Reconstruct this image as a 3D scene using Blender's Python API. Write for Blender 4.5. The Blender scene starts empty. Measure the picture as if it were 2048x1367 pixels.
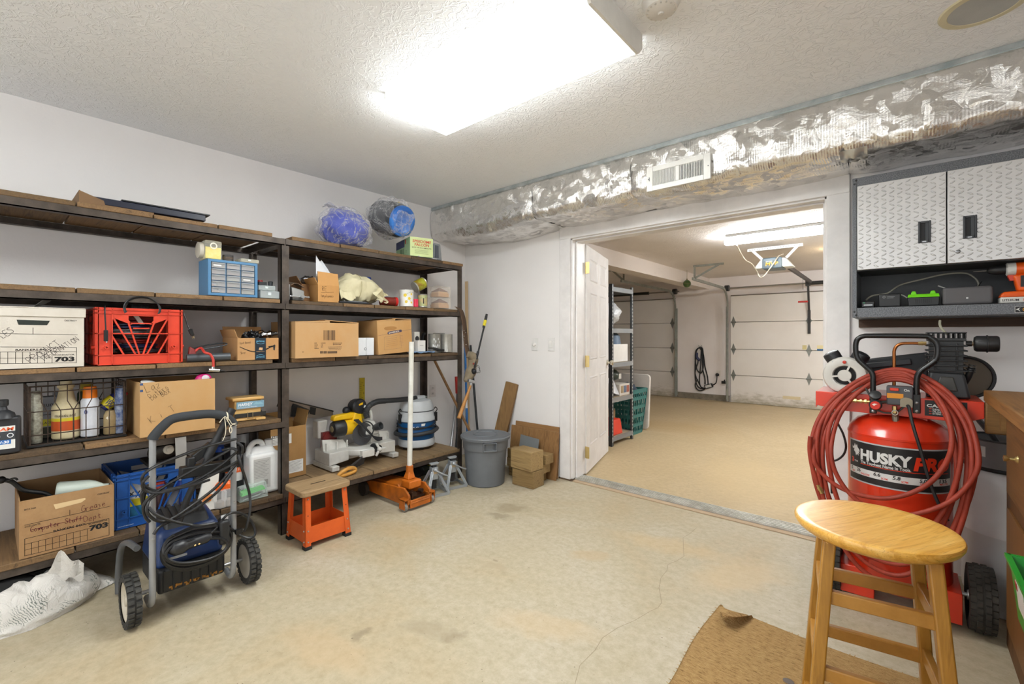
import bpy, math, random
from mathutils import Vector, Matrix, noise as mnoise
random.seed(7)
PI = math.pi
COL = bpy.context.scene.collection
# ---------------------------------------------------------------- survey: how the photo's pixels map onto the room (16 mm lens, eye 1.22 m)
FPX, YAW, EYE, UC, VH = 910.0, math.radians(40.7), 1.2245, 1024.0, 670.0
SA, CA = math.sin(YAW), math.cos(YAW)
def at(u, v=670, x=None, y=None, z=None):
    dx = (u-UC)/FPX
    r = Vector((-SA+dx*CA, CA+dx*SA, (VH-v)/FPX))
    d = x/r.x if x is not None else y/r.y if y is not None else (z-EYE)/r.z
    return Vector((r.x*d, r.y*d, EYE+r.z*d))
# ---------------------------------------------------------------- colours and materials
def lin(h):
    h = h.lstrip('#')
    c = [int(h[i:i+2], 16)/255 for i in (0, 2, 4)]
    return tuple(x/12.92 if x <= .04045 else ((x+.055)/1.055)**2.4 for x in c)+(1,)
MATS = {}
def newmat(name):
    m = bpy.data.materials.new(name); m.use_nodes = True
    n = m.node_tree.nodes; l = m.node_tree.links
    b = n['Principled BSDF']
    return m, n, l, b
def coords(n, l, scale=(1, 1, 1), loc=(0, 0, 0)):
    tc = n.new('ShaderNodeTexCoord'); mp = n.new('ShaderNodeMapping')
    mp.inputs['Scale'].default_value = scale; mp.inputs['Location'].default_value = loc
    l.new(tc.outputs['Object'], mp.inputs['Vector'])
    return mp.outputs['Vector']
def noise_tex(n, l, vec, scale, detail=4, rough=.6, dist=0):
    t = n.new('ShaderNodeTexNoise')
    t.inputs['Scale'].default_value = scale; t.inputs['Detail'].default_value = detail
    t.inputs['Roughness'].default_value = rough; t.inputs['Distortion'].default_value = dist
    l.new(vec, t.inputs['Vector'])
    return t.outputs['Fac']
def ramp(n, l, fac, stops):
    r = n.new('ShaderNodeValToRGB')
    while len(r.color_ramp.elements) < len(stops): r.color_ramp.elements.new(.5)
    for e, (p, c) in zip(r.color_ramp.elements, stops):
        e.position = p; e.color = c if not isinstance(c, str) else lin(c)
    l.new(fac, r.inputs['Fac'])
    return r.outputs['Color']
def mixc(n, l, fac, a, b, mode='MIX'):
    m = n.new('ShaderNodeMix'); m.data_type = 'RGBA'; m.blend_type = mode
    for s, v in ((m.inputs[0], fac), (m.inputs[6], a), (m.inputs[7], b)):
        if hasattr(v, 'is_linked') or hasattr(v, 'links'): l.new(v, s)
        else: s.default_value = v
    return m.outputs[2]
def bumpn(n, l, b, h, strength, dist=.002):
    bp = n.new('ShaderNodeBump'); bp.inputs['Strength'].default_value = strength; bp.inputs['Distance'].default_value = dist
    l.new(h, bp.inputs['Height']); l.new(bp.outputs['Normal'], b.inputs['Normal'])
def M(col, r=.5, metal=0, col2=None, vs=6, bump=0, bs=60, spec=.5, coat=0, bd=.002):
    key = (col, r, metal, col2, vs, bump, bs, spec, coat)
    if key in MATS: return MATS[key]
    m, n, l, b = newmat('surface_'+col.strip('#')); MATS[key] = m
    b.inputs['Roughness'].default_value = r; b.inputs['Metallic'].default_value = metal
    b.inputs['Specular IOR Level'].default_value = spec; b.inputs['Coat Weight'].default_value = coat
    c1 = lin(col)
    vec = coords(n, l)
    if col2 is None: c2 = tuple(x*.88 for x in c1[:3])+(1,)
    else: c2 = lin(col2)
    f = noise_tex(n, l, vec, vs, 5, .65)
    l.new(ramp(n, l, f, [(.35, c1), (.68, c2)]), b.inputs['Base Color'])
    if bump: bumpn(n, l, b, noise_tex(n, l, vec, bs, 3, .6), bump, bd)
    return m
def wood(c1, c2, axis='y', r=.55, scale=1.0, c3=None, bump=.3, seed=0, fine=1.0):
    key = ('wood', c1, c2, axis, r, scale, c3, seed)
    if key in MATS: return MATS[key]
    m, n, l, b = newmat('wood_grain_'+c1.strip('#')); MATS[key] = m
    s = {'x': (1.2, 14, 14), 'y': (14, 1.2, 14), 'z': (14, 14, 1.2)}[axis]
    vec = coords(n, l, tuple(k*scale for k in s), (seed*3.1, seed*1.7, seed*2.3))
    f = noise_tex(n, l, vec, 2.2, 8, .62, .6)
    s2 = {'x': (3, 120, 120), 'y': (120, 3, 120), 'z': (120, 120, 3)}[axis]
    f2 = noise_tex(n, l, coords(n, l, tuple(k*fine for k in s2)), 1.6, 3, .5)
    col = ramp(n, l, f, [(.3, c1), (.55, c3 or c1), (.72, c2)])
    col = mixc(n, l, f2, mixc(n, l, .75, col, lin(c2)), col)
    l.new(col, b.inputs['Base Color'])
    b.inputs['Roughness'].default_value = r
    bumpn(n, l, b, f2, bump, .001)
    return m
def clear(tint='#ffffff', body=.16, rough=.12, wave=.5, streak=0):
    key = ('clear', tint, body, rough, wave, streak)
    if key in MATS: return MATS[key]
    m, n, l, b = newmat('clear_plastic'); MATS[key] = m
    b.inputs['Base Color'].default_value = lin(tint); b.inputs['Roughness'].default_value = rough
    t = n.new('ShaderNodeBsdfTransparent'); t.inputs['Color'].default_value = lin(tint)
    mx = n.new('ShaderNodeMixShader'); lw = n.new('ShaderNodeLayerWeight'); lw.inputs['Blend'].default_value = .12
    mt = n.new('ShaderNodeMath'); mt.operation = 'ADD'; mt.use_clamp = True; mt.inputs[1].default_value = body
    l.new(lw.outputs['Facing'], mt.inputs[0]); out = mt.outputs[0]
    if streak:
        f = ramp(n, l, noise_tex(n, l, coords(n, l, (1, 1, .7)), 7, 5, .65, 2.5), [(.47, (0, 0, 0, 1)), (.5, (streak,)*3+(1,)), (.54, (0, 0, 0, 1))])  # whitish streaks painted in as glints on crumpled plastic
        m2 = n.new('ShaderNodeMath'); m2.operation = 'ADD'; m2.use_clamp = True; l.new(out, m2.inputs[0]); l.new(f, m2.inputs[1]); out = m2.outputs[0]
    l.new(out, mx.inputs[0])
    l.new(t.outputs[0], mx.inputs[1]); l.new(b.outputs[0], mx.inputs[2])
    l.new(mx.outputs[0], n['Material Output'].inputs['Surface'])
    if wave: bumpn(n, l, b, noise_tex(n, l, coords(n, l), 30, 4, .6), wave, .01)
    return m
def glow(col, strength):
    m, n, l, b = newmat('lamp_glow')
    b.inputs['Base Color'].default_value = lin(col); b.inputs['Emission Color'].default_value = lin(col)
    b.inputs['Emission Strength'].default_value = strength
    return m
# ---------------------------------------------------------------- mesh builder
_TXT = {}
def text_mesh(s, bold):
    k = (s, bold)
    if k not in _TXT:
        cu = bpy.data.curves.new('t', 'FONT'); cu.body = s; cu.size = 1; cu.offset = bold; cu.resolution_u = 3
        o = bpy.data.objects.new('t', cu)
        me = bpy.data.meshes.new_from_object(o)
        _TXT[k] = ([tuple(v.co) for v in me.vertices], [tuple(p.vertices) for p in me.polygons])
        bpy.data.objects.remove(o); bpy.data.curves.remove(cu); bpy.data.meshes.remove(me)
    return _TXT[k]
STK = {'A': [[(0, 0), (.35, 1), (.7, 0)], [(.15, .4), (.55, .4)]], 'B': [[(0, 0), (0, 1), (.5, .9), (.5, .6), (0, .5), (.6, .4), (.6, .1), (0, 0)]],
 'C': [[(.65, .9), (.3, 1), (0, .6), (.05, .2), (.35, 0), (.65, .15)]], 'D': [[(0, 0), (0, 1), (.4, .95), (.65, .5), (.4, .05), (0, 0)]],
 'E': [[(.6, 1), (0, 1), (0, 0), (.6, 0)], [(0, .5), (.5, .5)]], 'F': [[(.6, 1), (0, 1), (0, 0)], [(0, .5), (.5, .5)]],
 'G': [[(.65, .9), (.3, 1), (0, .6), (.05, .2), (.35, 0), (.65, .15), (.65, .45), (.4, .45)]], 'H': [[(0, 0), (0, 1)], [(.6, 0), (.6, 1)], [(0, .5), (.6, .5)]],
 'I': [[(.2, 0), (.2, 1)]], 'K': [[(0, 0), (0, 1)], [(.6, 1), (0, .45), (.65, 0)]], 'L': [[(0, 1), (0, 0), (.6, 0)]], 'M': [[(0, 0), (.1, 1), (.4, .3), (.7, 1), (.8, 0)]],
 'N': [[(0, 0), (0, 1), (.6, 0), (.6, 1)]], 'O': [[(.3, 1), (0, .7), (0, .3), (.3, 0), (.6, .3), (.6, .7), (.3, 1)]], 'P': [[(0, 0), (0, 1), (.5, .95), (.55, .6), (0, .5)]],
 'R': [[(0, 0), (0, 1), (.5, .95), (.5, .6), (0, .5), (.6, 0)]], 'S': [[(.6, .9), (.3, 1), (.05, .8), (.5, .45), (.55, .15), (.25, 0), (0, .1)]], 'T': [[(0, 1), (.7, 1)], [(.35, 1), (.35, 0)]],
 'U': [[(0, 1), (0, .2), (.3, 0), (.6, .2), (.6, 1)]], 'V': [[(0, 1), (.3, 0), (.6, 1)]], 'W': [[(0, 1), (.2, 0), (.4, .7), (.6, 0), (.8, 1)]], 'X': [[(0, 0), (.6, 1)], [(0, 1), (.6, 0)]],
 'Y': [[(0, 1), (.3, .5), (.6, 1)], [(.3, .5), (.25, 0)]], '/': [[(0, 0), (.5, 1)]], '.': [[(0, 0), (.06, .06)]], '-': [[(0, .5), (.6, .5)]],
 'a': [[(.5, .5), (.2, .55), (0, .25), (.2, 0), (.5, .3), (.5, .55), (.55, 0)]], 'e': [[(0, .3), (.5, .35), (.35, .55), (.05, .4), (.1, .05), (.5, .05)]],
 't': [[(.2, .9), (.2, .1), (.4, 0)], [(0, .6), (.45, .65)]], 'h': [[(0, 1), (0, 0), (.05, .4), (.35, .5), (.4, 0)]], 'o': [[(.25, .55), (0, .3), (.25, 0), (.5, .3), (.25, .55)]],
 'r': [[(0, .55), (.05, 0), (.1, .4), (.4, .55)]], 's': [[(.4, .5), (.1, .5), (.4, .2), (.05, 0)]], 'x': [[(0, 0), (.45, .55)], [(0, .55), (.45, 0)]], 'y': [[(0, .55), (.2, .1)], [(.45, .55), (.05, -.4)]],
 'l': [[(.1, 1), (.1, 0)]], 'i': [[(.1, .5), (.1, 0)], [(.1, .75), (.12, .8)]], 'm': [[(0, 0), (.05, .5), (.25, .1), (.4, .5), (.6, .1), (.7, .5), (.75, 0)]], 'p': [[(0, .5), (0, -.4)], [(0, .4), (.4, .5), (.4, .1), (0, .05)]],
 'u': [[(0, .5), (.05, .05), (.4, .1), (.4, .5), (.45, 0)]], 'f': [[(.45, .9), (.2, .9), (.15, 0)], [(0, .5), (.4, .5)]], 'n': [[(0, 0), (.03, .5), (.35, .4), (.4, 0)]], 'z': [[(0, .5), (.4, .5), (0, 0), (.4, 0)]],
 'c': [[(.4, .45), (.1, .5), (0, .2), (.2, 0), (.45, .1)]], 'v': [[(0, .5), (.2, 0), (.4, .55)]], 'd': [[(.45, 1), (.45, 0), (.1, .05), (.05, .45), (.45, .45)]]}
def frame(o, xd, yd):
    """a drawing frame: origin, right, up"""
    x = Vector(xd).normalized(); y = Vector(yd).normalized(); z = x.cross(y)
    m = Matrix((x, y, z)).transposed().to_4x4(); m.translation = Vector(o)
    return m
FX = lambda x, y, z: frame((x, y, z), (0, 1, 0), (0, 0, 1))      # drawing on a face that looks along +x
FY = lambda x, y, z: frame((x, y, z), (1, 0, 0), (0, 0, 1))      # drawing on a face that looks along -y
def spline(pts, n=8, closed=False):
    P = [Vector(p) for p in pts]; N = len(P); out = []
    for i in range(N if closed else N-1):
        if closed: a, b, c, d = P[i-1], P[i], P[(i+1) % N], P[(i+2) % N]
        else: a, b, c, d = P[max(i-1, 0)], P[i], P[i+1], P[min(i+2, N-1)]
        for k in range(n):
            t = k/n
            out.append(.5*((2*b)+(c-a)*t+(2*a-5*b+4*c-d)*t*t+(3*b-a-3*c+d)*t**3))
    if not closed: out.append(P[-1])
    return out
class MB:
    def __init__(s, *mats):
        s.v = []; s.f = []; s.fm = []; s.mats = []; s.cur = 0; s.T = Matrix.Identity(4)
        for m in mats: s.m(m)
        s.cur = 0
    def m(s, mat):
        if mat not in s.mats: s.mats.append(mat)
        s.cur = s.mats.index(mat); return s
    def add(s, vs, fs, T=None):
        b = len(s.v); T = s.T @ T if T is not None else s.T
        s.v += [T @ Vector(v) for v in vs]
        s.f += [tuple(i+b for i in f) for f in fs]; s.fm += [s.cur]*len(fs); return s
    def box(s, x0, x1, y0, y1, z0, z1, T=None):
        v = [(x, y, z) for z in (z0, z1) for y in (y0, y1) for x in (x0, x1)]
        return s.add(v, [(0, 2, 3, 1), (4, 5, 7, 6), (0, 1, 5, 4), (2, 6, 7, 3), (0, 4, 6, 2), (1, 3, 7, 5)], T)
    def taper(s, cx, cy, z0, z1, a0, b0, a1, b1, T=None):
        v = [(cx+sx*a, cy+sy*b, z) for z, a, b in ((z0, a0, b0), (z1, a1, b1)) for sy in (-1, 1) for sx in (-1, 1)]
        return s.add(v, [(0, 2, 3, 1), (4, 5, 7, 6), (0, 1, 5, 4), (2, 6, 7, 3), (0, 4, 6, 2), (1, 3, 7, 5)], T)
    def hexa(s, v):
        """eight corners: bottom four in a ring, top four in the same order"""
        return s.add(v, [(3, 2, 1, 0), (4, 5, 6, 7), (0, 1, 5, 4), (1, 2, 6, 5), (2, 3, 7, 6), (3, 0, 4, 7)])
    def bar(s, p0, p1, w, h, up=(0, 0, 1)):
        """a rectangular bar from p0 to p1"""
        p0, p1 = Vector(p0), Vector(p1); d = (p1-p0).normalized(); u = Vector(up)
        sd = d.cross(u).normalized(); u = sd.cross(d).normalized()
        v = [p+sd*(a*w/2)+u*(b*h/2) for p in (p0, p1) for a, b in ((-1, -1), (1, -1), (1, 1), (-1, 1))]
        return s.hexa(v)
    def prism(s, poly, h0, h1, T=None):
        n = len(poly)
        v = [(x, y, h) for h in (h0, h1) for x, y in poly]
        f = [tuple(reversed(range(n))), tuple(range(n, 2*n))]+[(i, (i+1) % n, n+(i+1) % n, n+i) for i in range(n)]
        return s.add(v, f, T)
    def lathe(s, prof, n=24, T=None, a0=0, a1=2*PI, cap=True):
        full = abs(a1-a0-2*PI) < 1e-6; v = []; f = []; K = n if full else n+1
        for r, z in prof:
            for k in range(K):
                a = a0+(a1-a0)*k/n
                v.append((r*math.cos(a), r*math.sin(a), z))
        for j in range(len(prof)-1):
            for k in range(n):
                a, b = j*K+k, j*K+(k+1) % K
                f.append((a, b, b+K, a+K))
        if full and cap:
            if prof[0][0] > 1e-5: f.append(tuple(reversed(range(K))))
            if prof[-1][0] > 1e-5: f.append(tuple(range((len(prof)-1)*K, len(prof)*K)))
        return s.add(v, f, T)
    def cyl(s, p0, p1, r0, r1=None, n=16):
        p0, p1 = Vector(p0), Vector(p1); d = p1-p0
        T = d.to_track_quat('Z', 'Y').to_matrix().to_4x4(); T.translation = p0
        return s.lathe([(r0, 0), (r0 if r1 is None else r1, d.length)], n, T)
    def disc(s, c, d, prof, n=24, cap=True):
        """a turned shape about the axis d through c; prof = (radius, along)"""
        T = Vector(d).to_track_quat('Z', 'Y').to_matrix().to_4x4(); T.translation = Vector(c)
        return s.lathe(prof, n, T, cap=cap)
    def tube(s, pts, r, n=8, closed=False, cap=True):
        P = [Vector(p) for p in pts]; N = len(P); v = []; f = []
        up = None
        for i in range(N):
            if closed: t = (P[(i+1) % N]-P[i-1])
            else: t = P[min(i+1, N-1)]-P[max(i-1, 0)]
            t.normalize()
            if up is None:
                up = Vector((0, 0, 1)) if abs(t.z) < .9 else Vector((1, 0, 0))
            up = (up-t*up.dot(t)).normalized(); sd = t.cross(up)
            rr = r[i] if isinstance(r, (list, tuple)) else r
            for k in range(n):
                a = 2*PI*k/n
                v.append(P[i]+(up*math.cos(a)+sd*math.sin(a))*rr)
        for i in range(N if closed else N-1):
            j = (i+1) % N
            for k in range(n):
                f.append((i*n+k, i*n+(k+1) % n, j*n+(k+1) % n, j*n+k))
        if cap and not closed: f += [tuple(reversed(range(n))), tuple(range((N-1)*n, N*n))]
        return s.add(v, f)
    def ball(s, c, r, n=16, m=10, bump=0, bs=3, T=None, seed=0):
        r = Vector((r, r, r)) if not hasattr(r, '__len__') else Vector(r)
        v = []; f = []
        for j in range(m+1):
            th = PI*j/m
            for k in range(n):
                a = 2*PI*k/n
                d = Vector((math.sin(th)*math.cos(a), math.sin(th)*math.sin(a), -math.cos(th)))
                w = 1+bump*mnoise.noise(d*bs+Vector((seed, seed, 0))) if bump else 1
                v.append(Vector(c)+Vector((d.x*r.x, d.y*r.y, d.z*r.z))*w)
        for j in range(m):
            for k in range(n):
                f.append((j*n+k, j*n+(k+1) % n, (j+1)*n+(k+1) % n, (j+1)*n+k))
        return s.add(v, f, T)
    def grid(s, fn, nu, nv, closed_u=False):
        v = [fn(i/nu, j/nv) for j in range(nv+1) for i in range(nu if closed_u else nu+1)]
        K = nu if closed_u else nu+1
        f = [(j*K+i, j*K+(i+1) % K, (j+1)*K+(i+1) % K, (j+1)*K+i) for j in range(nv) for i in range(nu)]
        return s.add(v, f)
    def sheet(s, fn, nu, nv, th=.002):
        """a thin curved sheet with two faces"""
        s.grid(fn, nu, nv)
        b = len(s.v)-(nu+1)*(nv+1)
        K = nu+1
        vs = [Vector(p) for p in s.v[b:]]; inv = s.T.inverted()
        nrm = [Vector((0, 0, 0)) for _ in vs]
        for j in range(nv):
            for i in range(nu):
                a, c, d = j*K+i, j*K+i+1, (j+1)*K+i
                q = (vs[c]-vs[a]).cross(vs[d]-vs[a])
                for k in (a, c, d, d+1): nrm[k] += q
        off = [inv @ (p-n_.normalized()*th if n_.length > 0 else p) for p, n_ in zip(vs, nrm)]
        fs = [(j*K+i, (j+1)*K+i, (j+1)*K+i+1, j*K+i+1) for j in range(nv) for i in range(nu)]
        b2 = len(s.v); s.add(off, fs)
        rim = [j*K for j in range(nv+1)]+[nv*K+i for i in range(1, K)]+[j*K+nu for j in range(nv-1, -1, -1)]+[i for i in range(nu-1, 0, -1)]
        n_ = len(rim)
        s.f += [(b+rim[i], b2+rim[i], b2+rim[(i+1) % n_], b+rim[(i+1) % n_]) for i in range(n_)]
        s.fm += [s.cur]*n_
        return s
    def quad(s, T, x0, x1, y0, y1, z=.0006):
        return s.add([(x0, y0, z), (x1, y0, z), (x1, y1, z), (x0, y1, z)], [(0, 1, 2, 3)], T)
    def poly2(s, T, pts, z=.0006):
        return s.add([(x, y, z) for x, y in pts], [tuple(range(len(pts)))], T)
    def ring(s, T, c, r0, r1, n=20, z=.0008):
        v = [(c[0]+r*math.cos(2*PI*k/n), c[1]+r*math.sin(2*PI*k/n), z) for r in (r0, r1) for k in range(n)]
        return s.add(v, [(k, (k+1) % n, n+(k+1) % n, n+k) for k in range(n)], T)
    def line(s, T, pts, w, z=.0009):
        for (x0, y0), (x1, y1) in zip(pts[:-1], pts[1:]):
            d = Vector((x1-x0, y1-y0)); L = d.length
            if L < 1e-6: continue
            d /= L; p = Vector((-d.y, d.x))*w/2; e = d*w*.3
            s.add([(x0-e.x-p.x, y0-e.y-p.y, z), (x1+e.x-p.x, y1+e.y-p.y, z), (x1+e.x+p.x, y1+e.y+p.y, z), (x0-e.x+p.x, y0-e.y+p.y, z)], [(0, 1, 2, 3)], T)
        return s
    def text(s, T, txt, x, y, h, w=None, bold=0.0, shear=0, al='L', z=.0012, warp=None):
        vs, fs = text_mesh(txt, bold)
        hv, _ = text_mesh('H', 0); H = max(v[1] for v in hv)
        k = h/H; x0 = min(v[0] for v in vs); x1 = max(v[0] for v in vs)
        kx = k if w is None else w/(x1-x0); W = (x1-x0)*kx
        ox = x-{'L': 0, 'C': W/2, 'R': W}[al]
        out = []
        for v in vs:
            px, py = ox+(v[0]-x0)*kx+shear*v[1]*k, y+v[1]*k
            out.append(warp(px, py) if warp else (px, py, z))
        return s.add(out, fs, None if warp else T)
    def hand(s, T, txt, x, y, h, w, rot=0, sp=.85, lw=.0016, jit=.06, z=.0011):
        ca, sa = math.cos(rot), math.sin(rot); cx = 0; rnd = random.Random(txt+str(x))
        for ch in txt:
            if ch != ' ':
                jy = rnd.uniform(-jit, jit)
                for st in STK.get(ch, STK.get(ch.upper(), [])):
                    P = [((cx+px*w+rnd.uniform(-.03, .03)*h), (py+jy)*h) for px, py in st]
                    P = [(p.x, p.y) for p in spline([Vector((a, b, 0)) for a, b in P], 4)] if len(P) > 3 else P
                    s.line(T, [(x+a*ca-b*sa, y+a*sa+b*ca) for a, b in P], lw, z)
            cx += w*sp
        return s
    def build(s, name, parent=None, loc=(0, 0, 0), rz=0, bevel=0, seg=2, ang=38, sub=0):
        me = bpy.data.meshes.new(name); me.from_pydata([tuple(v) for v in s.v], [], s.f)
        for mt in s.mats: me.materials.append(mt)
        me.polygons.foreach_set('material_index', s.fm)
        me.shade_smooth(); me.set_sharp_from_angle(angle=math.radians(ang)); me.update()
        o = bpy.data.objects.new(name, me); COL.objects.link(o)
        o.location = loc; o.rotation_euler = (0, 0, rz)
        if parent: o.parent = parent
        if bevel:
            b = o.modifiers.new('Bevel', 'BEVEL'); b.width = bevel; b.segments = seg; b.limit_method = 'ANGLE'; b.angle_limit = math.radians(40)
        if sub:
            b = o.modifiers.new('Subdivision', 'SUBSURF'); b.levels = b.render_levels = sub
        return o
def tag(o, label=None, cat=None, group=None, kind=None):
    if label: o['label'] = label
    if cat: o['category'] = cat
    if group: o['group'] = group
    if kind: o['kind'] = kind
    return o
def thing(name, label, cat, loc=(0, 0, 0), rz=0, group=None):
    o = bpy.data.objects.new(name, None); COL.objects.link(o); o.empty_display_size = .05
    o.location = loc; o.rotation_euler = (0, 0, rz)
    return tag(o, label, cat, group)
def solo(mb, name, label, cat, loc=(0, 0, 0), rz=0, group=None, **k):
    return tag(mb.build(name, None, loc, rz, **k), label, cat, group)
def struct(mb, name, parent=None, **k):
    o = mb.build(name, parent, **k)
    if not parent: o['kind'] = 'structure'
    return o
def dup(o, loc, rz=None, label=None, group=None):
    r = o.copy(); COL.objects.link(r); r.location = loc
    if rz is not None: r.rotation_euler = (0, 0, rz)
    if label: r['label'] = label
    if group: r['group'] = group
    for ch in list(o.children):
        c = ch.copy(); COL.objects.link(c); c.parent = r
        for g in list(ch.children):
            d = g.copy(); COL.objects.link(d); d.parent = c
    return r
def rot(ax, ang, p=(0, 0, 0)):
    return Matrix.Translation(Vector(p)) @ Matrix.Rotation(ang, 4, ax) @ Matrix.Translation(-Vector(p))
# ---------------------------------------------------------------- everyday finishes
white = M('#e9e7e6', .5); black = M('#141416', .45, bump=.05); rubber = M('#1b1b1c', .75, bump=.2, bs=150)
dgrey = M('#3a3d40', .5); steel = M('#b9bcbf', .32, .9); brass = M('#cdb57c', .35, .9); ink = M('#1c1a19', .8)
cardb = M('#b98d5c', .85, col2='#ad8151', vs=5, bump=.08, bs=90); cardw = M('#cfc8bd', .85, col2='#c4bcb0', bump=.06, bs=90)
cardd = M('#8a6440', .9); silver = M('#a9adb2', .4, .55); chrome = M('#d6d8da', .15, 1)
# ================================================================ camera, colour, light
sc = bpy.context.scene
cam = bpy.data.cameras.new('camera'); co = bpy.data.objects.new('camera', cam); COL.objects.link(co)
co.location = (0, 0, EYE); co.rotation_euler = (PI/2, 0, YAW)
cam.sensor_width = 36; cam.lens = FPX/2048*36; cam.shift_y = (VH-683.5)/2048; cam.clip_start = .02
sc.camera = co
sc.view_settings.view_transform = 'Standard'; sc.view_settings.look = 'None'
sc.view_settings.gamma = 1; sc.view_settings.use_curve_mapping = False; sc.view_settings.exposure = 0.28
wd = bpy.data.worlds.new('world'); sc.world = wd; wd.use_nodes = True
wd.node_tree.nodes['Background'].inputs['Color'].default_value = (.95, .98, 1, 1)
wd.node_tree.nodes['Background'].inputs['Strength'].default_value = 2.1  # sky light for the added windows
# ================================================================ room shell
WL, YB, YG, HC = -3.424, 3.238, 3.43, 2.44           # left wall, wall with the opening, its far face, ceiling
GX0, GX1, GY, GH = -7.2, 2.6, 8.98, 2.30             # garage
OX0, OX1, OZ = -2.13, -.335, 2.043                   # the opening
def wall_mat(c, c2, bs=55, st=.25):
    m, n, l, b = newmat('painted_plaster')
    v = coords(n, l)
    l.new(ramp(n, l, noise_tex(n, l, v, 1.6, 5, .6), [(.35, c), (.7, c2)]), b.inputs['Base Color'])
    b.inputs['Roughness'].default_value = .7
    bumpn(n, l, b, noise_tex(n, l, v, bs, 3, .55, .4), st, .004)
    return m
wallm = wall_mat('#efeceb', '#eae7e6', 60, .16)
gwall = wall_mat('#ebe3df', '#e3d9d4', 50, .15)
def ceil_mat(c, c2):
    m, n, l, b = newmat('knockdown_ceiling')
    v = coords(n, l)
    l.new(ramp(n, l, noise_tex(n, l, v, 1.2, 3, .6), [(.3, c), (.7, c2)]), b.inputs['Base Color'])
    b.inputs['Roughness'].default_value = .75
    f = noise_tex(n, l, v, 22, 3, .55, 1.2)
    r = ramp(n, l, f, [(.44, (0, 0, 0, 1)), (.52, (1, 1, 1, 1)), (.6, (.55, .55, .55, 1))])
    bumpn(n, l, b, r, .5, .006)
    return m
ceilm = ceil_mat('#f7f9fc', '#f3f5f8'); gceil = ceil_mat('#ece5e1', '#e4dcd7')
def floor_mat(c1, c2, c3, dark, spots):
    m, n, l, b = newmat('concrete_slab')
    v = coords(n, l)
    big = noise_tex(n, l, v, 1.1, 6, .6, .8)
    col = ramp(n, l, big, [(.32, c1), (.52, c2), (.7, c3)])
    fine = noise_tex(n, l, v, 26, 6, .75)
    col = mixc(n, l, ramp(n, l, fine, [(.38, (.0, 0, 0, 1)), (.72, (.75, .75, .75, 1))]), col, lin(dark))
    sp = noise_tex(n, l, coords(n, l, (1, 1.7, 1)), 17, 2, .5, .6)
    col = mixc(n, l, ramp(n, l, sp, [(.735, (0, 0, 0, 1)), (.79, (.6, .6, .6, 1))]), col, lin('#8d7f68'))
    dots = noise_tex(n, l, v, 95, 1, .4)
    col = mixc(n, l, ramp(n, l, dots, [(.755, (0, 0, 0, 1)), (.80, (.8, .8, .8, 1))]), col, lin('#5a4d3e'))
    # oil and rust marks with their own outlines
    tc = n.new('ShaderNodeTexCoord')
    nz = n.new('ShaderNodeTexNoise'); nz.inputs['Scale'].default_value = 9; nz.inputs['Detail'].default_value = 4
    l.new(tc.outputs['Object'], nz.inputs['Vector'])
    for (x, y, sx, sy, rz, c, a) in spots:
        mp = n.new('ShaderNodeMapping'); mp.vector_type = 'TEXTURE'
        mp.inputs['Location'].default_value = (x, y, 0); mp.inputs['Rotation'].default_value = (0, 0, rz); mp.inputs['Scale'].default_value = (sx, sy, 1)
        ad = n.new('ShaderNodeVectorMath'); ad.operation = 'MULTIPLY_ADD'
        l.new(nz.outputs['Color'], ad.inputs[0]); ad.inputs[1].default_value = (.16, .16, 0); l.new(tc.outputs['Object'], ad.inputs[2])
        sb = n.new('ShaderNodeVectorMath'); sb.operation = 'SUBTRACT'; l.new(ad.outputs[0], sb.inputs[0]); sb.inputs[1].default_value = (.08, .08, 0)
        l.new(sb.outputs[0], mp.inputs['Vector'])
        ln = n.new('ShaderNodeVectorMath'); ln.operation = 'LENGTH'; l.new(mp.outputs[0], ln.inputs[0])
        col = mixc(n, l, ramp(n, l, ln.outputs['Value'], [(.45, (a, a, a, 1)), (.98, (0, 0, 0, 1))]), col, lin(c))
    l.new(col, b.inputs['Base Color'])
    b.inputs['Roughness'].default_value = .55; b.inputs['Specular IOR Level'].default_value = .35
    bumpn(n, l, b, fine, .06, .003)
    return m
spots = [(*at(1020, 1015, z=0).xy, .17, .10, .5, '#8f8065', .6), (*at(1000, 1030, z=0).xy, .10, .06, .3, '#877a62', .55), (*at(860, 1255, z=0).xy, .13, .07, .6, '#9c8f77', .5),
         (*at(905, 1270, z=0).xy, .05, .04, .4, '#8d7f68', .5), (*at(720, 1265, z=0).xy, .04, .05, .2, '#7d705c', .5), (*at(985, 1135, z=0).xy, .10, .05, .6, '#ab9b80', .6),
         (*at(1180, 1110, z=0).xy, .13, .07, .6, '#b49c78', .5), (*at(1340, 1090, z=0).xy, .4, .12, .2, '#c7a878', .35), (*at(1480, 1150, z=0).xy, .35, .18, 1, '#c9ac80', .4),
         (*at(800, 1060, z=0).xy, .3, .15, .3, '#b89c72', .35), (*at(660, 1300, z=0).xy, .3, .12, .2, '#c3a884', .35), (*at(1090, 1250, z=0).xy, .3, .1, .4, '#c8ab82', .3)]
floorm = floor_mat('#c1b8a5', '#b9ae96', '#b6a485', '#9d8f72', spots)
gfloor = floor_mat('#c4b08e', '#bca783', '#c7b391', '#a69272', [(*at(1330, 850, z=0).xy, .9, .5, .2, '#ab8c5c', .4), (*at(1500, 960, z=0).xy, .5, .9, .4, '#cdb489', .4)])
mb = MB(floorm).box(WL, 1.4, -2.3, YG-.02, -.1, 0); fl = struct(mb, 'floor')
struct(MB(gfloor).box(GX0, GX1, YG-.02, GY+.1, -.1, 0), 'floor_garage')
ck = MB(M('#94866f', .9))
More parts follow.
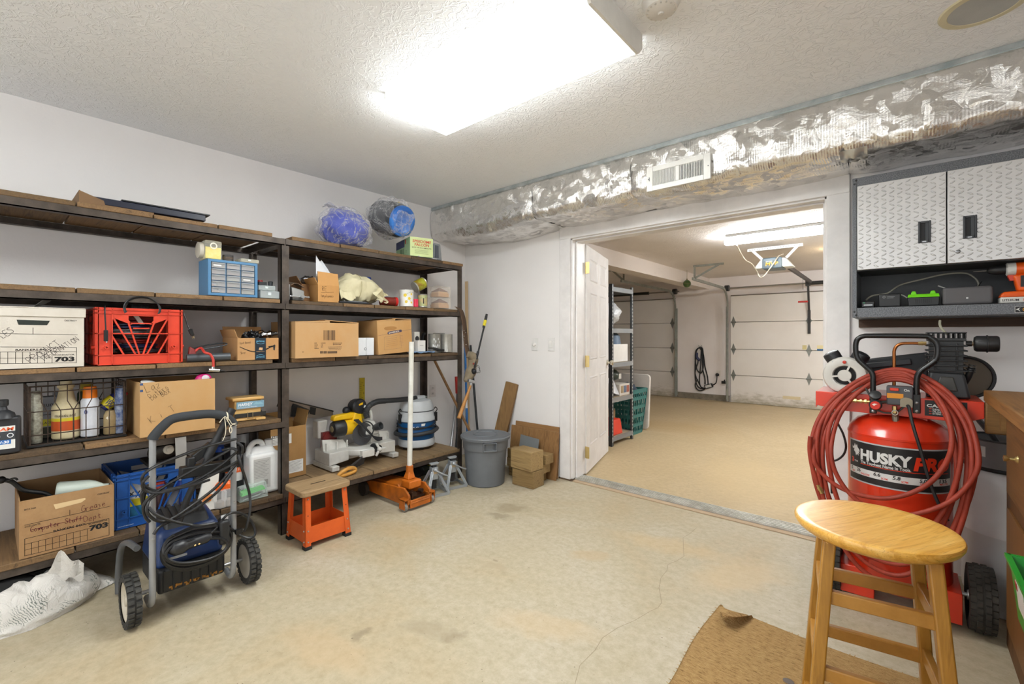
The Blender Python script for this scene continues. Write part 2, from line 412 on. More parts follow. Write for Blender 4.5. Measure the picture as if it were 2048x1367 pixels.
pts = [at(u, v, z=0).xy for u, v in ((1393, 1055), (1378, 1068), (1366, 1075), (1367, 1100), (1368, 1112), (1352, 1122), (1336, 1128), (1334, 1140), (1322, 1155), (1318, 1175), (1321, 1190), (1323, 1205), (1316, 1215), (1300, 1222), (1270, 1240), (1235, 1255), (1205, 1275), (1190, 1300), (1160, 1330), (1150, 1367))]
ck.line(Matrix.Identity(4), [tuple(p) for p in pts], .0019, .0007)
struct(ck, 'crack', fl)
struct(MB(ceilm).box(WL, 1.4, -2.3, YB, HC, HC+.1), 'ceiling')
struct(MB(gceil).box(GX0, GX1, YG, GY, GH, GH+.1), 'ceiling_garage')
struct(MB(wallm).box(WL-.12, WL, -2.3, YG, 0, HC+.1), 'wall_left')
w = MB(wallm); w.box(1.4, 1.5, .6, YG, 0, HC+.1); w.box(1.4, 1.5, -2.3, -2.1, 0, HC+.1); w.box(1.4, 1.5, -2.1, .6, 0, .7); w.box(1.4, 1.5, -2.1, .6, 2.15, HC+.1); struct(w, 'wall_right')
w = MB(wallm); w.box(WL-.12, -2.6, -2.4, -2.3, 0, HC+.1); w.box(.8, 1.5, -2.4, -2.3, 0, HC+.1); w.box(-2.6, .8, -2.4, -2.3, 0, .75); w.box(-2.6, .8, -2.4, -2.3, 2.15, HC+.1); struct(w, 'wall_front')
w = MB(M('#e9e7e6', .5))
for x in (-2.6, -1.5, -.4, .7): w.box(x, x+.06, -2.38, -2.33, .75, 2.15)
w.box(-2.6, .8, -2.38, -2.33, .75, .81); w.box(-2.6, .8, -2.38, -2.33, 2.09, 2.15); struct(w, 'fill_window_1')  # added window behind the camera, lets in fill daylight
w = MB(M('#e9e7e6', .5))
for y in (-2.1, -1.23, -.36, .54): w.box(1.42, 1.47, y, y+.06, .7, 2.15)
w.box(1.42, 1.47, -2.1, .6, .7, .76); w.box(1.42, 1.47, -2.1, .6, 2.09, 2.15); struct(w, 'fill_window_2')  # added window in the right wall, fill daylight towards the shelves
pl = bpy.data.lights.new('fill_window_portal', 'AREA'); pl.shape = 'RECTANGLE'; pl.size = 3.4; pl.size_y = 1.4; pl.cycles.is_portal = True  # portal for daylight through the added windows
po = bpy.data.objects.new('fill_window_portal', pl); COL.objects.link(po); po.location = (-.9, -2.34, 1.45); po.rotation_euler = (PI/2, 0, 0)
p2 = bpy.data.objects.new('fill_window_portal', pl.copy()); COL.objects.link(p2); p2.data.size = 2.7; p2.location = (1.44, -.75, 1.43); p2.rotation_euler = (PI/2, 0, PI/2)
w = MB(wallm)
w.box(WL, OX0, YB, YG, 0, HC+.1); w.box(OX1, 1.4, YB, YG, 0, HC+.1); w.box(OX0, OX1, YB, YG, OZ, HC+.1)
struct(w, 'wall_back')
g = MB(gwall)
g.box(GX0, GX1, GY, GY+.1, 0, GH+.1); struct(g, 'wall_garage_far')
struct(MB(gwall).box(GX0-.1, GX0, YG, GY, 0, GH+.1), 'wall_garage_left')
struct(MB(gwall).box(GX1, GX1+.1, YG, GY, 0, GH+.1), 'wall_garage_right')
g = MB(gwall); g.box(GX0, WL-.12, YG-.1, YG, 0, GH+.1); g.box(1.5, GX1, YG-.1, YG, 0, GH+.1); struct(g, 'wall_garage_near')
# ceiling beam across the garage, with scuffs
bm_, n, l, b = newmat('scuffed_white_beam')
v = coords(n, l, (60, 4, 60)); f = noise_tex(n, l, v, 1.4, 5, .7)
l.new(ramp(n, l, f, [(.66, lin('#e2d9d3')), (.72, lin('#8f8072'))]), b.inputs['Base Color']); b.inputs['Roughness'].default_value = .7
bz = at(1418, 575, x=-2.79).z
struct(MB(bm_).box(-3.02, -2.79, YG, GY, 2.10, GH), 'trim_1')
# casings, jambs, head, threshold
trimm = M('#eeebea', .4)
t = MB(trimm)
for x0, x1 in ((OX0-.1, OX0+.006), (OX1-.006, OX1+.105)):
    t.box(x0, x1, YB-.022, YB, .012, OZ+.1)
t.box(OX0-.1, OX1+.105, YB-.024, YB, OZ-.006, OZ+.1)
struct(t, 'trim_2', bevel=.004)
t = MB(trimm)
t.box(OX0, OX0+.018, YB-.002, YG+.01, .015, OZ); t.box(OX1-.018, OX1, YB-.002, YG+.01, .015, OZ); t.box(OX0, OX1, YB-.002, YG+.01, OZ-.018, OZ)
t.box(OX0+.018, OX0+.03, YB+.05, YG-.05, .015, OZ-.02); t.box(OX1-.03, OX1-.018, YB+.05, YG-.05, .015, OZ-.02); t.box(OX0+.018, OX1-.018, YB+.05, YG-.05, OZ-.03, OZ-.018)
struct(t, 'trim_3', bevel=.002)
t = MB(M('#d2d0ca', .45, .45, col2='#aaa79f', vs=14))
t.box(OX0+.02, OX1-.02, YB+.03, YG-.03, 0, .014)
for k in range(5): t.box(OX0+.02, OX1-.02, YB+.038+k*.026, YB+.046+k*.026, .014, .02)
struct(t, 'trim_4')
t = MB(M('#b9a184', .8)); t.box(OX0+.02, OX1-.02, YB-.02, YB+.028, 0, .006); struct(t, 'trim_5')
t = MB(M('#5d4a38', .8)); t.box(OX0-.11, OX0+.03, YB-.02, YB+.01, 0, .012); struct(t, 'trim_6')
# ================================================================ ceiling lamp, wrap-around fluorescent
L0, L1, LY0, LY1 = -1.957, -.803, 1.313, 1.735
lamp = thing('ceiling_light', 'wide wrap-around fluorescent ceiling light glowing over the workshop floor', 'light', ((L0+L1)/2, (LY0+LY1)/2, HC))
hx, hy = (L1-L0)/2, (LY1-LY0)/2
MB(M('#e4e2de', .4)).box(-hx+.02, hx-.02, -hy+.05, hy-.05, -.05, 0).build('housing', lamp)
lens = MB(glow('#f9fdfc', 22.0))
prof = [(-hy, -.012), (-hy, -.058), (-hy+.03, -.088), (hy-.03, -.088), (hy, -.058), (hy, -.012)]
lens.prism(prof, -hx, hx-.01, Matrix(((0, 0, 1, 0), (1, 0, 0, 0), (0, 1, 0, 0), (0, 0, 0, 1))))
lens.build('diffuser', lamp)
lens = MB(glow('#f9fdfc', 1.6))
for s_ in (-1, 1): lens.hexa([(-hx, s_*hy, -.058), (hx-.012, s_*hy, -.058), (hx-.012, s_*(hy+.001), -.058), (-hx, s_*(hy+.001), -.058), (-hx, s_*hy, -.012), (hx-.012, s_*hy, -.012), (hx-.012, s_*(hy+.001), -.012), (-hx, s_*(hy+.001), -.012)])
lens.build('diffuser_side', lamp)
e = MB(M('#ecebe6', .4))
e.prism([(-hy-.003, -.0), (-hy-.003, -.06), (-hy+.028, -.092), (hy-.028, -.092), (hy+.003, -.06), (hy+.003, 0)], hx-.01, hx+.003, Matrix(((0, 0, 1, 0), (1, 0, 0, 0), (0, 1, 0, 0), (0, 0, 0, 1))))
e.build('end_cap', lamp)
e = MB(M('#ecebe6', .4)); e.prism([(-hy-.003, -.0), (-hy-.003, -.034), (hy+.003, -.034), (hy+.003, 0)], -hx-.012, -hx-.001, Matrix(((0, 0, 1, 0), (1, 0, 0, 0), (0, 1, 0, 0), (0, 0, 0, 1)))); e.build('end_cap', lamp)  # unseen cap, kept short to block only the glow on the ceiling
# smoke detector and ceiling speaker
p = at(1322, 2, z=HC)
sd = thing('smoke_detector', 'round white smoke detector on the ceiling beside the fluorescent light', 'detector', (p.x, p.y, HC))
MB(M('#e6e2dc', .45)).lathe([(.0, -.045), (.035, -.043), (.055, -.034), (.066, -.012), (.068, 0)], 32).build('shell', sd)
r_ = MB(M('#d3cfc9', .5))
for k in range(16):
    a = k*PI/8; r_.box(.045, .051, -.003, .003, -.039, -.035, Matrix.Rotation(a, 4, 'Z'))
r_.build('vent_slots', sd)
MB(M('#d9d5ce', .4)).lathe([(0, -.051), (.009, -.05), (.011, -.044)], 14).build('test_button', sd)
p = at(1968, 12, z=HC)
sp = thing('ceiling_speaker', 'round flush ceiling speaker with grey grille and cream ring', 'speaker', (p.x, p.y, HC))
MB(M('#d8cfae', .5)).lathe([(.098, -.004), (.1, -.007), (.122, -.006), (.126, 0)], 40, cap=False).build('trim_ring', sp)
MB(M('#b9bab8', .6, bump=.4, bs=400)).lathe([(0, -.005), (.1, -.005), (.1, 0)], 40).build('grille', sp)
# ================================================================ foil wrapped air duct
DX0, DX1, DY, DZ = WL, 1.39, 2.79, 2.125
fm, n, l, b = newmat('foil_wrap')
v = coords(n, l)
b.inputs['Metallic'].default_value = .85; b.inputs['Roughness'].default_value = .2
l.new(ramp(n, l, noise_tex(n, l, v, 3, 3, .5), [(.3, lin('#efedea')), (.7, lin('#e0dedb'))]), b.inputs['Base Color'])
wv = n.new('ShaderNodeTexWave'); wv.bands_direction = 'X'; wv.inputs['Scale'].default_value = 26; wv.inputs['Distortion'].default_value = .6
l.new(v, wv.inputs['Vector'])
geo = n.new('ShaderNodeNewGeometry'); acc = geo.outputs['Normal']
wp_ = n.new('ShaderNodeTexNoise'); wp_.inputs['Scale'].default_value = 5; wp_.inputs['Detail'].default_value = 3; l.new(v, wp_.inputs['Vector'])
for sc_, amp in ((9, .36), (27, .38)):
    wa = n.new('ShaderNodeVectorMath'); wa.operation = 'MULTIPLY_ADD'; l.new(wp_.outputs['Color'], wa.inputs[0]); wa.inputs[1].default_value = (.25, .1, .25); l.new(v, wa.inputs[2])
    vo = n.new('ShaderNodeTexVoronoi'); vo.inputs['Scale'].default_value = sc_; l.new(wa.outputs[0], vo.inputs['Vector'])
    sb = n.new('ShaderNodeVectorMath'); sb.operation = 'SUBTRACT'; l.new(vo.outputs['Color'], sb.inputs[0]); sb.inputs[1].default_value = (.5, .5, .5)
    ma = n.new('ShaderNodeVectorMath'); ma.operation = 'MULTIPLY_ADD'; l.new(sb.outputs[0], ma.inputs[0]); ma.inputs[1].default_value = (amp,)*3; l.new(acc, ma.inputs[2]); acc = ma.outputs[0]
nr = n.new('ShaderNodeVectorMath'); nr.operation = 'NORMALIZE'; l.new(acc, nr.inputs[0])
f1 = noise_tex(n, l, coords(n, l, (1, .6, 1.4)), 13, 6, .7, 1.5)
mt = n.new('ShaderNodeMath'); mt.operation = 'MULTIPLY_ADD'; l.new(wv.outputs['Fac'], mt.inputs[0]); mt.inputs[1].default_value = .12; l.new(f1, mt.inputs[2])
bumpn(n, l, b, mt.outputs[0], .4, .014)
bn = [q for q in n if q.bl_idname == 'ShaderNodeBump'][0]; l.new(nr.outputs[0], bn.inputs['Normal'])
duct = thing('air_duct', 'foil wrapped rectangular air duct along the ceiling above the double doorway', 'duct', (0, 0, HC))
def duct_section(x0, x1, bulge, seed):
    R = .055; d = YB-DY; h = HC-DZ-.02
    path = [(DY+.012, -.02), (DY, -.05)]+[(DY-.006*math.sin(k/6*PI), -.05-(h-.05-R)*k/6) for k in range(1, 6)]
    for k in range(7):
        a = PI/2*k/6; path.append((DY+R-R*math.cos(a), -h+R-R*math.sin(a)-.0))
    path += [(DY+R+(d-R-.004)*k/6, -h-.0) for k in range(1, 7)]
    N = len(path)-1; nx = max(8, int((x1-x0)/.02))
    def fn(u, t):
        i = min(int(t*N+1e-6), N); y, z = path[i]
        x = x0+(x1-x0)*u
        q = mnoise.noise(Vector((x*2.4+seed, y*5, z*5)))*.014+mnoise.noise(Vector((x*9+seed, y*13, z*13)))*.010
        e = min(u, 1-u); pinch = math.exp(-e*(x1-x0)/.03)*.009
        w = max(0, min(1, t*3))
        bz = bulge(u)*max(0, min(1, (t-.3)*3))
        q = (q-pinch+.010)*w
        if t > .55: return (x, min(y+.0, YB-.003), z-q-bz)
        return (x, y-q-bz*.3, z-q*.3)
    m_ = MB(fm); m_.grid(fn, nx, N); return m_.build('insulation_wrap', duct, ang=180)
xs = [DX0+.003, at(1065, 400, y=DY).x, at(1262, 300, y=DY).x, at(1688, 300, y=DY).x, DX1]
duct_section(xs[0], xs[1], lambda u: .045*math.exp(-((u-.55)/.3)**2), 1.3)
duct_section(xs[1], xs[2], lambda u: .006*math.sin(u*PI), 5.1)
duct_section(xs[2], xs[3], lambda u: .006*math.sin(u*PI), 9.7)
duct_section(xs[3], xs[4], lambda u: .0, 14.2)
q = MB(M('#d3d8d9', .35, .8, col2='#a9b4b7', vs=10)); q.box(DX0+.003, DX1, DY+.004, DY+.03, -.028, -.001); q.box(DX0+.003, DX1, DY-.002, DY+.006, -.026, -.018)
q.build('flange', duct)
q = MB(M('#c9cac8', .35, .8, bump=.7, bs=30))
q.sheet(lambda u, v: (xs[3]-.02+.11*u, DY+.02+.10*v, -(HC-DZ)-.008+.012*math.sin(u*9)*math.sin(v*7)+(.0 if v > .2 else .03*(1-v*5))), 8, 8, .001); q.build('tape_patch', duct)
# register in the duct
rg = thing('air_register', 'white louvred air register set in the foil duct above the doorway', 'vent', ((-1.236-.849)/2, DY-.034, 2.21))
m_ = MB(M('#ecebe6', .4))
m_.box(-.195, -.155, -.006, .012, -.076, .076); m_.box(.155, .195, -.006, .012, -.076, .076); m_.box(-.155, .155, -.006, .012, .044, .076); m_.box(-.155, .155, -.006, .012, -.076, -.044); m_.box(-.012, .012, -.006, .012, -.044, .044)
m_.build('frame', rg, bevel=.003)
m_ = MB(M('#55565a', .6)); m_.box(-.15, .15, .014, .018, -.045, .045); m_.build('duct_boot', rg)
m_ = MB(M('#e4e3de', .4))
for sgn in (-1, 1):
    for k in range(15):
        x = sgn*(.018+k*.0094); m_.box(-.0022, .0022, -.003, .012, -.045, .045, Matrix.Translation((x, 0, 0)) @ Matrix.Rotation(sgn*.5, 4, 'Z'))
m_.build('louvre', rg)
m_ = MB(dgrey)
for k in (-1, 1): m_.disc((k*.182, -.0065, 0), (0, -1, 0), [(.003, 0), (.003, .001)], 10)
m_.box(-.178, -.175, -.009, -.006, -.012, .012); m_.build('lever', rg)
# dangling chain under the duct
c = MB(M('#4a4a48', .4, .7))
p0 = at(861, 418, y=2.95)
for k in range(16):
    z = p0.z-.006-k*.0135
    c.tube([(p0.x+.004*math.cos(a)*(k % 2), p0.y+.004*math.cos(a)*(1-k % 2), z+.008*math.sin(a)) for a in [j*PI/4 for j in range(8)]], .0013, 5, True)
solo(c, 'hanging_chain', 'thin metal chain hanging in front of the foil duct corner', 'chain')
# wall plates
def plate(name, label, cat, loc, fn):
    o = thing(name, label, cat, loc); MB(M('#eceae8', .35)).box(-.036, .036, -.006, 0, -.058, .058).build('cover_plate', o, bevel=.002); fn(o); return o
def dim(o): MB(M('#f1efec', .3)).disc((0, -.006, 0), (0, -1, 0), [(.017, 0), (.016, .014), (.012, .016)], 22).build('dimmer_knob', o)
def swi(o): MB(M('#f3f1ee', .3)).hexa([(-.016, -.006, -.033), (.016, -.006, -.033), (.016, -.006, .033), (-.016, -.006, .033), (-.015, -.009, -.031), (.015, -.009, -.031), (.015, -.013, .031), (-.015, -.013, .031)]).build('rocker', o)
p = at(1070, 688, y=YB); plate('dimmer_switch', 'white wall plate with round dimmer knob left of the rocker switch', 'switch', p, dim)
p = at(1103, 688, y=YB); plate('light_switch', 'white rocker light switch on the wall near the door casing', 'switch', p, swi)
p = at(865, 781, x=WL)
ou = thing('wall_outlet', 'white duplex outlet on the left wall under the shelving', 'outlet', p)
MB(M('#e6e0de', .4)).box(0, .006, -.036, .036, -.058, .058).build('cover_plate', ou, bevel=.002)
for s_ in (-1, 1):
    MB(M('#dcd5d2', .4)).box(.005, .009, -.016, .016, s_*.026-.014, s_*.026+.014).build('receptacle', ou, bevel=.003)
    q = MB(ink)
    for dy in (-.006, .006): q.box(.0088, .0094, dy-.0012, dy+.0012, s_*.026-.003, s_*.026+.006)
    q.build('slot', ou)
# ================================================================ long steel and plank shelving along the left wall
SF, SB = -2.885, -3.40
S1, S2, S3, S4, S5 = 1.842, 1.445, 1.081, .720, .258           # plank tops
iron = M('#5d534b', .5, .5, col2='#38312c', vs=9, bump=.15, bs=40)
plk = [wood('#67503a', '#382b20', 'x', .75, 1, '#80643f', .4, 0), wood('#775d40', '#413223', 'x', .75, 1, '#8f6f49', .4, 1), wood('#55432f', '#2d231a', 'x', .8, 1, '#69533a', .4, 2), wood('#846545', '#4a3827', 'x', .75, 1, '#9a7850', .4, 3)]
plk2 = [wood('#8b7254', '#54422f', 'x', .75, 1, '#a1855f', .4, k) for k in (0, 3, 5, 7)]
shelf = thing('shelving_unit', 'long rusty steel shelving with dark plank shelves along the left wall', 'shelving', (0, 0, 0))
YP = (-.30, 1.212, 2.668)
def ang_iron(p0, p1, d1, d2, w=.045, t=.005):
    """angle iron from p0 to p1: two flanges along d1 and d2"""
    m_ = MB(iron); p0, p1, d1, d2 = map(Vector, (p0, p1, d1, d2))
    for a, b_ in ((d1, d2), (d2, d1)):
        c = [p0, p0+a*w, p0+a*w+b_*t, p0+b_*t]; m_.hexa(c+[q+(p1-p0) for q in c])
    return m_
for y in YP:
    e = 1 if y < 2 else -1
    for x, sx in ((SF, -1), (SB, 1)):
        m_ = ang_iron((x, y-.024*e, .0), (x, y-.024*e, S1-.024), (0, e, 0), (sx, 0, 0), .048)
        m_.build('post', shelf)
rr = random.Random(3)
def shelf_level(z, bays, cuts, th=.026):
    for bi in bays:
        y0, y1 = YP[bi]+.024, YP[bi+1]-.024
        ang_iron((SF+.004, y0-.02, z-th-.038), (SF+.004, y1+.02, z-th-.038), (0, 0, 1), (-1, 0, 0), .038).build('rail', shelf)
        ang_iron((SB+.006, y0-.02, z-th-.038), (SB+.006, y1+.02, z-th-.038), (0, 0, 1), (1, 0, 0), .038).build('rail', shelf)
        for yy, s_ in ((YP[bi]+.03, 1), (YP[bi+1]-.03, -1)):
            ang_iron((SF-.02, yy, z-th-.001), (SB+.02, yy, z-th-.001), (0, 0, -1), (0, s_, 0), .034).build('rail', shelf)
        cs = cuts[bi]
        for a, b_ in zip(cs[:-1], cs[1:]):
            dz = rr.uniform(-.005, -.002); dx = rr.uniform(-.004, .006)
            m_ = MB((plk if z > .3 or bi == 0 else plk2)[rr.randrange(4)]); m_.box(SB+.012, SF+.006+dx, a+.003, b_-.003, z-th, z+dz)
            m_.build('plank', shelf, bevel=.003)
yl = lambda u: at(u, x=SF).y
A0 = YP[0]
shelf_level(S1, (0, 1), {0: (A0, -.05, yl(152), yl(306), yl(436), yl(545)), 1: (1.25, yl(680), yl(757), yl(823), yl(884), 2.70)})
shelf_level(S2, (0, 1), {0: (A0, -.1, yl(152), yl(310), yl(446), yl(560)), 1: (1.25, yl(686), yl(748), yl(810), yl(866), 2.64)})
shelf_level(S3, (0, 1), {0: (A0, -.1, yl(152), yl(312), yl(430), yl(545)), 1: (1.25, yl(670), yl(735), yl(800), yl(862), 2.64)})
shelf_level(S4, (0,), {0: (A0, -.1, yl(168), yl(330), yl(450), yl(562))})
shelf_level(S5, (0, 1), {0: (A0, -.1, yl(150), yl(279), yl(440), yl(566)), 1: (1.25, yl(650), yl(746), yl(830), yl(868), 2.67)}, .03)
Yx = lambda u, x: at(u, x=x).y
Zx = lambda u, v, x: at(u, v, x=x).z
# ---------------------------------------------------------------- boxes
def carton(name, label, xf, y0, y1, z0, h, depth, mat, rz=0, group=None, top='open', flaps=(), tilt=0):
    """a cardboard carton, front face on x = 0 of its own axes, y from 0"""
    o = thing(name, label, 'box', (xf, y0, z0), rz, group); w = y1-y0; t = .004
    if tilt: o.rotation_euler = (tilt, 0, rz)
    m_ = MB(mat)
    m_.box(-t, 0, 0, w, 0, h); m_.box(-depth, -depth+t, 0, w, 0, h); m_.box(-depth+t, -t, 0, t, 0, h); m_.box(-depth+t, -t, w-t, w, 0, h); m_.box(-depth+t, -t, t, w-t, 0, t)
    m_.build('body', o)
    if top == 'closed':
        q = MB(mat)
        q.hexa([(-depth, -.001, h+.001), (0, -.001, h+.001), (0, w*.52, h+.001), (-depth, w*.52, h+.001), (-depth, -.001, h+.005), (0, -.001, h+.005), (0, w*.52, h+.012), (-depth, w*.52, h+.012)])
        q.build('flap', o)
        q = MB(mat)
        q.hexa([(-depth, w*.44, h+.014), (0, w*.44, h+.014), (0, w+.001, h+.001), (-depth, w+.001, h+.001), (-depth, w*.44, h+.018), (0, w*.44, h+.018), (0, w+.001, h+.005), (-depth, w+.001, h+.005)])
        q.build('flap', o)
    for (side, L, a) in flaps:      # opened flaps: side, length, lean from upright
        q = MB(mat)
        if side == 'b': T = rot('Y', -a, (-depth, 0, h)); q.box(-depth, -depth+.003, .003, w-.003, h, h+L, T)
        if side == 'l': T = rot('X', a, (0, 0, h)); q.box(-depth+.003, -.003, 0, .003, h, h+L, T)
        if side == 'r': T = rot('X', -a, (0, w, h)); q.box(-depth+.003, -.003, w-.003, w, h, h+L, T)
        if side == 'f': T = rot('Y', a, (0, 0, h)); q.box(-.003, 0, .003, w-.003, h, h+L, T)
        q.build('flap', o)
    return o
def storage_print(o, w, pal, y0, z0, xf, num=True, rows=None):
    """printed form lines of a storage box: positions measured on the front face"""
    T = FX(0, 0, 0); q = MB(ink)
    for pts, lw in pal: q.line(T, pts, lw)
    return T, q
# white storage box
xf, z0 = -2.88, S3; y1 = Yx(168, xf); y0 = y1-.325
b1 = carton('storage_box', 'white lidded cardboard storage box beside the red crate', xf, y0, y1, z0, .262, .40, cardw)
m_ = MB(cardw); t = .006
m_.box(-.404, t, -t, .325+t, .262, .267); m_.box(0, t, -t, .325+t, .225, .262); m_.box(-.404, 0, -t, 0, .225, .262); m_.box(-.404, 0, .325, .325+t, .225, .262)
m_.build('lid', b1, bevel=.002)
P1 = lambda u, v: (at(u, v, x=xf).y-y0, at(u, v, x=xf).z-z0)
T = FX(0, 0, 0); q = MB(M('#2a2f2b', .9))
q.poly2(T, [P1(33, 639), P1(100, 641), P1(94, 650), P1(37, 649)], .0008); q.build('hand_hole', b1)
q = MB(ink)
q.line(T, [P1(0, 666.5), P1(155, 669)], .0016); q.line(T, [P1(66, 655), P1(66, 668)], .0016)
q.line(T, [P1(-20, 693), P1(153, 694.5), P1(152.5, 725), P1(-20, 727)], .0016); q.line(T, [P1(-20, 703.5), P1(153, 703)], .0014)
q.line(T, [P1(-20, 716), P1(104, 715.5)], .0012)
for u in (0, 15.5, 31, 45, 60, 75, 89, 104): q.line(T, [P1(u, 704), P1(u, 726)], .0014)
a = P1(31, 701.5); c = P1(103, 701.5); q.text(T, 'BANKERS BOX.', a[0], a[1], .0085, c[0]-a[0], .012)
a = P1(107, 711); c = P1(150, 711); q.text(T, 'ECONO/STOR.', a[0], a[1], .006, c[0]-a[0], .008)
a = P1(109, 722.5); c = P1(149, 722.5); q.text(T, '703', a[0], a[1], .019, c[0]-a[0], .05)
a = P1(129, 642); c = P1(154, 642); q.text(T, 'DESTROY', a[0], a[1], .006, c[0]-a[0], .01)
q.build('printing', b1)
q = MB(M('#25232a', .8)); a = P1(62, 726); q.hand(T, 'PRODUCT', a[0], a[1], .026, .024, .72, .75, .0014); a = P1(88, 722); q.hand(T, 'INFORMATION', a[0], a[1], .022, .016, .68, .85, .0014)
a = P1(-12, 686); q.hand(T, 'FILES', a[0], a[1], .024, .02, .7, .8, .0014)
q.build('handwriting', b1)
p = at(84, 613, x=-3.0)
q = MB(M('#dfe0da', .7)); q.sheet(lambda u, v: (-.02+.05*v, .09*(u-.5)*(1-v*.3), .002+.05*u*u+.02*v*math.sin(3*u)), 6, 5, .0015)
solo(q, 'crumpled_paper', 'scrap of crumpled white paper on the white storage box lid', 'paper', (-3.05, at(84, x=-3.05).y, S3+.269))
# brown storage box of grease
xf, z0 = -2.885, S5; y0, y1 = Yx(38, xf), Yx(228, xf)
b2 = carton('storage_box', 'stained brown open storage box marked grease on the bottom shelf', xf, y0, y1, z0, .25, .40, M('#a5825a', .9, col2='#94704a', vs=7, bump=.08, bs=90))
P1 = lambda u, v: (at(u, v, x=xf).y-y0, at(u, v, x=xf).z-z0)
zp = lambda x, y: (x/3.695, 900+y/3.695)                                    # readings taken from an enlarged print
Q = lambda x, y: P1(*zp(x, y))
q = MB(ink)
q.line(T, [Q(182, 553), Q(815, 412)], .0016); q.line(T, [Q(516, 440), Q(516, 480)], .0016)
q.line(T, [Q(182, 655), Q(805, 502), Q(806, 625), Q(182, 780), Q(182, 655)], .0016); q.line(T, [Q(182, 695), Q(805, 540)], .0014); q.line(T, [Q(182, 737), Q(645, 625)], .0013)
for k in range(10):
    x = 182+k*51.4; yy = 695-(x-182)*.249; q.line(T, [Q(x, yy), Q(x, 780-(x-182)*.249)], .0013)
a, c = Q(395, 632), Q(640, 575); q.text(T, 'BANKERS BOX.', a[0], .085, .0095, c[0]-a[0], .012)
a, c = Q(655, 600), Q(795, 565); q.text(T, 'ECONO/STOR', a[0], .0815, .006, c[0]-a[0], .02)
a, c = Q(660, 640), Q(797, 600); q.text(T, '703', a[0], .053, .0215, c[0]-a[0], .05)
a, c = Q(180, 445), Q(266, 425); q.text(T, 'BOX NO', a[0], a[1], .006, c[0]-a[0], .01)
a, c = Q(182, 572), Q(298, 545); q.text(T, 'CONTENTS', a[0], a[1], .006, c[0]-a[0], .01)
a, c = Q(722, 330), Q(808, 310); q.text(T, 'DESTROY', a[0], a[1], .006, c[0]-a[0], .01)
q.build('printing', b2)
q = MB(M('#6c2430', .8)); a = Q(605, 455); q.hand(T, 'Grease', a[0], a[1], .028, .019, .08, .75, .0015); a = Q(622, 528); q.hand(T, 'Dept.', a[0], a[1], .024, .02, .05, .8, .0015)
a = Q(225, 605); q.hand(T, 'Computer Stuff', a[0], a[1], .022, .015, .02, .8, .0017); q.line(T, [(a[0], a[1]+.009), (a[0]+.17, a[1]+.012)], .002)
q.build('handwriting', b2)
q = MB(M('#d6b98c', .5)); q.poly2(T, [Q(395, 400), Q(630, 350), Q(632, 362), Q(600, 385), Q(410, 435)], .001); q.build('tape_strip', b2)
# white quart bottle lying in the grease box
p = at(165, 965, x=-3.02)
q = MB(M('#c3ccc0', .35)); q.disc((0, 0, 0), (.15, 1, -.12), [(0, 0), (.03, 0), (.036, .008), (.036, .11), (.030, .135), (.014, .165), (.014, .185), (0, .185)], 20)
bt = thing('oil_bottle', 'pale empty bottle lying on its side in the brown grease box', 'bottle', (-3.0, Yx(106, -3.0)+.01, S5+.245)); q.build('body', bt)
q = MB(dgrey); q.disc((.027, .181, -.0215), (.15, 1, -.12), [(.016, 0), (.016, .018), (0, .018)], 14); q.build('cap', bt)
q = MB(M('#5a3b28', .6)); q.disc((.0015*4, .055, -.008), (.15, 1, -.12), [(.0362, 0), (.0362, .035)], 20, ) ; q.build('label', bt)
# grease hose sticking out
q = MB(black); q.tube(spline([(-3.0, .24, S5+.17), (-3.0, .19, S5+.235), (-3.0, .12, S5+.27), (-3.0, .085, S5+.315), (-3.0, .06, S5+.33)], 6), .009, 8)
q.ball((-3.0, .052, S5+.332), .016, 10, 8)
q.tube(spline([(-2.99, .066, S5+.325), (-2.98, .09, S5+.335), (-2.98, .1, S5+.325)], 5), .004, 6)
solo(q, 'grease_hose', 'black flexible hose curling out of the brown grease box', 'hose')
q = MB(black)
for k in range(3): q.tube([(-3.06+.06*math.cos(a), .215+.07*math.sin(a)+.012*k, S5+.10+.012*k+.01*math.sin(2*a)) for a in [j*PI/12 for j in range(24)]], .011, 8, True)
solo(q, 'coiled_hose', 'coil of black hose lying inside the brown grease box', 'hose')
# battery-kit box on the fourth shelf
xf, z0 = -2.84, S4; y0, y1 = Yx(280, xf), Yx(430, xf)
b3 = carton('cardboard_box', 'tan open cardboard box with scrawled pen writing behind the pressure washer', xf, y0, y1, z0, .27, .33, M('#bc9768', .85, col2='#b98f5b', bump=.06, bs=90))
P1 = lambda u, v: (at(u, v, x=xf).y-y0, at(u, v, x=xf).z-z0)
q = MB(M('#3a3128', .8)); a = P1(293, 784); q.hand(T, 'Laz', a[0], a[1], .04, .026, .3, .9, .0012); a = P1(304, 800); q.hand(T, 'Bathro', a[0], a[1], .034, .018, .62, .85, .0012)
a = P1(325, 793); q.hand(T, 'BOX', a[0], a[1], .02, .016, .5, .9, .0012); a = P1(303, 846); q.hand(T, 'K i T', a[0], a[1], .034, .026, .5, .9, .0012); q.build('handwriting', b3)
q = MB(M('#2c4a78', .5))
for v in (766, 779): a, c = P1(277.5, v+5), P1(286, v); q.quad(T, max(a[0], 0), c[0], a[1], min(c[1], .27))
q.build('tape_mark', b3)
